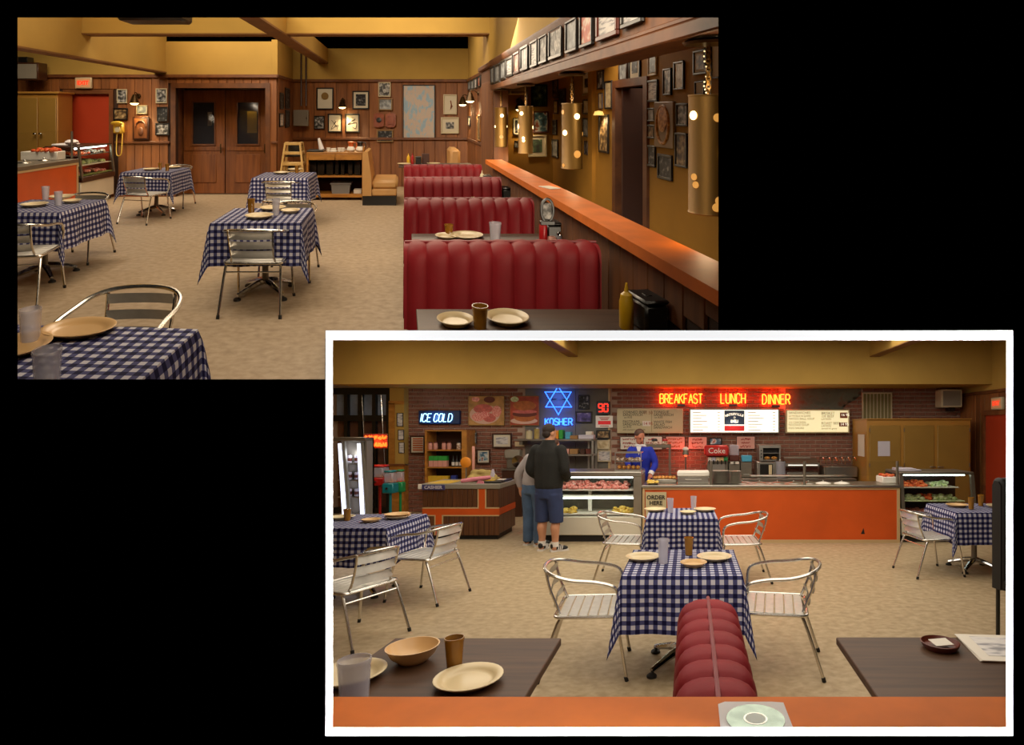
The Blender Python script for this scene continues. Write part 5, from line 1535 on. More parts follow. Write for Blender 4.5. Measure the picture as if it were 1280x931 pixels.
# clutter on the stand
thingw('yellow_mat', 'yellow paper mat on the left half of the cashier stand', 'paper', [('yellow_mat', B(AX0+.05, AX0+.40, AY0+.04, AY0+.55, AT+.001, AT+.006), 'yellow_box')])
rb = MB().tube([(Xp(573), AY0+.10, AT+.035), (Xp(585), AY0+.14, AT+.055), (Xp(600), AY0+.16, AT+.075), (Xp(608), AY0+.18, AT+.085)], [.028, .036, .034, .03], 10)
thingw('pink_bag', 'rolled pink plastic bag on the front edge of the cashier stand', 'bag', [('roll', rb, 'pink_bag'), ('loose_end', MB().prism([(Xp(594), .862), (Xp(603), .862), (Xp(602), .90), (Xp(596), .905)], 'y', AY0+.05, AY0+.08), 'pink_bag')])
OX = px(2, 582.5, 0, 9.0)[0]
k = [('fan_head', MB().lathe([(0, -.02), (.05, -.02), (.085, 0), (.085, .02), (.05, .035), (0, .035)], 20, M=Tr(OX, 9.0, 1.17) @ Matrix.Rotation(PI/2, 4, 'X')), 'orange_ball'), ('stand', MB().cyl((OX, 9.0, AT), (OX, 9.0, 1.10), .012, n=8), 'dull_steel'), ('foot', MB().lathe([(.06, 0), (.05, .015), (0, .02)], 16, (OX, 9.0, AT)), 'dull_steel')]
thingw('round_orange_tin', 'round orange disc on a small stand on the cashier stand', 'display', k)
X = px(2, 603, 0, 9.05)[0]
rd = random.Random(5)
hp = heap(X-.16, X+.20, 8.95, 9.2, AT, .16, 40, .075, 6, .6)
thingw('cloth_pile', 'khaki cloth pile at the middle of the cashier stand', 'cloth', [('cloth_pile', remeshed([hp], .018, 6), 'khaki_cloth')])
X = px(2, 590, 0, 9.2)[0]
thingw('thermometer_stick', 'tall pink stick thermometer standing on the cashier stand', 'thermometer', [('thermometer_stick', B(X-.022, X+.022, 9.25, 9.27, AT, 1.42, .008), 'pink_box')])
X = px(2, 616, 0, 9.0)[0]
thingw('paper_tent', 'small pale folded paper tent on the cashier stand', 'card', [('paper_tent', MB().prism([(X-.045, AT), (X+.045, AT), (X, 1.06)], 'y', 8.95, 9.05), 'paper_grey')])
X = px(2, 621, 0, 9.0)[0]
thingw('black_tray', 'black tray with small items at the right end of the cashier stand', 'tray', [('tray', B(X-.17, X+.16, 8.72, 9.3, AT, AT+.03, .008), 'black_plastic'), ('card', B(X-.12, X, 8.8, 8.95, AT+.03, AT+.038), 'yellow_box'), ('card', B(X+.02, X+.12, 8.95, 9.1, AT+.03, AT+.038), 'paper')])

# ---- upright cooler at the left edge
FY = 8.9
FX0, FX1 = -6.05, px(2, 457, 0, FY)[0]
FX0 = max(FX0, -.638*FY)
FZ = px(2, 0, 548, FY)[2]
k = [('cabinet_back', B(FX0, FX1, FY+.2, FY+.24, .05, FZ), 'dull_steel'), ('top', B(FX0, FX1, FY, FY+.24, FZ-.04, FZ+.02, .006), 'dull_steel'), ('base', B(FX0, FX1, FY, FY+.24, 0, .16), 'black_plastic'), ('side', B(FX1-.03, FX1, FY+.03, FY+.24, .16, FZ-.04), 'grey_metal')]
for xt, xb in ((421, 430), (445, 452.5)):
    k.append(('light_tube', MB().cyl((px(2, xt+1, 0, FY)[0], FY+.06, FZ-.08), (px(2, xb, 0, FY)[0], FY+.02, .20), .028, n=8), 'tube_white'))
    k.append(('door_mullion', MB().tube([(px(2, xt+6, 0, FY)[0], FY+.05, FZ-.05), (px(2, xb+6, 0, FY)[0], FY+.03, .18)], .035, 6), 'grey_metal'))
for z in (.35, .62, .89, 1.16):
    k.append(('shelf', B(FX0+.01, FX1-.03, FY+.09, FY+.2, z-.02, z), 'steel'))
k.append(('glass_door', B(FX0, FX1-.02, FY+.005, FY+.011, .16, FZ-.04), 'pane'))
thingw('glass_cooler', 'lit glass front drink cooler at the left edge of the deli view', 'cooler', k)
point('cooler_light', ((FX0+FX1)/2, FY+.13, 1.3), 3.5, (.8, .88, 1), .1)
CAN = [('can', MB().lathe([(.028, 0), (.033, .008), (.033, .11), (.028, .122), (0, .122)], 12), 'paper_grey'), ('band', MB().lathe([(.0336, .03), (.0336, .08)], 12), 'frame_red')]
for zi, z in enumerate((.62, .89, 1.16)):
    for i in range(4):
        X = FX0+.06+i*.115
        if X > FX1-.06: continue
        thing('drink_can', f'{ORD[i]} red banded can from the left, {ORD[2-zi]} cooler shelf from the top', 'can', CAN, (X, FY+.145, z), 0, 2, 'cans in the glass cooler')

# ---- vending gumball machines
def gumball(label, x, y0, y1, Y, body, tray, w, globe=True):
    X, _, z1 = px(2, x, y0, Y); z0 = px(2, 0, y1, Y)[2]
    k = [('base_plate', MB().lathe([(.13, 0), (.12, .03), (.03, .05)], 16, (X, Y, 0)), body), ('pole', MB().cyl((X, Y, .04), (X, Y, z0), .022, n=10), body), ('machine_body', B(X-w/2, X+w/2, Y-w/2, Y+w/2, z0, z1, .015), body)]
    if globe:
        k += [('glass_bowl', B(X-w*.40, X+w*.40, Y-w*.4, Y+w*.4, z1, z1+.18, .02), 'plastic_clear'), ('bowl_cap', B(X-w*.42, X+w*.42, Y-w*.42, Y+w*.42, z1+.18, z1+.215, .015), body), ('candy', heap(X-w*.3, X+w*.3, Y-w*.3, Y+w*.3, z1, .07, 22, .02, len(label)), tray, None, None, 'stuff')]
    k.append(('coin_knob', MB().cyl((X, Y-w/2, (z0+z1)/2), (X, Y-w/2-.03, (z0+z1)/2), .02, n=10), 'chrome'))
    thingw('gumball_machine', label, 'gumball machine', k)
gumball('red gumball machine on a red pole by the shop window', 475, 596.5, 606, 9.7, 'red_paint', 'pastry', .27)
gumball('teal gumball machine right of the red one', 488, 603.5, 616, 9.5, 'teal', 'orange_ball', .19)
gumball('green gumball machine farthest right of the three', 500.5, 602, 615, 9.8, 'green_paint', 'tomato', .13)
point('entry_fill_light', (-5.3, 9.2, 2.35), 16, WARM, .08)  # added point light to fill the dim left side

# ================================================================ people
def person(label, kit, loc, rz): return thing('person', label, 'person', kit, loc, rz)
# --- man in the black jacket, back to us; local +y is where he faces
hp_, HM = head_parts((0, .03, 1.645), -.35, (-.12, 0))
body = [loft([(0, 0, .86, .15, .11), (0, 0, .95, .185, .135), (0, .01, 1.10, .19, .14), (0, 0, 1.28, .20, .135), (0, -.01, 1.42, .19, .11), (0, -.01, 1.48, .11, .08)]), limb([(0, -.01, 1.44), (0, .01, 1.52), (0, .02, 1.58)], [.08, .066, .064])]
body += hp_
for s in (-1, 1):
    body.append(limb([(s*.095, 0, .92), (s*.10, .02, .52), (s*.105, -.01, .10)], [.105, .07, .045]))
    body.append(limb([(s*.105, -.005, .40), (s*.106, -.022, .32), (s*.105, -.012, .2)], [.055, .062, .045]))
    body.append(limb([(s*.105, -.03, .05), (s*.115, .06, .04), (s*.12, .15, .03)], [.042, .04, .03]))
    body.append(limb([(s*.20, -.01, 1.40), (s*.27, -.03, 1.14), (s*.20, .17, .99)], [.068, .052, .038]))
    body += hand((s*.20, .17, .99), (-s*.75, .55, -.1), (s*.2, .3, 1), .95, .7, -s)
man_body = remeshed(body, .011, 5)
jk = [loft([(0, 0, .87, .198, .155), (0, 0, .92, .208, .162), (0, .005, 1.05, .215, .162), (0, 0, 1.25, .225, .155), (0, -.01, 1.38, .212, .13), (0, -.012, 1.46, .15, .10), (0, -.008, 1.52, .092, .085), (0, .0, 1.555, .088, .088)])]
for s in (-1, 1):
    jk.append(limb([(s*.195, -.01, 1.41), (s*.25, -.02, 1.27), (s*.278, -.035, 1.13), (s*.25, .07, 1.05), (s*.20, .15, 1.0)], [.085, .078, .068, .062, .052]))
jacket = remeshed(jk, .014, 5)
sh = [loft([(0, 0, .74, .185, .142), (0, 0, .84, .200, .152), (0, 0, .93, .196, .15)])]
for s in (-1, 1):
    sh.append(loft([(s*.112, .012, .40, .098, .102), (s*.110, .014, .48, .100, .106), (s*.102, .01, .64, .106, .118), (s*.092, 0, .80, .11, .135)]))
shorts = remeshed(sh, .012, 5)
def shoe(s, x, y, rot):
    M = Tr(x, y, 0) @ Rz(rot)
    up = remeshed([MB().ball((0, .02, .055), (.045, .075, .05), 12, 8, M), MB().ball((0, .10, .04), (.046, .085, .034), 12, 8, M), MB().ball((0, -.03, .075), (.040, .042, .05), 12, 8, M)], .009, 3)
    sole = MB().prism([(-.038, -.07), (.038, -.07), (.045, .03), (.05, .12), (.03, .185), (-.03, .185), (-.05, .12), (-.045, .03)], 'z', 0, .022, M)
    st = MB()
    for k in range(3):
        for q in (-1, 1):
            st.tube([(q*.052, .02+k*.026, .022), (q*.048, .035+k*.026, .055), (q*.030, .045+k*.026, .083)], .006, 5, M=M)
    return [('shoe', up, 'shoe_black', [('sole', sole, 'shoe_white'), ('stripe', st, 'shoe_white')])]
sock = MB()
for s in (-1, 1): sock.tube([(s*.105, -.012, .07), (s*.105, -.012, .135)], [.056, .052], 12)
hair = MB().ball((0, -.028, .052), (.084, .094, .090), 16, 10, HM).ball((0, -.062, -.005), (.072, .052, .07), 14, 8, HM)
k = [('body', man_body, 'skin'), ('jacket', jacket, 'jacket_black'), ('shorts', shorts, 'denim_dark'), ('socks', sock, 'shoe_white'), ('hair', hair, 'hair_dark')] + shoe(-1, -.105, -.01, .1) + shoe(1, .11, -.01, -.75)
o = person('man seen from behind in black jacket, blue denim shorts and black sneakers', k, (px(2, 686, 0, 7.86)[0], 7.86, 0), -.30)
# --- man in grey sweatshirt, stooping behind him
hp_, HM = head_parts((.14, .26, 1.44), -.5, (-.6, 0))
body = [loft([(0, 0, .84, .14, .11), (0, 0, .95, .15, .115), (.01, .03, 1.10, .15, .115), (.03, .08, 1.24, .15, .10), (.05, .13, 1.32, .11, .07)]), limb([(.05, .13, 1.30), (.09, .18, 1.37), (.12, .23, 1.41)], [.08, .062, .06])]
body += hp_
for s in (-1, 1):
    body.append(limb([(s*.09, 0, .90), (s*.10, .02, .50), (s*.10, -.01, .09)], [.10, .065, .045]))
    body.append(limb([(s*.10, -.03, .05), (s*.11, .06, .04), (s*.115, .15, .03)], [.042, .04, .03]))
    ax = -.285 if s < 0 else .22
    body.append(limb([(s*.17+.02, .07, 1.27), (ax, .0, 1.04), (ax*.97, .02, .83)], [.052, .044, .034]))
    body += hand((ax*.97, .02, .815), (.15, .2, -1), (s*1, 0, 0), .95, .45, s)
b2 = remeshed(body, .011, 5)
sw = [loft([(0, 0, .86, .165, .135), (0, .0, .93, .182, .145), (.005, .02, 1.05, .182, .145), (.02, .06, 1.18, .185, .135), (.04, .10, 1.29, .165, .11), (.06, .14, 1.36, .095, .08)])]
for s in (-1, 1):
    ax = -.285 if s < 0 else .22
    sw.append(limb([(s*.17+.02, .07, 1.27), (ax, .0, 1.04), (ax*.975, .016, .865)], [.072, .066, .046]))
sweat = remeshed(sw, .014, 4)
jn = [loft([(0, 0, .76, .175, .135), (0, 0, .86, .185, .142), (0, 0, .91, .18, .14)])]
for s in (-1, 1): jn.append(loft([(s*.10, -.005, .055, .072, .078), (s*.10, .0, .20, .075, .08), (s*.10, .012, .48, .084, .09), (s*.095, .005, .66, .098, .108), (s*.088, 0, .80, .10, .125)]))
jeans = remeshed(jn, .012, 4)
hair = MB().ball((0, -.03, .05), (.082, .092, .085), 16, 10, HM)
k = [('body', b2, 'skin'), ('sweatshirt', sweat, 'sweat_grey'), ('jeans', jeans, 'jeans'), ('hair', hair, 'hair_brown')] + shoe(-1, -.10, -.01, .1) + shoe(1, .10, -.01, -.5)
person('man stooping in grey sweatshirt and jeans behind the man in black', k, (px(2, 667, 0, 8.22)[0], 8.22, 0), -.45)
# --- woman behind the counter, facing us and looking down to our left
hp_, HM = head_parts((.0, .09, 1.565), .75, (-.42, 0))
body = [loft([(0, 0, .80, .17, .13), (0, 0, .92, .18, .13), (0, .0, 1.05, .145, .115), (0, .02, 1.22, .165, .125), (0, .03, 1.36, .16, .10), (0, .03, 1.41, .09, .07)]), limb([(0, .03, 1.38), (0, .04, 1.44), (0, .06, 1.50)], [.065, .052, .052])]
body += hp_
for s in (-1, 1):
    body.append(limb([(s*.09, 0, .86), (s*.09, .01, .48), (s*.09, -.01, .08)], [.095, .062, .042]))
    body.append(limb([(s*.09, -.03, .05), (s*.10, .06, .04), (s*.10, .13, .03)], [.04, .036, .028]))
ar = {-1: [(-.165, .03, 1.34), (-.245, .04, 1.12), (-.21, .20, .955)], 1: [(.165, .03, 1.34), (.21, .10, 1.14), (.14, .26, 1.10)]}
for s in (-1, 1):
    body.append(limb(ar[s], [.055, .044, .032])); a = Vector(ar[s][2]); d_ = a-Vector(ar[s][1])
    body += hand(a, (d_.x*.3, d_.y, d_.z*.6), (0, .3, 1), .85, .6, -s)
b3 = remeshed(body, .010, 5)
cd = [loft([(0, 0, .78, .185, .145), (0, 0, .92, .195, .148), (0, 0, 1.05, .162, .13), (0, .02, 1.22, .182, .142), (0, .028, 1.34, .178, .115), (0, .03, 1.405, .105, .085)])]
cd.append(limb([(-.16, .03, 1.345), (-.225, .03, 1.22), (-.252, .045, 1.10), (-.215, .18, .975)], [.07, .062, .056, .046]))
cd.append(limb([(.16, .03, 1.345), (.20, .07, 1.22), (.205, .11, 1.14), (.15, .24, 1.105)], [.07, .06, .052, .046]))
cardigan = remeshed(cd, .012, 4)
collar = MB().tube([(.075*math.cos(a)*1.15, .035+.07*math.sin(a), 1.415+.02*math.sin(a)) for a in [i*2*PI/14 for i in range(14)]], .020, 8, closed=True)
shirt = MB().prism([(-.045, 1.42), (.045, 1.42), (0, 1.27)], 'y', .145, .158)
cuff = MB().tube([(-.222, .16, .992), (-.208, .205, .95)], [.050, .046], 10)
skirt = remeshed([loft([(0, 0, .05, .17, .14), (0, 0, .4, .19, .155), (0, 0, .8, .19, .15), (0, 0, .9, .185, .145)])], .014, 2)
hair = MB().ball((0, -.028, .048), (.085, .096, .092), 16, 10, HM).ball((0, -.115, .03), (.045, .045, .05), 12, 8, HM)
eyes = MB()
for s in (-1, 1): eyes.ball((s*.034, .086, .018), (.012, .007, .006), 8, 5, HM)
lips = MB().ball((0, .092, -.055), (.022, .008, .007), 8, 5, HM)
k = [('body', b3, 'skin2'), ('cardigan', cardigan, 'blue_knit'), ('collar', collar, 'white_cloth'), ('shirt_front', shirt, 'white_cloth'), ('cuff', cuff, 'white_cloth'), ('skirt', skirt, 'ink'), ('hair', hair, 'hair_brown'), ('eyes', eyes, 'hair_dark'), ('lips', lips, 'frame_red')]
person('woman in blue cardigan and white collar bending behind the serving counter', k, (px(2, 801, 0, 9.45)[0], 9.48, 0), PI-.15)
# ================================================================ dining room (room 1, on the raked stage)
def S1(name, mb, mat, label=None): return struct(name, mb, mat, 1, (0, 0, 0), label)
def p1(e, par): return part(e, par, 0, 1)
def zb(y): return max(0.0, 1.722-.390*y)
YA, YC_ = 11.6, 13.2
XST = px(1, 346, 0, YA)[0]
ZP = 2.53
ZHA, ZHC = 3.21, 3.25
fl = MB().prism([(-9.4, 13.3), (2.8, 13.3), (2.8, 4.41), (-.62, 4.41), (-.235, 1.6), (-3.2, 1.6), (-9.4, 7.0)][::-1], 'z', -.05, 0)
S1('floor', fl, 'floor_dining')
def planks_y(par, x0, x1, y, holes=(), w=.172, z0=0, z1=2.46):
    n = round((x1-x0)/w); w = (x1-x0)/n
    for i in range(n):
        a = x0+i*w; lo = z0
        for (h0, h1, top) in holes:
            if a+w*.6 > h0 and a+w*.4 < h1: lo = max(lo, top)
        if z1-lo < .03: continue
        p1(('plank', B(a+.003, a+w-.003, y-.016, y, lo, z1, .004), 'plank_y'), par)
def planks_x(par, x, y0, y1, s, w=.172, z0=None, z1=2.46, mat='plank_y'):
    n = round((y1-y0)/w); w = (y1-y0)/n
    for i in range(n):
        a = y0+i*w
        lo = zb(a) if z0 is None else z0
        xa, xb = (x-.016, x) if s < 0 else (x, x+.016)
        p1(('plank', B(xa, xb, a+.003, a+w-.003, lo, z1, .004), mat), par)
# left back wall with the red door and the recessed double doors
RD = (px(1, 85, 0, YA)[0], px(1, 137, 0, YA)[0], 2.13)
DD = (px(1, 220, 0, YA)[0], px(1, 332, 0, YA)[0], 2.25)
wa = MB().box(-9.4, RD[0], YA, YA+.12, 0, ZHA).box(RD[0], RD[1], YA, YA+.12, RD[2], ZHA).box(RD[1], DD[0], YA, YA+.12, 0, ZHA).box(DD[0], DD[1], YA, YA+.12, DD[2], ZHA).box(DD[1], XST, YA, YA+.12, 0, ZHA)
W1 = S1('wall_back', wa, 'groove')
planks_y(W1, -9.2, XST, YA, ((RD[0]-.1, RD[1]+.1, RD[2]+.1), (DD[0]-.1, DD[1]+.1, DD[2]+.1)))
p1(('header', B(-9.4, XST-.101, YA-.03, YA+.1, ZP, ZHA), 'mustard', None, 'mustard plaster header above the planks'), W1)
p1(('top_rail', B(-9.2, XST+.02, YA-.05, YA, 2.46, ZP, .008), 'trim_wood'), W1)
p1(('chair_rail', B(RD[1]+.12, DD[0]-.12, YA-.045, YA, 1.10, 1.15, .008), 'trim_wood'), W1)
p1(('chair_rail', B(DD[1]+.12, XST+.02, YA-.045, YA, 1.10, 1.15, .008), 'trim_wood'), W1)
d = S1('door_1', B(RD[0], RD[1], YA+.03, YA+.07, 0, RD[2]), 'red_door')
p1(('door_frame', MB().box(RD[0]-.09, RD[0], YA-.03, YA+.08, 0, RD[2]+.09).box(RD[1], RD[1]+.09, YA-.03, YA+.08, 0, RD[2]+.09).box(RD[0], RD[1], YA-.03, YA+.08, RD[2], RD[2]+.09), 'trim_wood'), d)
YD = YA+.35
rec = S1('trim_1', MB().box(DD[0]-.1, DD[0], YA-.03, YD+.1, 0, DD[2]+.1).box(DD[1], DD[1]+.1, YA-.03, YD+.1, 0, DD[2]+.1).box(DD[0], DD[1], YA-.03, YD+.1, DD[2], DD[2]+.1), 'trim_wood', 'wood casing of the recessed double doors')
xm = px(1, 281.5, 0, YD)[0]
for i, (xa, xb, wxa, wxb) in enumerate(((DD[0]+.02, xm-.01, 241, 268), (xm+.01, DD[1]-.02, 296.5, 323))):
    wa_, wb_ = px(1, wxa, 0, YD)[0], px(1, wxb, 0, YD)[0]
    zt, zb_ = px(1, 0, 128, YD)[2], px(1, 0, 180, YD)[2]
    leaf = MB().box(xa, wa_, YD, YD+.05, .02, DD[2]-.03).box(wb_, xb, YD, YD+.05, .02, DD[2]-.03).box(wa_, wb_, YD, YD+.05, zt, DD[2]-.03).box(wa_, wb_, YD, YD+.05, .02, zb_)
    dr = S1('door_%d' % (i+2), leaf, 'door_wood')
    p1(('pane', B(wa_, wb_, YD+.02, YD+.028, zb_, zt), 'pane_dark'), dr)
    p1(('glazing_bead', MB().box(wa_-.03, wa_, YD-.015, YD, zb_-.03, zt+.03).box(wb_, wb_+.03, YD-.015, YD, zb_-.03, zt+.03).box(wa_, wb_, YD-.015, YD, zt, zt+.03).box(wa_, wb_, YD-.015, YD, zb_-.03, zb_), 'trim_wood'), dr)
    p1(('lower_panel', B(wa_-.04, wb_+.04, YD-.012, YD, .25, zb_-.22, .006), 'door_wood'), dr)
    p1(('upper_rail', B(xa+.03, xb-.03, YD-.01, YD, zb_-.14, zb_-.06, .004), 'door_wood'), dr)
    p1(('handle', MB().cyl((xb-.07, YD, .98), (xb-.07, YD-.05, .98), .012, n=8).box(xb-.085, xb-.055, YD-.06, YD-.045, .88, 1.08, .005), 'brass_dark'), dr)
S1('wall_back', B(DD[0], DD[1], YD+.25, YD+.27, 0, DD[2]), 'night', 'near black board standing in for the dark lobby behind the double doors')  # lobby darkness put into the board's colour
thingw('lobby_poster', 'yellow poster seen through the right door window', 'poster', [('lobby_poster', pb(1, 309, 139, 321, 166, YD+.2, .02, 0), 'yellow_box')], 1)
thingw('lobby_light', 'white lit strip seen through the left door window', 'lamp', [('lobby_light', pb(1, 259.5, 140, 264.5, 157, YD+.2, .02, 0), 'cream_plate')], 1)
point('lobby_fill_light', (px(1, 306, 0, YD)[0], YD+.13, 2.02), 3, WARM, .03, 1)  # added to brighten the poster behind the door glass
# step wall and rear wall
W2s = S1('wall_left', B(XST-.1, XST, YA+.05, YC_+.1, 0, ZHC), 'groove')
planks_x(W2s, XST, YA+.02, YC_, 1)
p1(('header', B(XST-.1, XST+.02, YA-.03, YC_, ZP, ZHC), 'mustard'), W2s)
p1(('top_rail', B(XST, XST+.04, YA-.04, YC_, 2.46, ZP, .008), 'trim_wood'), W2s)
W3 = S1('wall_back', B(XST, 1.7, YC_, YC_+.1, 0, ZHC), 'groove')
planks_y(W3, XST, 1.51, YC_, w=.26)
p1(('header', B(XST, 1.7, YC_-.03, YC_+.1, ZP, ZHC), 'mustard', None, 'mustard plaster header above the rear planks'), W3)
p1(('top_rail', B(XST, 1.51, YC_-.05, YC_, 2.46, ZP, .008), 'trim_wood'), W3)
p1(('chair_rail', B(XST, 1.51, YC_-.045, YC_, 1.10, 1.16, .008), 'trim_wood'), W3)
# right wall beyond the opening, pillar, header board, ledge
W4 = S1('wall_right', B(1.51, 1.62, 9.2, YC_, 0, 4.2), 'mustard')
planks_x(W4, 1.51, 9.2, YC_, -1)
p1(('top_rail', B(1.47, 1.51, 9.2, YC_, 2.46, ZP, .008), 'trim_wood'), W4)
p1(('chair_rail', B(1.47, 1.51, 9.2, YC_, 1.10, 1.16, .008), 'trim_wood'), W4)
S1('wall_right', B(1.30, 1.58, 2.2, 9.2, 2.44, 4.4), 'mustard', 'mustard wall above the picture board')
pil = S1('trim_2', B(1.27, 1.47, 7.9, 9.2, 0, 2.46), 'ledge_wood', 'panelled wood pillar at the far end of the ledge')
p1(('pillar_cap', B(1.22, 1.5, 7.85, 9.25, 2.40, 2.47, .01), 'trim_wood'), pil)
p1(('pillar_panel', B(1.255, 1.27, 8.0, 9.1, .2, 2.2, .005), 'plank_y'), pil)
hb = S1('trim_3', B(1.25, 1.55, 2.1, 7.9, 2.07, 2.44), 'ledge_wood', 'wood picture board over the ledge')
p1(('crown_moulding', MB().prism([(1.20, 2.44), (1.25, 2.37), (1.25, 2.46), (1.20, 2.46)], 'y', 2.1, 7.9), 'trim_wood'), hb)
p1(('lower_moulding', B(1.215, 1.25, 2.1, 7.9, 2.05, 2.12, .008), 'trim_wood'), hb)
p1(('lower_moulding', B(1.235, 1.25, 2.1, 7.9, 2.125, 2.15, .005), 'trim_wood'), hb)
S1('trim_4', MB().prism([(1.075, 7.4), (1.29, 7.4), (1.29, 1.86), (1.075, 1.86)], 'z', 1.06, 1.113), 'orange_top', 'long orange topped ledge beside the booths')
W5 = S1('wall_right', MB().prism([(1.86, zb(1.86)), (4.41, zb(4.41)), (7.9, 0), (7.9, 1.06), (1.86, 1.06)], 'x', 1.20, 1.27), 'groove', 'planked half wall under the orange ledge')
planks_x(W5, 1.20, 1.86, 7.9, -1, z1=1.06, mat='ledge_wood')
# hallway beyond the ledge
XH = 2.66
S1('wall_right', MB().box(XH, XH+.1, 4.25, 6.15, .1, 3.0).box(XH, XH+.1, 7.0, 10.1, 0, 3.0).box(XH, XH+.1, 6.15, 7.0, 2.05, 3.0), 'mustard_hall', 'mustard hallway wall of pictures')
S1('wall_back', B(1.45, 2.76, 10.0, 10.1, 0, 3.0), 'mustard_hall', 'mustard end wall of the hallway')
S1('ceiling', B(1.5, 2.76, 2.0, 10.1, 2.85, 2.9), 'mustard_hall')
S1('trim_5', B(XH-.05, XH, 7.78, 7.95, 0, 2.85), 'mustard_hall')
d = S1('door_4', B(XH+.5, XH+.54, 6.0, 7.2, 0, 2.05), 'night')  # black backing paints in the dark beyond the doorway
p1(('door_frame', MB().box(XH-.03, XH+.12, 6.07, 6.17, 0, 2.13).box(XH-.03, XH+.12, 6.98, 7.08, 0, 2.13).box(XH-.03, XH+.12, 6.17, 6.98, 2.04, 2.13), 'trim_wood'), d)
p1(('door_leaf', B(XH+.02, XH+.46, 6.86, 6.90, 0, 2.03), 'dark_brown_door'), d)
# beams of the open ceiling
S1('trim_6', B(-5.14, -4.92, 5.6, YA, 2.585, 4.2), 'mustard', 'deep mustard beam along the left of the dining room')
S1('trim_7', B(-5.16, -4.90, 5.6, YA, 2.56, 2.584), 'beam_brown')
S1('trim_8', B(-4.92, 1.45, 8.55, 8.80, 2.95, 3.7), 'mustard', 'mustard cross beam over the dining room')
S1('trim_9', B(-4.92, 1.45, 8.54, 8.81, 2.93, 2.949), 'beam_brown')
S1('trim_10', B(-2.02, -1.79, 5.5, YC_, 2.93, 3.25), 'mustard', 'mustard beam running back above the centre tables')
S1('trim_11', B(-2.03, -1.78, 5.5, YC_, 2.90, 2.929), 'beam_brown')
k = [('housing', B(-3.55, -2.75, 6.9, 7.3, 2.875, 3.15, .03), 'black_plastic'), ('hanger', MB().cyl((-3.15, 7.1, 3.1), (-3.15, 7.1, 4.4), .03, n=8), 'black_plastic')]
thingw('stage_lamp', 'black stage lamp housing hanging at the top of the dining room view', 'lamp', k, 1)

# ---- left side: speaker, cabinet, exit sign, counter, food case
k = [('speaker_box', pb(1, 20, 78, 47.5, 100, 11.2, .3, .01), 'frame_brown'), ('speaker_cloth', pb(1, 22, 80, 45.5, 98, 11.19, .012, 0), 'plate_grey'), ('bracket', pb(1, 22, 71, 34, 78, 11.3, .2), 'black_plastic')]
thingw('wall_speaker', 'grey cloth speaker box high at the left end of the dining room', 'speaker', k, 1)
k = [('carcass', pb(1, -20, 117, 72, 262, 11.05, .5, .01), 'cabinet_side'), ('top', pb(1, -20, 114.5, 73, 117, 11.02, .55, .005), 'cabinet_side')]
for xa, xb, hx in ((-18, 20, 18), (22, 46.5, 44), (48.5, 70, 51)):
    X = px(1, hx, 0, 11)[0]; Z_ = px(1, 0, 167, 11)[2]
    k.append(('door', pb(1, xa, 122, xb, 255, 11.02, .03, .006), 'cabinet_tan', [('handle', MB().cyl((X, 11.02, Z_), (X, 10.98, Z_), .014, n=8).ball((X, 10.97, Z_), (.035, .016, .02), 8, 5), 'chrome')]))
thingw('tan_cabinet', 'tall tan cabinet at the left edge of the dining room view', 'cabinet', k, 1)
xe, _, ze = px(1, 106.5, 104, YA)
exit_sign('red lit EXIT sign above the red door in the dining room', xe, YA-.02, ze, 0, 1, .34, .23)
k = [('front_panel', B(-5.97, -5.95, 6.8, 10.2, .05, .80), 'orange_panel'), ('body', B(-6.7, -5.98, 6.8, 10.18, 0, .80), 'dull_steel'), ('rim', B(-5.98, -5.935, 6.8, 10.22, .795, .83), 'beige_trim'), ('end_strip', B(-5.975, -5.94, 10.17, 10.22, 0, .80), 'beige_trim'), ('worktop', B(-6.72, -5.93, 6.8, 10.22, .83, .90, .008), 'dull_steel'),
     ('guard_post', MB().cyl((-6.02, 10.15, .9), (-6.02, 10.15, 1.40), .02, n=8), 'dull_steel'), ('guard_glass', B(-6.03, -6.02, 7.2, 10.1, 1.05, 1.42), 'pane')]
for i in range(4): k.append(('well_lid', MB().lathe([(.10, 0), (.09, .02), (0, .03)], 14, (-6.3, 8.3+i*.5, .90)), 'steel', [('lid_knob', MB().ball((-6.3, 8.3+i*.5, .94), .016, 8, 5), 'chrome')]))
thingw('serving_counter', 'orange fronted serving counter at the left of the dining room', 'counter', k, 1)
k = [('tray_box', B(-6.75, -6.10, 9.85, 10.1, .90, 1.05, .01), 'white_paint'), ('food', heap(-6.55, -6.15, 9.86, 10.05, 1.05, .05, 40, .045, 8), 'tomato', None, None, 'stuff')]
thingw('white_tray', 'white tray of red food on the orange counter in the dining room', 'tray', k, 1)
xg, yg0, yg1 = -5.95, 10.27, 11.45
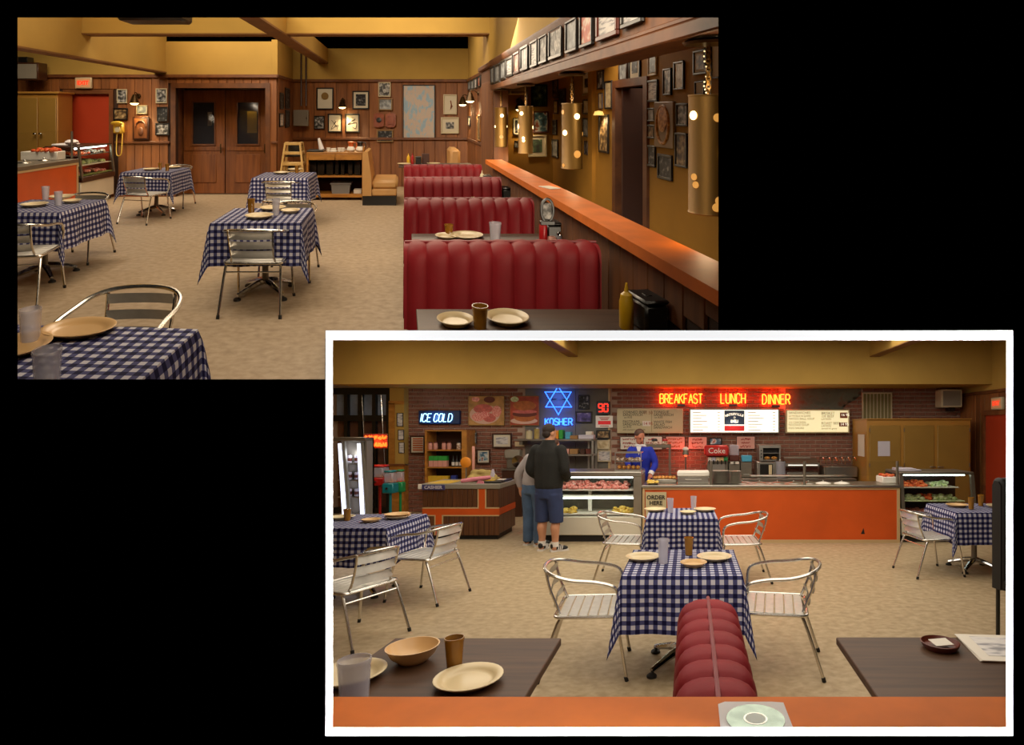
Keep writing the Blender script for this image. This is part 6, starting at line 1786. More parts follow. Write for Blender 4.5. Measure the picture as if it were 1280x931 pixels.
k = [('base_panel', B(-6.6, xg+.02, yg0, yg1, .08, .45, .01), 'case_white'), ('kick_base', B(-6.55, xg-.03, yg0, yg1-.02, 0, .08), 'black_kick'), ('lower_rail', B(-6.6, xg+.05, yg0, yg1, .45, .55, .01), 'frame_brown'),
     ('top', B(-6.6, xg-.02, yg0, yg1, 1.09, 1.12, .006), 'frame_brown'), ('rear_wall', B(-6.62, -6.6, yg0, yg1, .5, 1.1), 'frame_brown'),
     ('front_frame', MB().prism([(xg+.05, .5), (xg+.02, .5), (xg-.05, 1.1), (xg-.02, 1.1)], 'y', yg0, yg0+.05).prism([(xg+.05, .5), (xg+.02, .5), (xg-.05, 1.1), (xg-.02, 1.1)], 'y', yg1-.05, yg1), 'dull_steel'),
     ('shelf', B(-6.58, xg-.06, yg0+.03, yg1-.03, .93, .945), 'dull_steel'), ('shelf', B(-6.58, xg-.02, yg0+.03, yg1-.03, .745, .76), 'case_white'), ('shelf', B(-6.58, xg+.01, yg0+.03, yg1-.03, .56, .575), 'tray_green'),
     ('light_tube', MB().cyl((xg-.12, yg0+.05, 1.072), (xg-.12, yg1-.05, 1.072), .016, n=8), 'case_tube'), ('front_glass', MB().prism([(xg+.046, .5), (xg+.040, .5), (xg-.03, 1.1), (xg-.024, 1.1)], 'y', yg0+.05, yg1-.05), 'pane')]
thingw('curved_food_case', 'lit glass food case at the end of the orange counter, dining room', 'display case', k, 1)
for n, m, a, b_, z, lb in (('red_peppers', 'tomato', .08, .55, .945, 'red peppers on the top shelf of the dining room food case'), ('white_food', 'cream_food', .6, 1.1, .945, 'pale food on the top shelf of the dining room food case'), ('lettuce', 'greens', .08, 1.05, .76, 'lettuce along the middle shelf of the dining room food case'), ('cold_cuts', 'meat', .15, 1.05, .575, 'cold cuts on the green bottom shelf of the dining room food case')):
    thingw(n, lb, 'food', [(n, heap(-6.35, -6.05, yg0+a, yg0+b_, z, .07, int(90*(b_-a)), .04, len(lb)), m, None, None, 'stuff')], 1)
k = [('cloth', B(-6.5, -6.2, 10.3, 10.75, 1.12, 1.16, .02), 'white_cloth'), ('fold', MB().ball((-6.2, 10.45, 1.19), (.10, .16, .05), 10, 6), 'white_cloth')]
thingw('folded_cloth', 'white folded cloth on top of the dining room food case', 'cloth', k, 1)

# ---- pictures on the left back wall
def L1(x0, y0, x1, y1, lb, **kw): pic_back(1, x0, y0, x1, y1, YA-.018, lb, **kw)
L1(146.5, 111.5, 159.5, 129, 'cream framed photo above the yellow payphone, top left of the group', fr='frame_cream', pr='print_bw')
L1(142, 135, 160, 150, 'dark framed photo directly above the yellow payphone', fr='frame_black', pr='print_sepia')
L1(171, 131.5, 184.5, 142.5, 'tiny turquoise picture under the wall lamp by the payphone', fr='frame_cream', pr='print_grey')
L1(195, 110.5, 209, 129, 'cream framed photo at the top, right of the left wall lamp', fr='frame_cream', pr='print_bw')
L1(196.5, 133.5, 210, 152, 'dark framed portrait right of the tiny turquoise picture', fr='frame_black', pr='print_dark')
L1(194.5, 153.5, 212, 169, 'dark framed photo at the lower right of the carved plaque', fr='frame_black', pr='print_bw')
k = [('frame', MB().join(B(-.17, .17, -.04, 0, -.24, .24, .012)), 'frame_brown'), ('panel', B(-.135, .135, -.045, -.03, -.205, .205, .005), 'door_wood'),
     ('arch', MB().tube([(.10*math.cos(a), -.05, .04+.12*math.sin(a)) for a in [PI*i/12 for i in range(13)]], .014, 6), 'trim_wood'), ('boss', MB().ball((0, -.045, -.06), (.06, .02, .09), 12, 8), 'trim_wood')]
xx, _, zz = px(1, 177.5, 160.5, YA)
thing('carved_plaque', 'carved wooden plaque below the left wall lamp', 'plaque', k, (xx, YA-.018, zz), 0, 1)
xx, _, zz = px(1, 150.5, 160.5, YA)
k = [('phone_body', B(-.11, .11, -.10, 0, -.11, .13, .03), 'yellow_phone'), ('handset', MB().tube(bez([(-.105, -.12, .10), (-.06, -.15, .125), (.06, -.15, .125), (.105, -.12, .10)], 4), .026, 8), 'yellow_phone'), ('dial', MB().lathe([(.06, 0), (.055, .012), (0, .014)], 16, M=Tr(0, -.10, -.02) @ Matrix.Rotation(PI/2, 4, 'X')), 'frame_cream'),
     ('cord', MB().tube(bez([(-.03, -.06, -.11), (-.035, -.07, -.3), (-.03, -.08, -.52), (.02, -.08, -.56), (.07, -.08, -.50), (.08, -.07, -.25), (.085, -.06, -.05)], 5), .011, 6), 'yellow_phone')]
thing('wall_phone', 'yellow wall telephone with a long hanging cord', 'telephone', k, (xx, YA-.018, zz), 0, 1)

SCONCE = [('back_plate', MB().lathe([(.05, 0), (.045, .02), (0, .025)], 14, M=Matrix.Rotation(PI/2, 4, 'X')), 'brass_dark'),
          ('arm', MB().tube(bez([(0, -.02, .0), (0, -.10, .06), (0, -.16, .05), (0, -.17, .0)], 4), .010, 6), 'brass_dark'),
          ('shade', MB().lathe([(.095, -.16), (.085, -.12), (.05, -.02), (.03, .02), (0, .03)], 18, (0, -.17, 0)), 'brass_dark', [('bulb', MB().lathe([(0, -.195), (.05, -.188), (.078, -.165), (.085, -.150), (0, -.148)], 16, (0, -.17, 0)), 'lamp_glow')])]
def sconce(label, x, y, z, rz, e=6):
    thing('wall_lamp', label, 'lamp', SCONCE, (x, y, z), rz, 1)
    dx, dy = math.sin(rz)*.17, -math.cos(rz)*.17
    spot('wall_lamp_light', (x+dx, y+dy, z-.21), (x+dx*.9, y+dy*.9, z-1.2), e, (1, .70, .36), 2.3, .05, 1)
xx, _, zz = px(1, 173.5, 124.5, YA); sconce('brass wall lamp between the photos left of the double doors', xx, YA-.018, zz+.08, 0, 26)
xx, _, zz = px(1, 429, 130, YC_); sconce('brass wall lamp over the two cream drawings on the rear wall', xx, YC_-.018, zz+.08, 0, 30)
sconce('brass wall lamp on the right wall, nearest the rear corner', 1.49, 12.6, 2.08, -PI/2, 22)
sconce('brass wall lamp on the right wall, just left of the pillar', 1.49, 11.2, 2.13, -PI/2, 24)
sconce('brass wall lamp on the end wall of the hallway', px(1, 648, 0, 10)[0], 9.99, 1.95, 0, 18)

# ---- pictures on the rear wall
def R1(x0, y0, x1, y1, lb, **kw): pic_back(1, x0, y0, x1, y1, YC_-.018, lb, **kw)
R1(395.5, 109.5, 417, 137, 'dark framed cream certificate with a gold seal, left of the rear lamp', pr='mat_cream')
xx, _, zz = px(1, 406, 120, YC_-.05)
thing('seal', 'gold seal on the cream certificate left of the rear lamp', 'seal', [('seal', MB().lathe([(.035, 0), (.085, 0), (.085, .006), (.035, .006)], 18, M=Matrix.Rotation(PI/2, 4, 'X')), 'frame_gold')], (xx, YC_-.035, zz), 0, 1)
R1(440.5, 113.5, 461.5, 136.5, 'dark framed group photo with a wide cream mat, right of the rear lamp', pr='print_dark', mw=.13)
R1(472.8, 102.5, 488.5, 121, 'cream framed black and white photo, top left of the big map', fr='frame_cream', pr='print_bw')
R1(473, 122.8, 490.5, 138, 'grey green picture under the top photo left of the big map', fr='frame_gold', pr='print_grey')
R1(471, 162, 491.5, 177.5, 'wide brown framed dark photo below the two wooden plaques', fr='frame_gold', pr='print_dark')
R1(392.5, 144.5, 405.8, 161.5, 'small dark framed photo of a white shape, left of the two drawings', pr='print_bw')
R1(409.8, 142, 427.6, 165.5, 'left one of the two cream line drawings under the rear lamp', pr='mat_cream')
R1(431.3, 142, 449.5, 165.5, 'right one of the two cream line drawings under the rear lamp', pr='mat_cream')
for q, (a, sd) in enumerate(((418.7, 1), (440.4, 5))):
    xx, _, zz = px(1, a, 155, YC_)
    rd = random.Random(sd); pts = [(.13*(rd.random()-.5)*2*.8, 0, .16*(rd.random()-.5)*2*.8) for _ in range(7)]
    thing('ink_drawing', 'dark ink lines of the '+('left', 'right')[q]+' drawing under the rear lamp', 'drawing', [('ink_drawing', MB().tube(bez(pts, 5), .005, 4), 'ink')], (xx, YC_-.036, zz), 0, 1)
R1(503.5, 106, 543.8, 173.5, 'large dark framed map of coast and islands on the rear wall', pr='print_map', fw=.02)
R1(554, 118, 571, 143, 'cream framed picture of a thin figure, right of the map', fr='frame_cream', pr='mat_cream')
xx, _, zz = px(1, 564, 131, YC_)
thing('figure_drawing', 'small dark figure drawn on the cream picture right of the map', 'drawing', [('figure_drawing', MB().tube([(-.02, 0, .1), (0, 0, 0), (-.02, 0, -.1), (.02, 0, -.02)], .012, 5), 'ink_brown')], (xx, YC_-.036, zz), 0, 1)
R1(551, 146.5, 573.5, 167, 'cream framed landscape photo with a wide mat, lower right of the map', fr='frame_cream', pr='print_bw', mw=.2)
for i, (a, b_) in enumerate(((466.8, 480.5), (481.3, 495.2))):
    xx, _, zz = px(1, (a+b_)/2, 150.5, YC_)
    k = [('board', MB().prism([(-.12, -.12), (-.07, -.16), (.07, -.16), (.12, -.12), (.12, .14), (.06, .17), (-.06, .17), (-.12, .14)], 'y', -.03, 0), 'plaque_wood')]
    k.append(('emblem', MB().lathe([(.06, 0), (.06, .01), (.03, .016), (0, .016)], 16, M=Tr(0, -.03, .01) @ Matrix.Rotation(PI/2, 4, 'X')), 'black_plastic') if i == 0 else ('text_plate', B(-.08, .08, -.038, -.03, -.10, .10, .004), 'plaque_wood'))
    thing('wooden_plaque', ('round emblem wooden plaque, left of the pair beside the map', 'scroll shaped wooden plaque, right of the pair beside the map')[i], 'plaque', k, (xx, YC_-.018, zz), 0, 1)
# small frames on the step wall
for i, (x0, y0, x1, y1, m) in enumerate(((349.2, 116, 353.6, 136.5, 'print_dark'), (355.8, 110, 361.2, 136, 'print_dark'), (348.6, 141.5, 354, 158.5, 'print_paper'), (356, 137.5, 361, 159.5, 'print_dark'))):
    pic_side(1, XST+.016, x0, y0, x1, y1, ('upper near', 'upper far', 'lower near', 'lower far')[i]+' narrow frame on the step wall right of the double doors', pr=m, rz=PI/2)
k = [('box', pb(1, 366.5, 137.5, 385.2, 157.5, YC_-.14, .12, .01), 'plate_grey'), ('latch', pb(1, 382, 146, 384, 149, YC_-.15, .02), 'dull_steel')]
for x in (377, 383): 
    X = px(1, x, 0, YC_)[0]; k.append(('conduit', MB().cyl((X, YC_-.06, 1.9), (X, YC_-.06, 3.24), .02, n=8), 'frame_brown'))
thingw('electrical_box', 'grey electrical box with two conduits in the rear left corner', 'electrical box', k, 1)

# ---- high chairs, serving station, tan booth, rear table
def stool(z):
    k = []
    for sx in (-1, 1):
        for sy in (-1, 1):
            k.append(('leg', MB().tube([(sx*.24, sy*.22, z), (sx*.15, sy*.14, z+.72)], .028, 4), 'pale_wood'))
    for i, zz in enumerate((.30, .52, .71)):
        q = .24-.09*zz/.72
        k.append(('rung', B(-q, q, -.02-q*.9, .02-q*.9, z+zz-.03, z+zz+.03, .006), 'pale_wood'))
        k.append(('rung', B(-q-.02, -q+.02, -q*.9, q*.9, z+zz-.03, z+zz+.03, .006), 'pale_wood'))
        k.append(('rung', B(q-.02, q+.02, -q*.9, q*.9, z+zz-.03, z+zz+.03, .006), 'pale_wood'))
    k.append(('seat', B(-.15, .15, -.12, .14, z+.44, z+.47, .006), 'black_plastic'))
    k.append(('back_panel', B(-.14, .14, .10, .12, z+.48, z+.70, .006), 'black_plastic'))
    return k
sx_ = px(1, 367.5, 0, 11.5)[0]
thing('high_chair', 'lower pale wood high chair of the stack by the serving station', 'high chair', stool(0), (sx_, 11.5, 0), 0, 1)
thing('high_chair', 'upper pale wood high chair of the stack by the serving station', 'high chair', stool(.40), (sx_, 11.5, 0), 0, 1)
SY1 = 11.1
sa, sb = px(1, 383, 0, SY1)[0], px(1, 455, 0, SY1)[0]
k = [('top', B(sa, sb, SY1, SY1+.6, .92, .95, .004), 'honey'), ('shelf', B(sa+.04, sb-.04, SY1+.02, SY1+.58, .455, .485), 'honey'), ('bottom', B(sa, sb, SY1, SY1+.6, .06, .12), 'honey'), ('rear_panel', B(sa, sb, SY1+.58, SY1+.60, .06, .92), 'frame_brown'),
     ('side_panel', B(sa, sa+.04, SY1, SY1+.6, 0, .92), 'honey'), ('side_panel', B(sb-.04, sb, SY1, SY1+.6, 0, .92), 'honey'), ('low_rail', B(sb-.03, sb, SY1+.02, SY1+.5, .95, 1.05), 'honey')]
for i in range(2):
    a = sa+.04+(sb-sa-.08)*i/2
    k.append(('drawer', B(a+.004, a+(sb-sa-.08)/2-.004, SY1-.01, SY1+.03, .80, .918, .004), 'honey'))
thingw('serving_station', 'honey wood serving station with drawers and open shelves', 'sideboard', k, 1)
def s1p(x): return px(1, x, 0, SY1+.2)[0]
thingw('dark_tray', 'dark tray on the left end of the serving station', 'tray', [('dark_tray', B(s1p(384), s1p(405), SY1+.1, SY1+.5, .951, .99, .01), 'black_plastic')], 1)
thing('paper_cone', 'tilted white paper cone on the dark tray of the serving station', 'paper', [('paper_cone', MB().tube([(-.03, 0, .02), (-.09, 0, .25)], [.055, .025], 12), 'white_cloth')], (s1p(403), SY1+.3, .97), 0, 1)
for i, x in enumerate((410, 424, 428)):
    thing('cup', ('left', 'middle', 'right')[i]+' white cup on the serving station', 'cup', [('cup', MB().lathe([(.03, 0), (.04, .05), (.042, .08), (.036, .08), (.03, .01)], 14), 'white_paint'), ('handle', MB().tube([(.04, 0, .06), (.06, 0, .05), (.055, 0, .03), (.036, 0, .02)], .006, 5), 'white_paint')], (s1p(x), SY1+.25, .951), 0, 1)
thingw('sugar_caddy', 'low white caddy between the cups on the serving station', 'caddy', [('tray', B(s1p(413), s1p(421), SY1+.15, SY1+.3, .951, .98, .006), 'white_paint'), ('packets', B(s1p(414), s1p(420), SY1+.17, SY1+.28, .98, 1.02, .004), 'paper')], 1)
for x, m, lb in ((438, 'orange_plastic', 'glass carafe with an orange collar on the serving station'), (449.5, 'black_plastic', 'glass carafe with a black collar on the serving station')):
    k = [('carafe', MB().lathe([(.06, 0), (.085, .03), (.08, .07), (.045, .11)], 16), 'white_paint'), ('collar', MB().lathe([(.05, .10), (.048, .14), (.065, .19), (.06, .20), (0, .195)], 16), m), ('handle', MB().tube(bez([(.05, 0, .18), (.11, 0, .17), (.11, 0, .08), (.07, 0, .05)], 4), .010, 6), m)]
    thing('coffee_carafe', lb, 'carafe', k, (s1p(x), SY1+.3, .951), 0, 1)
for i, (a, b_, h) in enumerate(((386, 396, .26), (397, 406, .30), (408, 417, .27), (419, 424, .30), (426, 431, .32), (435, 441, .31), (443, 451, .33))):
    thingw('dark_box', f'{["first","second","third","fourth","fifth","sixth","seventh"][i]} dark container from the left on the serving station middle shelf', 'box', [('dark_box', B(s1p(a), s1p(b_), SY1+.15, SY1+.45, .486, .486+h, .012), 'dark_goods')], 1)
k = [('tub', MB().prism([(s1p(416), .121), (s1p(437), .121), (s1p(438.5), .30), (s1p(414.5), .30)], 'y', SY1+.1, SY1+.5), 'grey_tub'), ('rim', B(s1p(413.5), s1p(439.5), SY1+.08, SY1+.52, .30, .33, .008), 'grey_tub')]
thingw('bus_tub', 'grey plastic tub on the bottom shelf of the serving station', 'tub', k, 1)
thingw('white_box', 'small white box right of the grey tub', 'box', [('white_box', B(s1p(442.5), s1p(452), SY1+.1, SY1+.3, .121, .20, .005), 'paper')], 1)
TY0, TY1 = 10.47, 11.55
ta = px(1, 453, 0, TY0)[0]
k = [('backrest', MB().prism([(ta, .18), (ta+.17, .18), (ta+.17, .5), (ta+.10, 1.0), (ta+.05, 1.02), (ta, .98)][::-1], 'y', TY0, TY1), 'tan_vinyl'),
     ('seat', MB().box(ta+.17, ta+.66, TY0+.01, TY1, .30, .47, .05), 'tan_vinyl'), ('seat_front', MB().box(ta+.17, ta+.64, TY0+.0, TY1, .18, .31, .02), 'tan_vinyl'), ('kick_base', B(ta, ta+.63, TY0+.02, TY1, 0, .18), 'black_kick')]
thingw('tan_booth', 'tan vinyl booth seat on a black base right of the serving station', 'booth bench', k, 1)
k = [('backrest', MB().box(.93, 1.14, 11.3, 12.2, .3, 1.0, .05), 'tan_vinyl'), ('seat', MB().box(.55, .95, 11.3, 12.2, .2, .45, .04), 'tan_vinyl'), ('kick_base', B(.58, 1.14, 11.3, 12.2, 0, .2), 'black_kick')]
thingw('tan_booth', 'tan booth back peeking over the farthest red bench', 'booth bench', k, 1)
def btable(label, y0, y1, x0=.06, x1=1.10):
    zz = zb(y0+.1)
    top = .752
    k = [('tabletop', B(x0, x1, y0, y1, .738 if zz > .6 else .718, top, .003), 'dark_table')]
    if zz < .6:
        k.append(('pedestal', B(.5, .6, (y0+y1)/2-.05, (y0+y1)/2+.05, zb((y0+y1)/2-.06)+.001, .718), 'black_plastic'))
    thingw('booth_table', label, 'table', k, 1)
btable('dark booth table at the bottom of the dining room view, nearest us', 2.50, 2.775)
btable('dark booth table between the two nearest red benches', 3.78, 4.52)
btable('dark booth table before the third red bench', 5.32, 6.08)
btable('dark booth table before the farthest red bench', 6.90, 7.64)
k = [('tabletop', B(-.10, 1.3, 10.35, 11.0, .72, .752, .004), 'dark_table'), ('pedestal', MB().cyl((.55, 10.7, 0), (.55, 10.7, .72), .05, n=10), 'black_plastic'), ('foot', B(.3, .8, 10.6, 10.8, 0, .04, .01), 'black_plastic')]
thingw('booth_table', 'dark booth table by the rear wall, behind all the red benches', 'table', k, 1)

# ---- red booths
for i, (y, lb) in enumerate(((3.17, 'red vinyl booth bench nearest us in the dining room'), (4.75, 'second nearest red vinyl booth bench in the dining room'), (6.31, 'third red vinyl booth bench from the front, dining room'), (7.87, 'farthest red vinyl booth bench, in front of the dark rear table'))):
    if i == 0: kt = booth_kit(1.08, 9, .99, z0=.535, seats=(), base=False)
    else: kt = booth_kit(1.08, 10, .995)
    thing('booth_bench', lb, 'booth bench', kt, (.005, y, 0), 0, 1)

# ---- dressed tables and chairs
dressed_table('at the bottom left of the dining room', -1.46, 2.06, -.06, 1, .50, .36, 11)
dressed_table('at the left edge of the dining room', -3.80, 5.92, .0, 1, .42, .37, 12)
dressed_table('by the dining room double doors', -4.27, 9.66, 0, 1, .41, .37, 13)
dressed_table('in the middle of the dining room', -1.33, 5.37, .03, 1, .40, .37, 14)
dressed_table('before the serving station', -1.88, 8.88, 0, 1, .42, .37, 15)
chair('aluminium bistro armchair seen from behind at the middle dining table', -1.30, 5.02, 0, 1)
chair('aluminium bistro armchair tucked at the far side of the middle dining table', -1.22, 5.95, PI, 1)
chair('aluminium bistro armchair tucked before the table by the serving station', -1.83, 8.40, 0, 1)
chair('aluminium bistro armchair before the table by the double doors', -4.14, 8.98, -.22, 1)
chair('aluminium bistro armchair cut off by the left edge of the dining room', -3.56, 5.22, .18, 1)
chair('aluminium bistro armchair at the far side of the left edge table', -3.85, 6.62, PI, 1)
chair('aluminium bistro armchair facing us across the nearest gingham table', -1.47, 2.86, PI, 1)
chair('aluminium bistro armchair at the far side of the table by the double doors', -4.25, 10.38, PI, 1)

def d1(mb, mat, name, label, cat, x, y, z=TOP, rz=0):
    """stands at photo pixel (x, y) on a surface of height z"""
    Y = (EYE-z)*F/(y-142)
    return thing(name, label, cat, [(name, mb, mat)], (px(1, x, 0, Y)[0], Y, z), rz, 1)
TC = lambda h=.15, a=.032, b=.04: tumbler(h, a, b)
# nearest gingham table
d1(OVAL, 'orange_plate', 'oval_plate', 'large oval plate on the nearest gingham table', 'plate', 99, 415.5)
d1(PLATE, 'orange_plate', 'plate', 'tan plate at the left edge of the nearest gingham table', 'plate', 20, 438)
d1(TC(.14, .036, .042), 'plastic_clear', 'tumbler', 'clear tumbler at the back left of the nearest gingham table', 'tumbler', 38, 427)
d1(TC(.12, .042, .047), 'plastic_clear', 'tumbler', 'clear tumbler at the bottom edge of the nearest gingham table', 'tumbler', 59, 478)
# left edge table
d1(PLATE, 'cream_plate', 'plate', 'front cream plate on the left edge gingham table', 'plate', 43, 257.5)
d1(PLATE, 'cream_plate', 'plate', 'rear cream plate on the left edge gingham table', 'plate', 77, 247.5)
d1(PLATE_S, 'cream_plate', 'plate', 'small plate at the right of the left edge gingham table', 'plate', 90, 253)
d1(TC(.15), 'plastic_clear', 'tumbler', 'rear clear tumbler on the left edge gingham table', 'tumbler', 57, 249.5)
d1(TC(.15), 'plastic_clear', 'tumbler', 'front clear tumbler on the left edge gingham table', 'tumbler', 73, 257)
# double-door table
d1(PLATE, 'cream_plate', 'plate', 'cream plate at the left of the table by the double doors', 'plate', 189, 212.5)
d1(PLATE, 'cream_plate', 'plate', 'cream plate at the back of the table by the double doors', 'plate', 217, 210)
d1(tumbler(.12, .028, .034), 'plastic_amber', 'tumbler', 'left amber tumbler on the table by the double doors', 'tumbler', 200, 212)
d1(tumbler(.12, .028, .034), 'plastic_amber', 'tumbler', 'right amber tumbler on the table by the double doors', 'tumbler', 209, 213.5)
# middle table
d1(PLATE, 'cream_plate', 'plate', 'front cream plate on the middle dining table', 'plate', 324, 272)
d1(PLATE, 'cream_plate', 'plate', 'rear cream plate on the middle dining table', 'plate', 341, 262)
d1(PLATE_S, 'cream_plate', 'plate', 'small plate at the right of the middle dining table', 'plate', 363, 265.5)
d1(tumbler(.135, .03, .036), 'plastic_amber', 'tumbler', 'amber tumbler on the middle dining table', 'tumbler', 314, 265.5)
d1(TC(.16, .03, .038), 'plastic_clear', 'tumbler', 'clear tumbler on the middle dining table', 'tumbler', 345, 269)
# serving station table
d1(PLATE, 'cream_plate', 'plate', 'left cream plate on the table by the serving station', 'plate', 352, 217)
d1(PLATE, 'cream_plate', 'plate', 'right cream plate on the table by the serving station', 'plate', 369, 212.8)
d1(tumbler(.12, .028, .034), 'plastic_amber', 'tumbler', 'amber tumbler on the table by the serving station', 'tumbler', 371, 216)
# booth tables
d1(plate_kit(.085), 'cream_plate', 'plate', 'smaller cream plate on the nearest booth table', 'plate', 569, 405)
d1(plate_kit(.10), 'cream_plate', 'plate', 'larger cream plate on the nearest booth table', 'plate', 634, 402)
d1(tumbler(.10, .028, .036), 'plastic_amber', 'tumbler', 'amber tumbler between the plates on the nearest booth table', 'tumbler', 600, 409.5)
def d1k(kit, name, label, cat, x, y, z=TOP, rz=0):
    Y = (EYE-z)*F/(y-142)
    return thing(name, label, cat, kit, (px(1, x, 0, Y)[0], Y, z), rz, 1)
def bottle1(mat, label, x, y): d1k([(a, b, mat) for a, b, _ in BOTTLE], 'squeeze_bottle', label, 'bottle', x, y)
bottle1('mustard_bottle', 'yellow mustard squeeze bottle on the nearest booth table', 783, 410)
d1k(napkin_kit(), 'napkin_holder', 'black napkin holder on the nearest booth table', 'napkin holder', 809, 408.5, rz=.12)
d1(PLATE_S, 'cream_plate', 'plate', 'left plate on the table between the two nearest benches', 'plate', 559, 298)
d1(PLATE, 'cream_plate', 'plate', 'right plate on the table between the two nearest benches', 'plate', 583, 297)
d1(tumbler(.09, .028, .036), 'plastic_amber', 'tumbler', 'dark amber tumbler on the table between the two nearest benches', 'tumbler', 561, 294.5)
d1(TC(.15, .036, .046), 'plastic_clear', 'tumbler', 'clear tumbler on the table between the two nearest benches', 'tumbler', 619, 303)
bottle1('ketchup', 'red ketchup squeeze bottle on the table between the two nearest benches', 679, 303)
d1k(napkin_kit(), 'napkin_holder', 'black napkin holder beside the red ketchup bottle', 'napkin holder', 690, 299.5)
d1k(shaker_kit(), 'salt_shaker', 'salt shaker beside the black napkin holder, second booth table', 'shaker', 699, 303.5)
d1(B(-.03, .03, -.03, .03, 0, .05, .008), 'pink_box', 'sugar_packets', 'pink sugar packets beside the salt shaker', 'sugar packets', 690, 304)
k = [('stand', B(-.05, .05, -.02, .02, 0, .03, .004), 'black_plastic'), ('hoop', MB().tube([(.042*math.cos(a), 0, .10+.08*math.sin(a)) for a in [2*PI*i/16 for i in range(16)]], .010, 6, closed=True), 'black_plastic'), ('card', B(-.03, .03, -.004, .004, .04, .15), 'print_bw')]
d1k(k, 'menu_stand', 'black hoop menu stand before the planked half wall', 'menu stand', 684, 281, .95)
d1(BOWL_S, 'cream_plate', 'bowl', 'cream bowl on the table before the third red bench', 'bowl', 590, 250)
d1k(napkin_kit(), 'napkin_holder', 'black napkin holder on the table before the third red bench', 'napkin holder', 633, 249.5)
d1k(napkin_kit(), 'napkin_holder', 'black napkin holder on the table before the farthest red bench', 'napkin holder', 608.5, 232)
bottle1('frame_cream', 'pale squeeze bottle on the table before the farthest red bench', 602.5, 232)
bottle1('mustard_bottle', 'yellow mustard squeeze bottle on the dark rear table', 510.5, 205)
bottle1('ketchup', 'red ketchup squeeze bottle on the dark rear table', 515.5, 205)
d1k(napkin_kit(), 'napkin_holder', 'black napkin holder on the dark rear table', 'napkin holder', 523, 205)
d1(B(-.07, .07, -.02, .02, 0, .20, .005), 'dark_brown_door', 'menu_holder', 'dark menu holder on the dark rear table', 'menu holder', 532, 205)
d1(PLATE, 'cream_plate', 'plate', 'cream plate on the dark rear table', 'plate', 542, 205.5)
d1(PLATE, 'cream_plate', 'plate', 'cream plate at the left end of the dark rear table', 'plate', 505, 206)

# ---- ledge paper, picture board frames, hallway pictures
thing('paper_slip', 'folded white paper lying on the orange ledge of the dining room', 'paper', [('paper_slip', B(-.05, .05, -.09, .09, 0, .006, .002, Rz(.3)), 'paper')], (1.19, 4.58, 1.1135), 0, 1)
HBF = [(614.7, 83, 618.9, 105), (620, 80, 626.5, 104), (627.2, 75, 633.5, 100), (634.5, 71, 642.6, 96), (644, 65, 651, 92), (652.6, 57, 662, 88), (665, 50, 674, 83.5), (676, 43, 686, 79), (688.5, 32, 705, 73), (709.8, 23, 724, 65), (728, 12, 744, 58), (749, 0, 775.6, 48), (780.5, -18, 807, 32)]
PR = ['print_grey', 'print_grey', 'print_grey', 'print_paper', 'print_red', 'print_grey', 'print_paper', 'print_bw', 'print_bw', 'print_grey', 'print_red', 'print_paper', 'print_paper']
for i, (x0, y0, x1, y1) in enumerate(HBF):
    pic_side(1, 1.246, x0, y0, x1, y1, f'{ORD[i]} framed picture from the far end of the picture board', 'frame_red' if i in (4, 11) else 'frame_black', PR[i])
for i, (x0, y0, x1, y1) in enumerate(((586, 101, 588.8, 113), (590, 99, 593, 112), (594, 97, 597, 111), (598.3, 95, 601, 109), (602.2, 91, 605.4, 109))):
    pic_side(1, 1.494, x0, y0, x1, y1, f'{ORD[i]} small frame from the rear corner, high on the right wall', pr=PR[i+1])
pic_side(1, 1.494, 585.8, 145, 588.6, 157.5, 'small pale frame low on the right wall by the rear corner', pr='mat_cream')
pic_side(1, 1.494, 597.3, 144, 601.3, 176, 'tall honey framed picture low on the right wall by the pillar', fr='honey', pr='print_sepia')
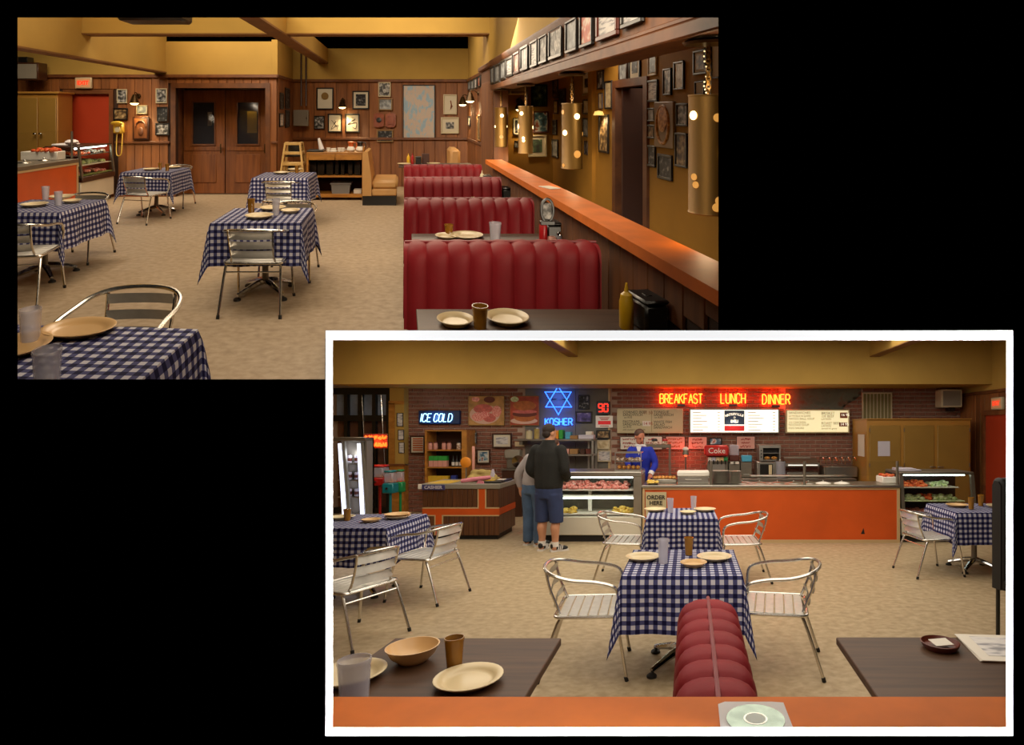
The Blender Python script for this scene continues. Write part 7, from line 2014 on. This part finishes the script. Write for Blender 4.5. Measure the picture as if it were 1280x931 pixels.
HALL = [(748, 88, 755.5, 111.5, 'frame_black', 'print_bw', 0, 'small black frame high left of the dark hallway door'), (757.5, 101, 766.5, 136.5, 'frame_black', 'print_cream', 0, 'tall black frame of text left of the dark hallway door'), (749.8, 116, 754.2, 136.5, 'frame_brown', 'print_cream', 0, 'narrow brown frame under the small black frame, left of the hallway door'),
 (775, 78, 785.5, 101, 'frame_brown', 'print_grey', 0, 'grey photo in brown frame above the left of the hallway door'), (788, 68, 802, 100, 'frame_black', 'print_dark', .16, 'black frame with wide cream mat above the hallway door'), (812, 62, 822.5, 94.5, 'frame_cream', 'print_dark', .08, 'pale framed dark photo above the right of the hallway door'),
 (831, 85.5, 841, 119, 'frame_black', 'print_bw', 0, 'tall black frame holding two photos in the hallway'), (844.5, 76.5, 857, 112, 'frame_black', 'print_cream', 0, 'black framed tan document right of the two photo frame'), (810, 100, 824, 127.5, 'frame_black', 'print_paper', 0, 'black framed letter just right of the hallway door'),
 (869, 62, 886, 93, 'frame_black', 'print_sepia', .1, 'black framed seated group photo near the hanging wire'), (891.5, 53, 903, 98, 'frame_black', 'mat_cream', 0, 'pale picture cut off by the right edge of the view'), (871, 101, 883, 119, 'frame_black', 'mat_cream', 0, 'black framed pale emblem behind the nearest brass pendant'),
 (810.5, 135, 820, 152, 'frame_black', 'print_grey', 0, 'upper small black frame left of the ornate plaque'), (810, 156, 820, 173, 'frame_black', 'print_sepia', 0, 'lower small black frame left of the ornate plaque'), (807, 181.5, 821, 208, 'frame_black', 'print_dark', 0, 'dark photo below left of the ornate plaque'),
 (824, 193, 842, 224.5, 'frame_black', 'print_dark', 0, 'lowest dark photo, directly below the ornate plaque'), (847.5, 129, 862, 158, 'frame_black', 'print_bw', 0, 'upper photo between the ornate plaque and nearest pendant'), (846, 166, 861, 209, 'frame_black', 'print_sepia', 0, 'lower tall photo between the ornate plaque and nearest pendant'),
 (750, 143, 762, 191, 'frame_black', 'print_sepia', 0, 'tall street photo left of the hallway door, lit from above'), (693, 125, 698.5, 142.6, 'frame_brown', 'print_cream', 0, 'small brown frame left of the second pendant, second from top'), (692, 149.6, 697, 168.5, 'frame_black', 'print_dark', 0, 'small black frame left of the second pendant, third from top'),
 (691, 174, 698.5, 197, 'frame_black', 'print_grey', 0, 'lowest frame left of the second pendant'), (692, 95, 698.5, 123, 'frame_brown', 'print_sepia', 0, 'topmost brown frame left of the second pendant'), (699.5, 111, 708, 133, 'frame_brown', 'print_dark', 0, 'dark frame behind the chain of the second pendant'),
 (729, 88.5, 739.5, 119, 'frame_gold', 'print_dark', .22, 'gold framed dark strip right of the second pendant chain'), (730, 124, 737.5, 143, 'frame_black', 'print_cream', 0, 'cream picture right of the second pendant, second from top'), (730, 147.5, 737, 171, 'frame_black', 'print_grey', 0, 'grey picture right of the second pendant, third from top'), (732, 176, 735.8, 193.5, 'frame_brown', 'print_dark', 0, 'lowest narrow frame right of the second pendant')]
for (x0, y0, x1, y1, fr, pr, mw, lb) in HALL:
    pic_side(1, XH, x0, y0, x1, y1, lb, fr, pr, mw)
# ornate plaque
Yq = XH*F/(833-505)
k = [('panel', B(-.21, .21, -.03, 0, -.235, .235, .008), 'frame_gold'), ('relief', MB().lathe([(0, 0), (.08, .0), (.09, .02), (.07, .03), (0, .03)], 18, M=Matrix.Translation((0, -.03, .06)) @ Matrix.Rotation(PI/2, 4, 'X') @ Matrix.Diagonal((1.1, 1.5, .6, 1))), 'pastry'),
     ('relief_border', MB().tube([(.13*math.cos(a), -.035, .19*math.sin(a)) for a in [2*PI*i/24 for i in range(24)]], .016, 6, closed=True), 'pastry')]
thing('ornate_plaque', 'large gold relief plaque on the hallway wall', 'plaque', k, (XH-.004, Yq, EYE-14*Yq/F), -PI/2, 1)
xx, yy, zz = XH-.02, XH*F/(756-505), EYE-2*XH/251
thing('picture_light', 'glowing picture light over the tall street photo in the hallway', 'lamp', [('shade', MB().lathe([(.02, 0), (.07, .0), (.05, .05), (0, .06)], 14), 'soft_glow'), ('arm', MB().cyl((.0, 0, .03), (.06, 0, .03), .008, n=6), 'brass_dark')], (xx-.06, yy, zz), 0, 1)
spot('picture_light_lamp', (xx-.08, yy, zz-.02), (xx, yy, zz-.7), 10, (1, .7, .35), 2.2, .04, 1)
for (x0, y0, x1, y1, fr, pr, mw, lb) in ((663.5, 105.5, 684, 133.5, 'frame_black', 'print_green', 0, 'dark green picture at the top of the hallway end wall'), (666, 139, 685.5, 166, 'frame_red', 'print_blue', 0, 'red framed blue and red picture on the hallway end wall'), (660, 168.5, 683, 196, 'frame_cream', 'print_green', .16, 'green sports photo with cream mat on the hallway end wall'),
        (641, 147.5, 649.5, 168.5, 'frame_black', 'print_dark', .22, 'small black frame under the hallway end wall lamp'), (642.6, 176, 648, 184.5, 'frame_black', 'print_dark', 0, 'tiny dark frame low on the hallway end wall'), (625, 181, 633.5, 198.5, 'frame_brown', 'print_bw', .14, 'small photo just above the far end of the orange ledge')):
    pic_back(1, x0, y0, x1, y1, 10.0, lb, fr, pr, mw)
k = [('case', pb(1, 637, 108, 659, 118, 9.75, .24, .02), 'frame_cream'), ('grille', pb(1, 639, 114, 657, 117, 9.742, .012, 0), 'plate_grey')]
thingw('air_conditioner', 'cream wall air conditioner high on the hallway end wall', 'air conditioner', k, 1)

# ---- brass pendants with round holes
PR_R, PR_H, PZ = .083, .545, 1.262
def pendant(label, x, y, dots):
    k = [('drum', MB().lathe([(PR_R-.006, .01), (PR_R, 0), (PR_R+.003, .004), (PR_R, .012), (PR_R, PR_H-.012), (PR_R+.003, PR_H-.004), (PR_R, PR_H), (PR_R-.006, PR_H-.01)], 32), 'brass'),
         ('drum_cap', MB().lathe([(PR_R-.004, PR_H-.02), (0, PR_H-.018)], 24), 'brass_dark'),
         ('canopy', MB().lathe([(.0, .77), (.10, .775), (.11, .787), (.09, .80), (0, .805)], 20), 'brass_dark')]
    ch = MB(); n = 11
    for i in range(n):
        z = PR_H+.005+(.77-PR_H-.005)*(i+.5)/n
        ch.tube([(.010*math.cos(a) if i % 2 else 0, 0 if i % 2 else .010*math.cos(a), z+.014*math.sin(a)) for a in [2*PI*j/8 for j in range(8)]], .0032, 5, closed=True)
    k.append(('chain', ch, 'brass'))
    k.append(('cord', MB().tube([(.012, .01, PR_H), (.02, .01, .66), (.012, .01, .77)], .004, 5), 'black_plastic'))
    for (az, h, r, lit) in dots:
        a = -PI/2+math.radians(az)
        M_ = Tr(PR_R*math.cos(a)*1.004, PR_R*math.sin(a)*1.004, h) @ Rz(a) @ Matrix.Rotation(PI/2, 4, 'Y')
        k.append(('light_hole', MB().lathe([(r+.003, 0), (r+.002, .003), (r, .003), (0, .0015)], 16, M=M_), 'hole_glow' if lit else 'hole_dim'))
    thing('pendant_lamp', label, 'lamp', k, (x, y, PZ), 0, 1)
    point('pendant_light', (x, y, PZ-.03), 2.2, (1, .72, .4), .05, 1)
    point('pendant_light', (x, y, PZ+PR_H+.05), .7, (1, .72, .4), .04, 1)
D2 = ((12, .435, .022, 1), (-58, .30, .020, 1), (14, .125, .028, 0), (-75, .47, .016, 0), (80, .29, .014, 0), (-70, .03, .012, 0))
pendant('brass cylinder pendant with glowing holes, cut off by the right edge', 1.40, 2.575, ((-75, .45, .018, 1), (12, .48, .016, 0), (-3, .44, .016, 0), (20, .285, .024, 1), (-72, .17, .013, 0), (-66, .135, .013, 0), (2, .07, .016, 0), (-6, .04, .016, 0)))
pendant('brass cylinder pendant with glowing holes, second from the right edge', 1.40, 4.67, D2)
pendant('brass cylinder pendant with glowing holes, third from the right edge', 1.40, 6.45, ((-45, .46, .020, 1), (-90, .31, .026, 1), (-30, .18, .014, 1), (70, .30, .016, 1), (75, .47, .014, 0), (-28, .15, .014, 1)))
pendant('brass cylinder pendant with glowing holes, farthest one by the pillar', 1.335, 7.72, ((0, .43, .022, 1), (-78, .28, .014, 1), (-5, .14, .024, 0), (85, .28, .012, 1)))
# string of small lights and wire by the nearest pendant
st = MB(); pts = bez([(1.43, 2.66, 2.04), (1.425, 2.66, 1.98), (1.44, 2.66, 1.92), (1.425, 2.66, 1.86), (1.435, 2.66, 1.82)], 5)
bl = MB()
for p in pts[::2]: bl.ball(p, (.004, .004, .005), 6, 4)
k = [('wire', MB().tube(pts, .0025, 5), 'black_plastic'), ('bulbs', bl, 'string_bulb', None, None, 'stuff'), ('fixture', MB().lathe([(.05, 0), (.045, -.02), (0, -.025)], 14, (1.44, 2.66, 2.062)), 'lamp_glow')]
thingw('light_string', 'thin string of tiny bulbs above the nearest brass pendant', 'light string', k, 1)
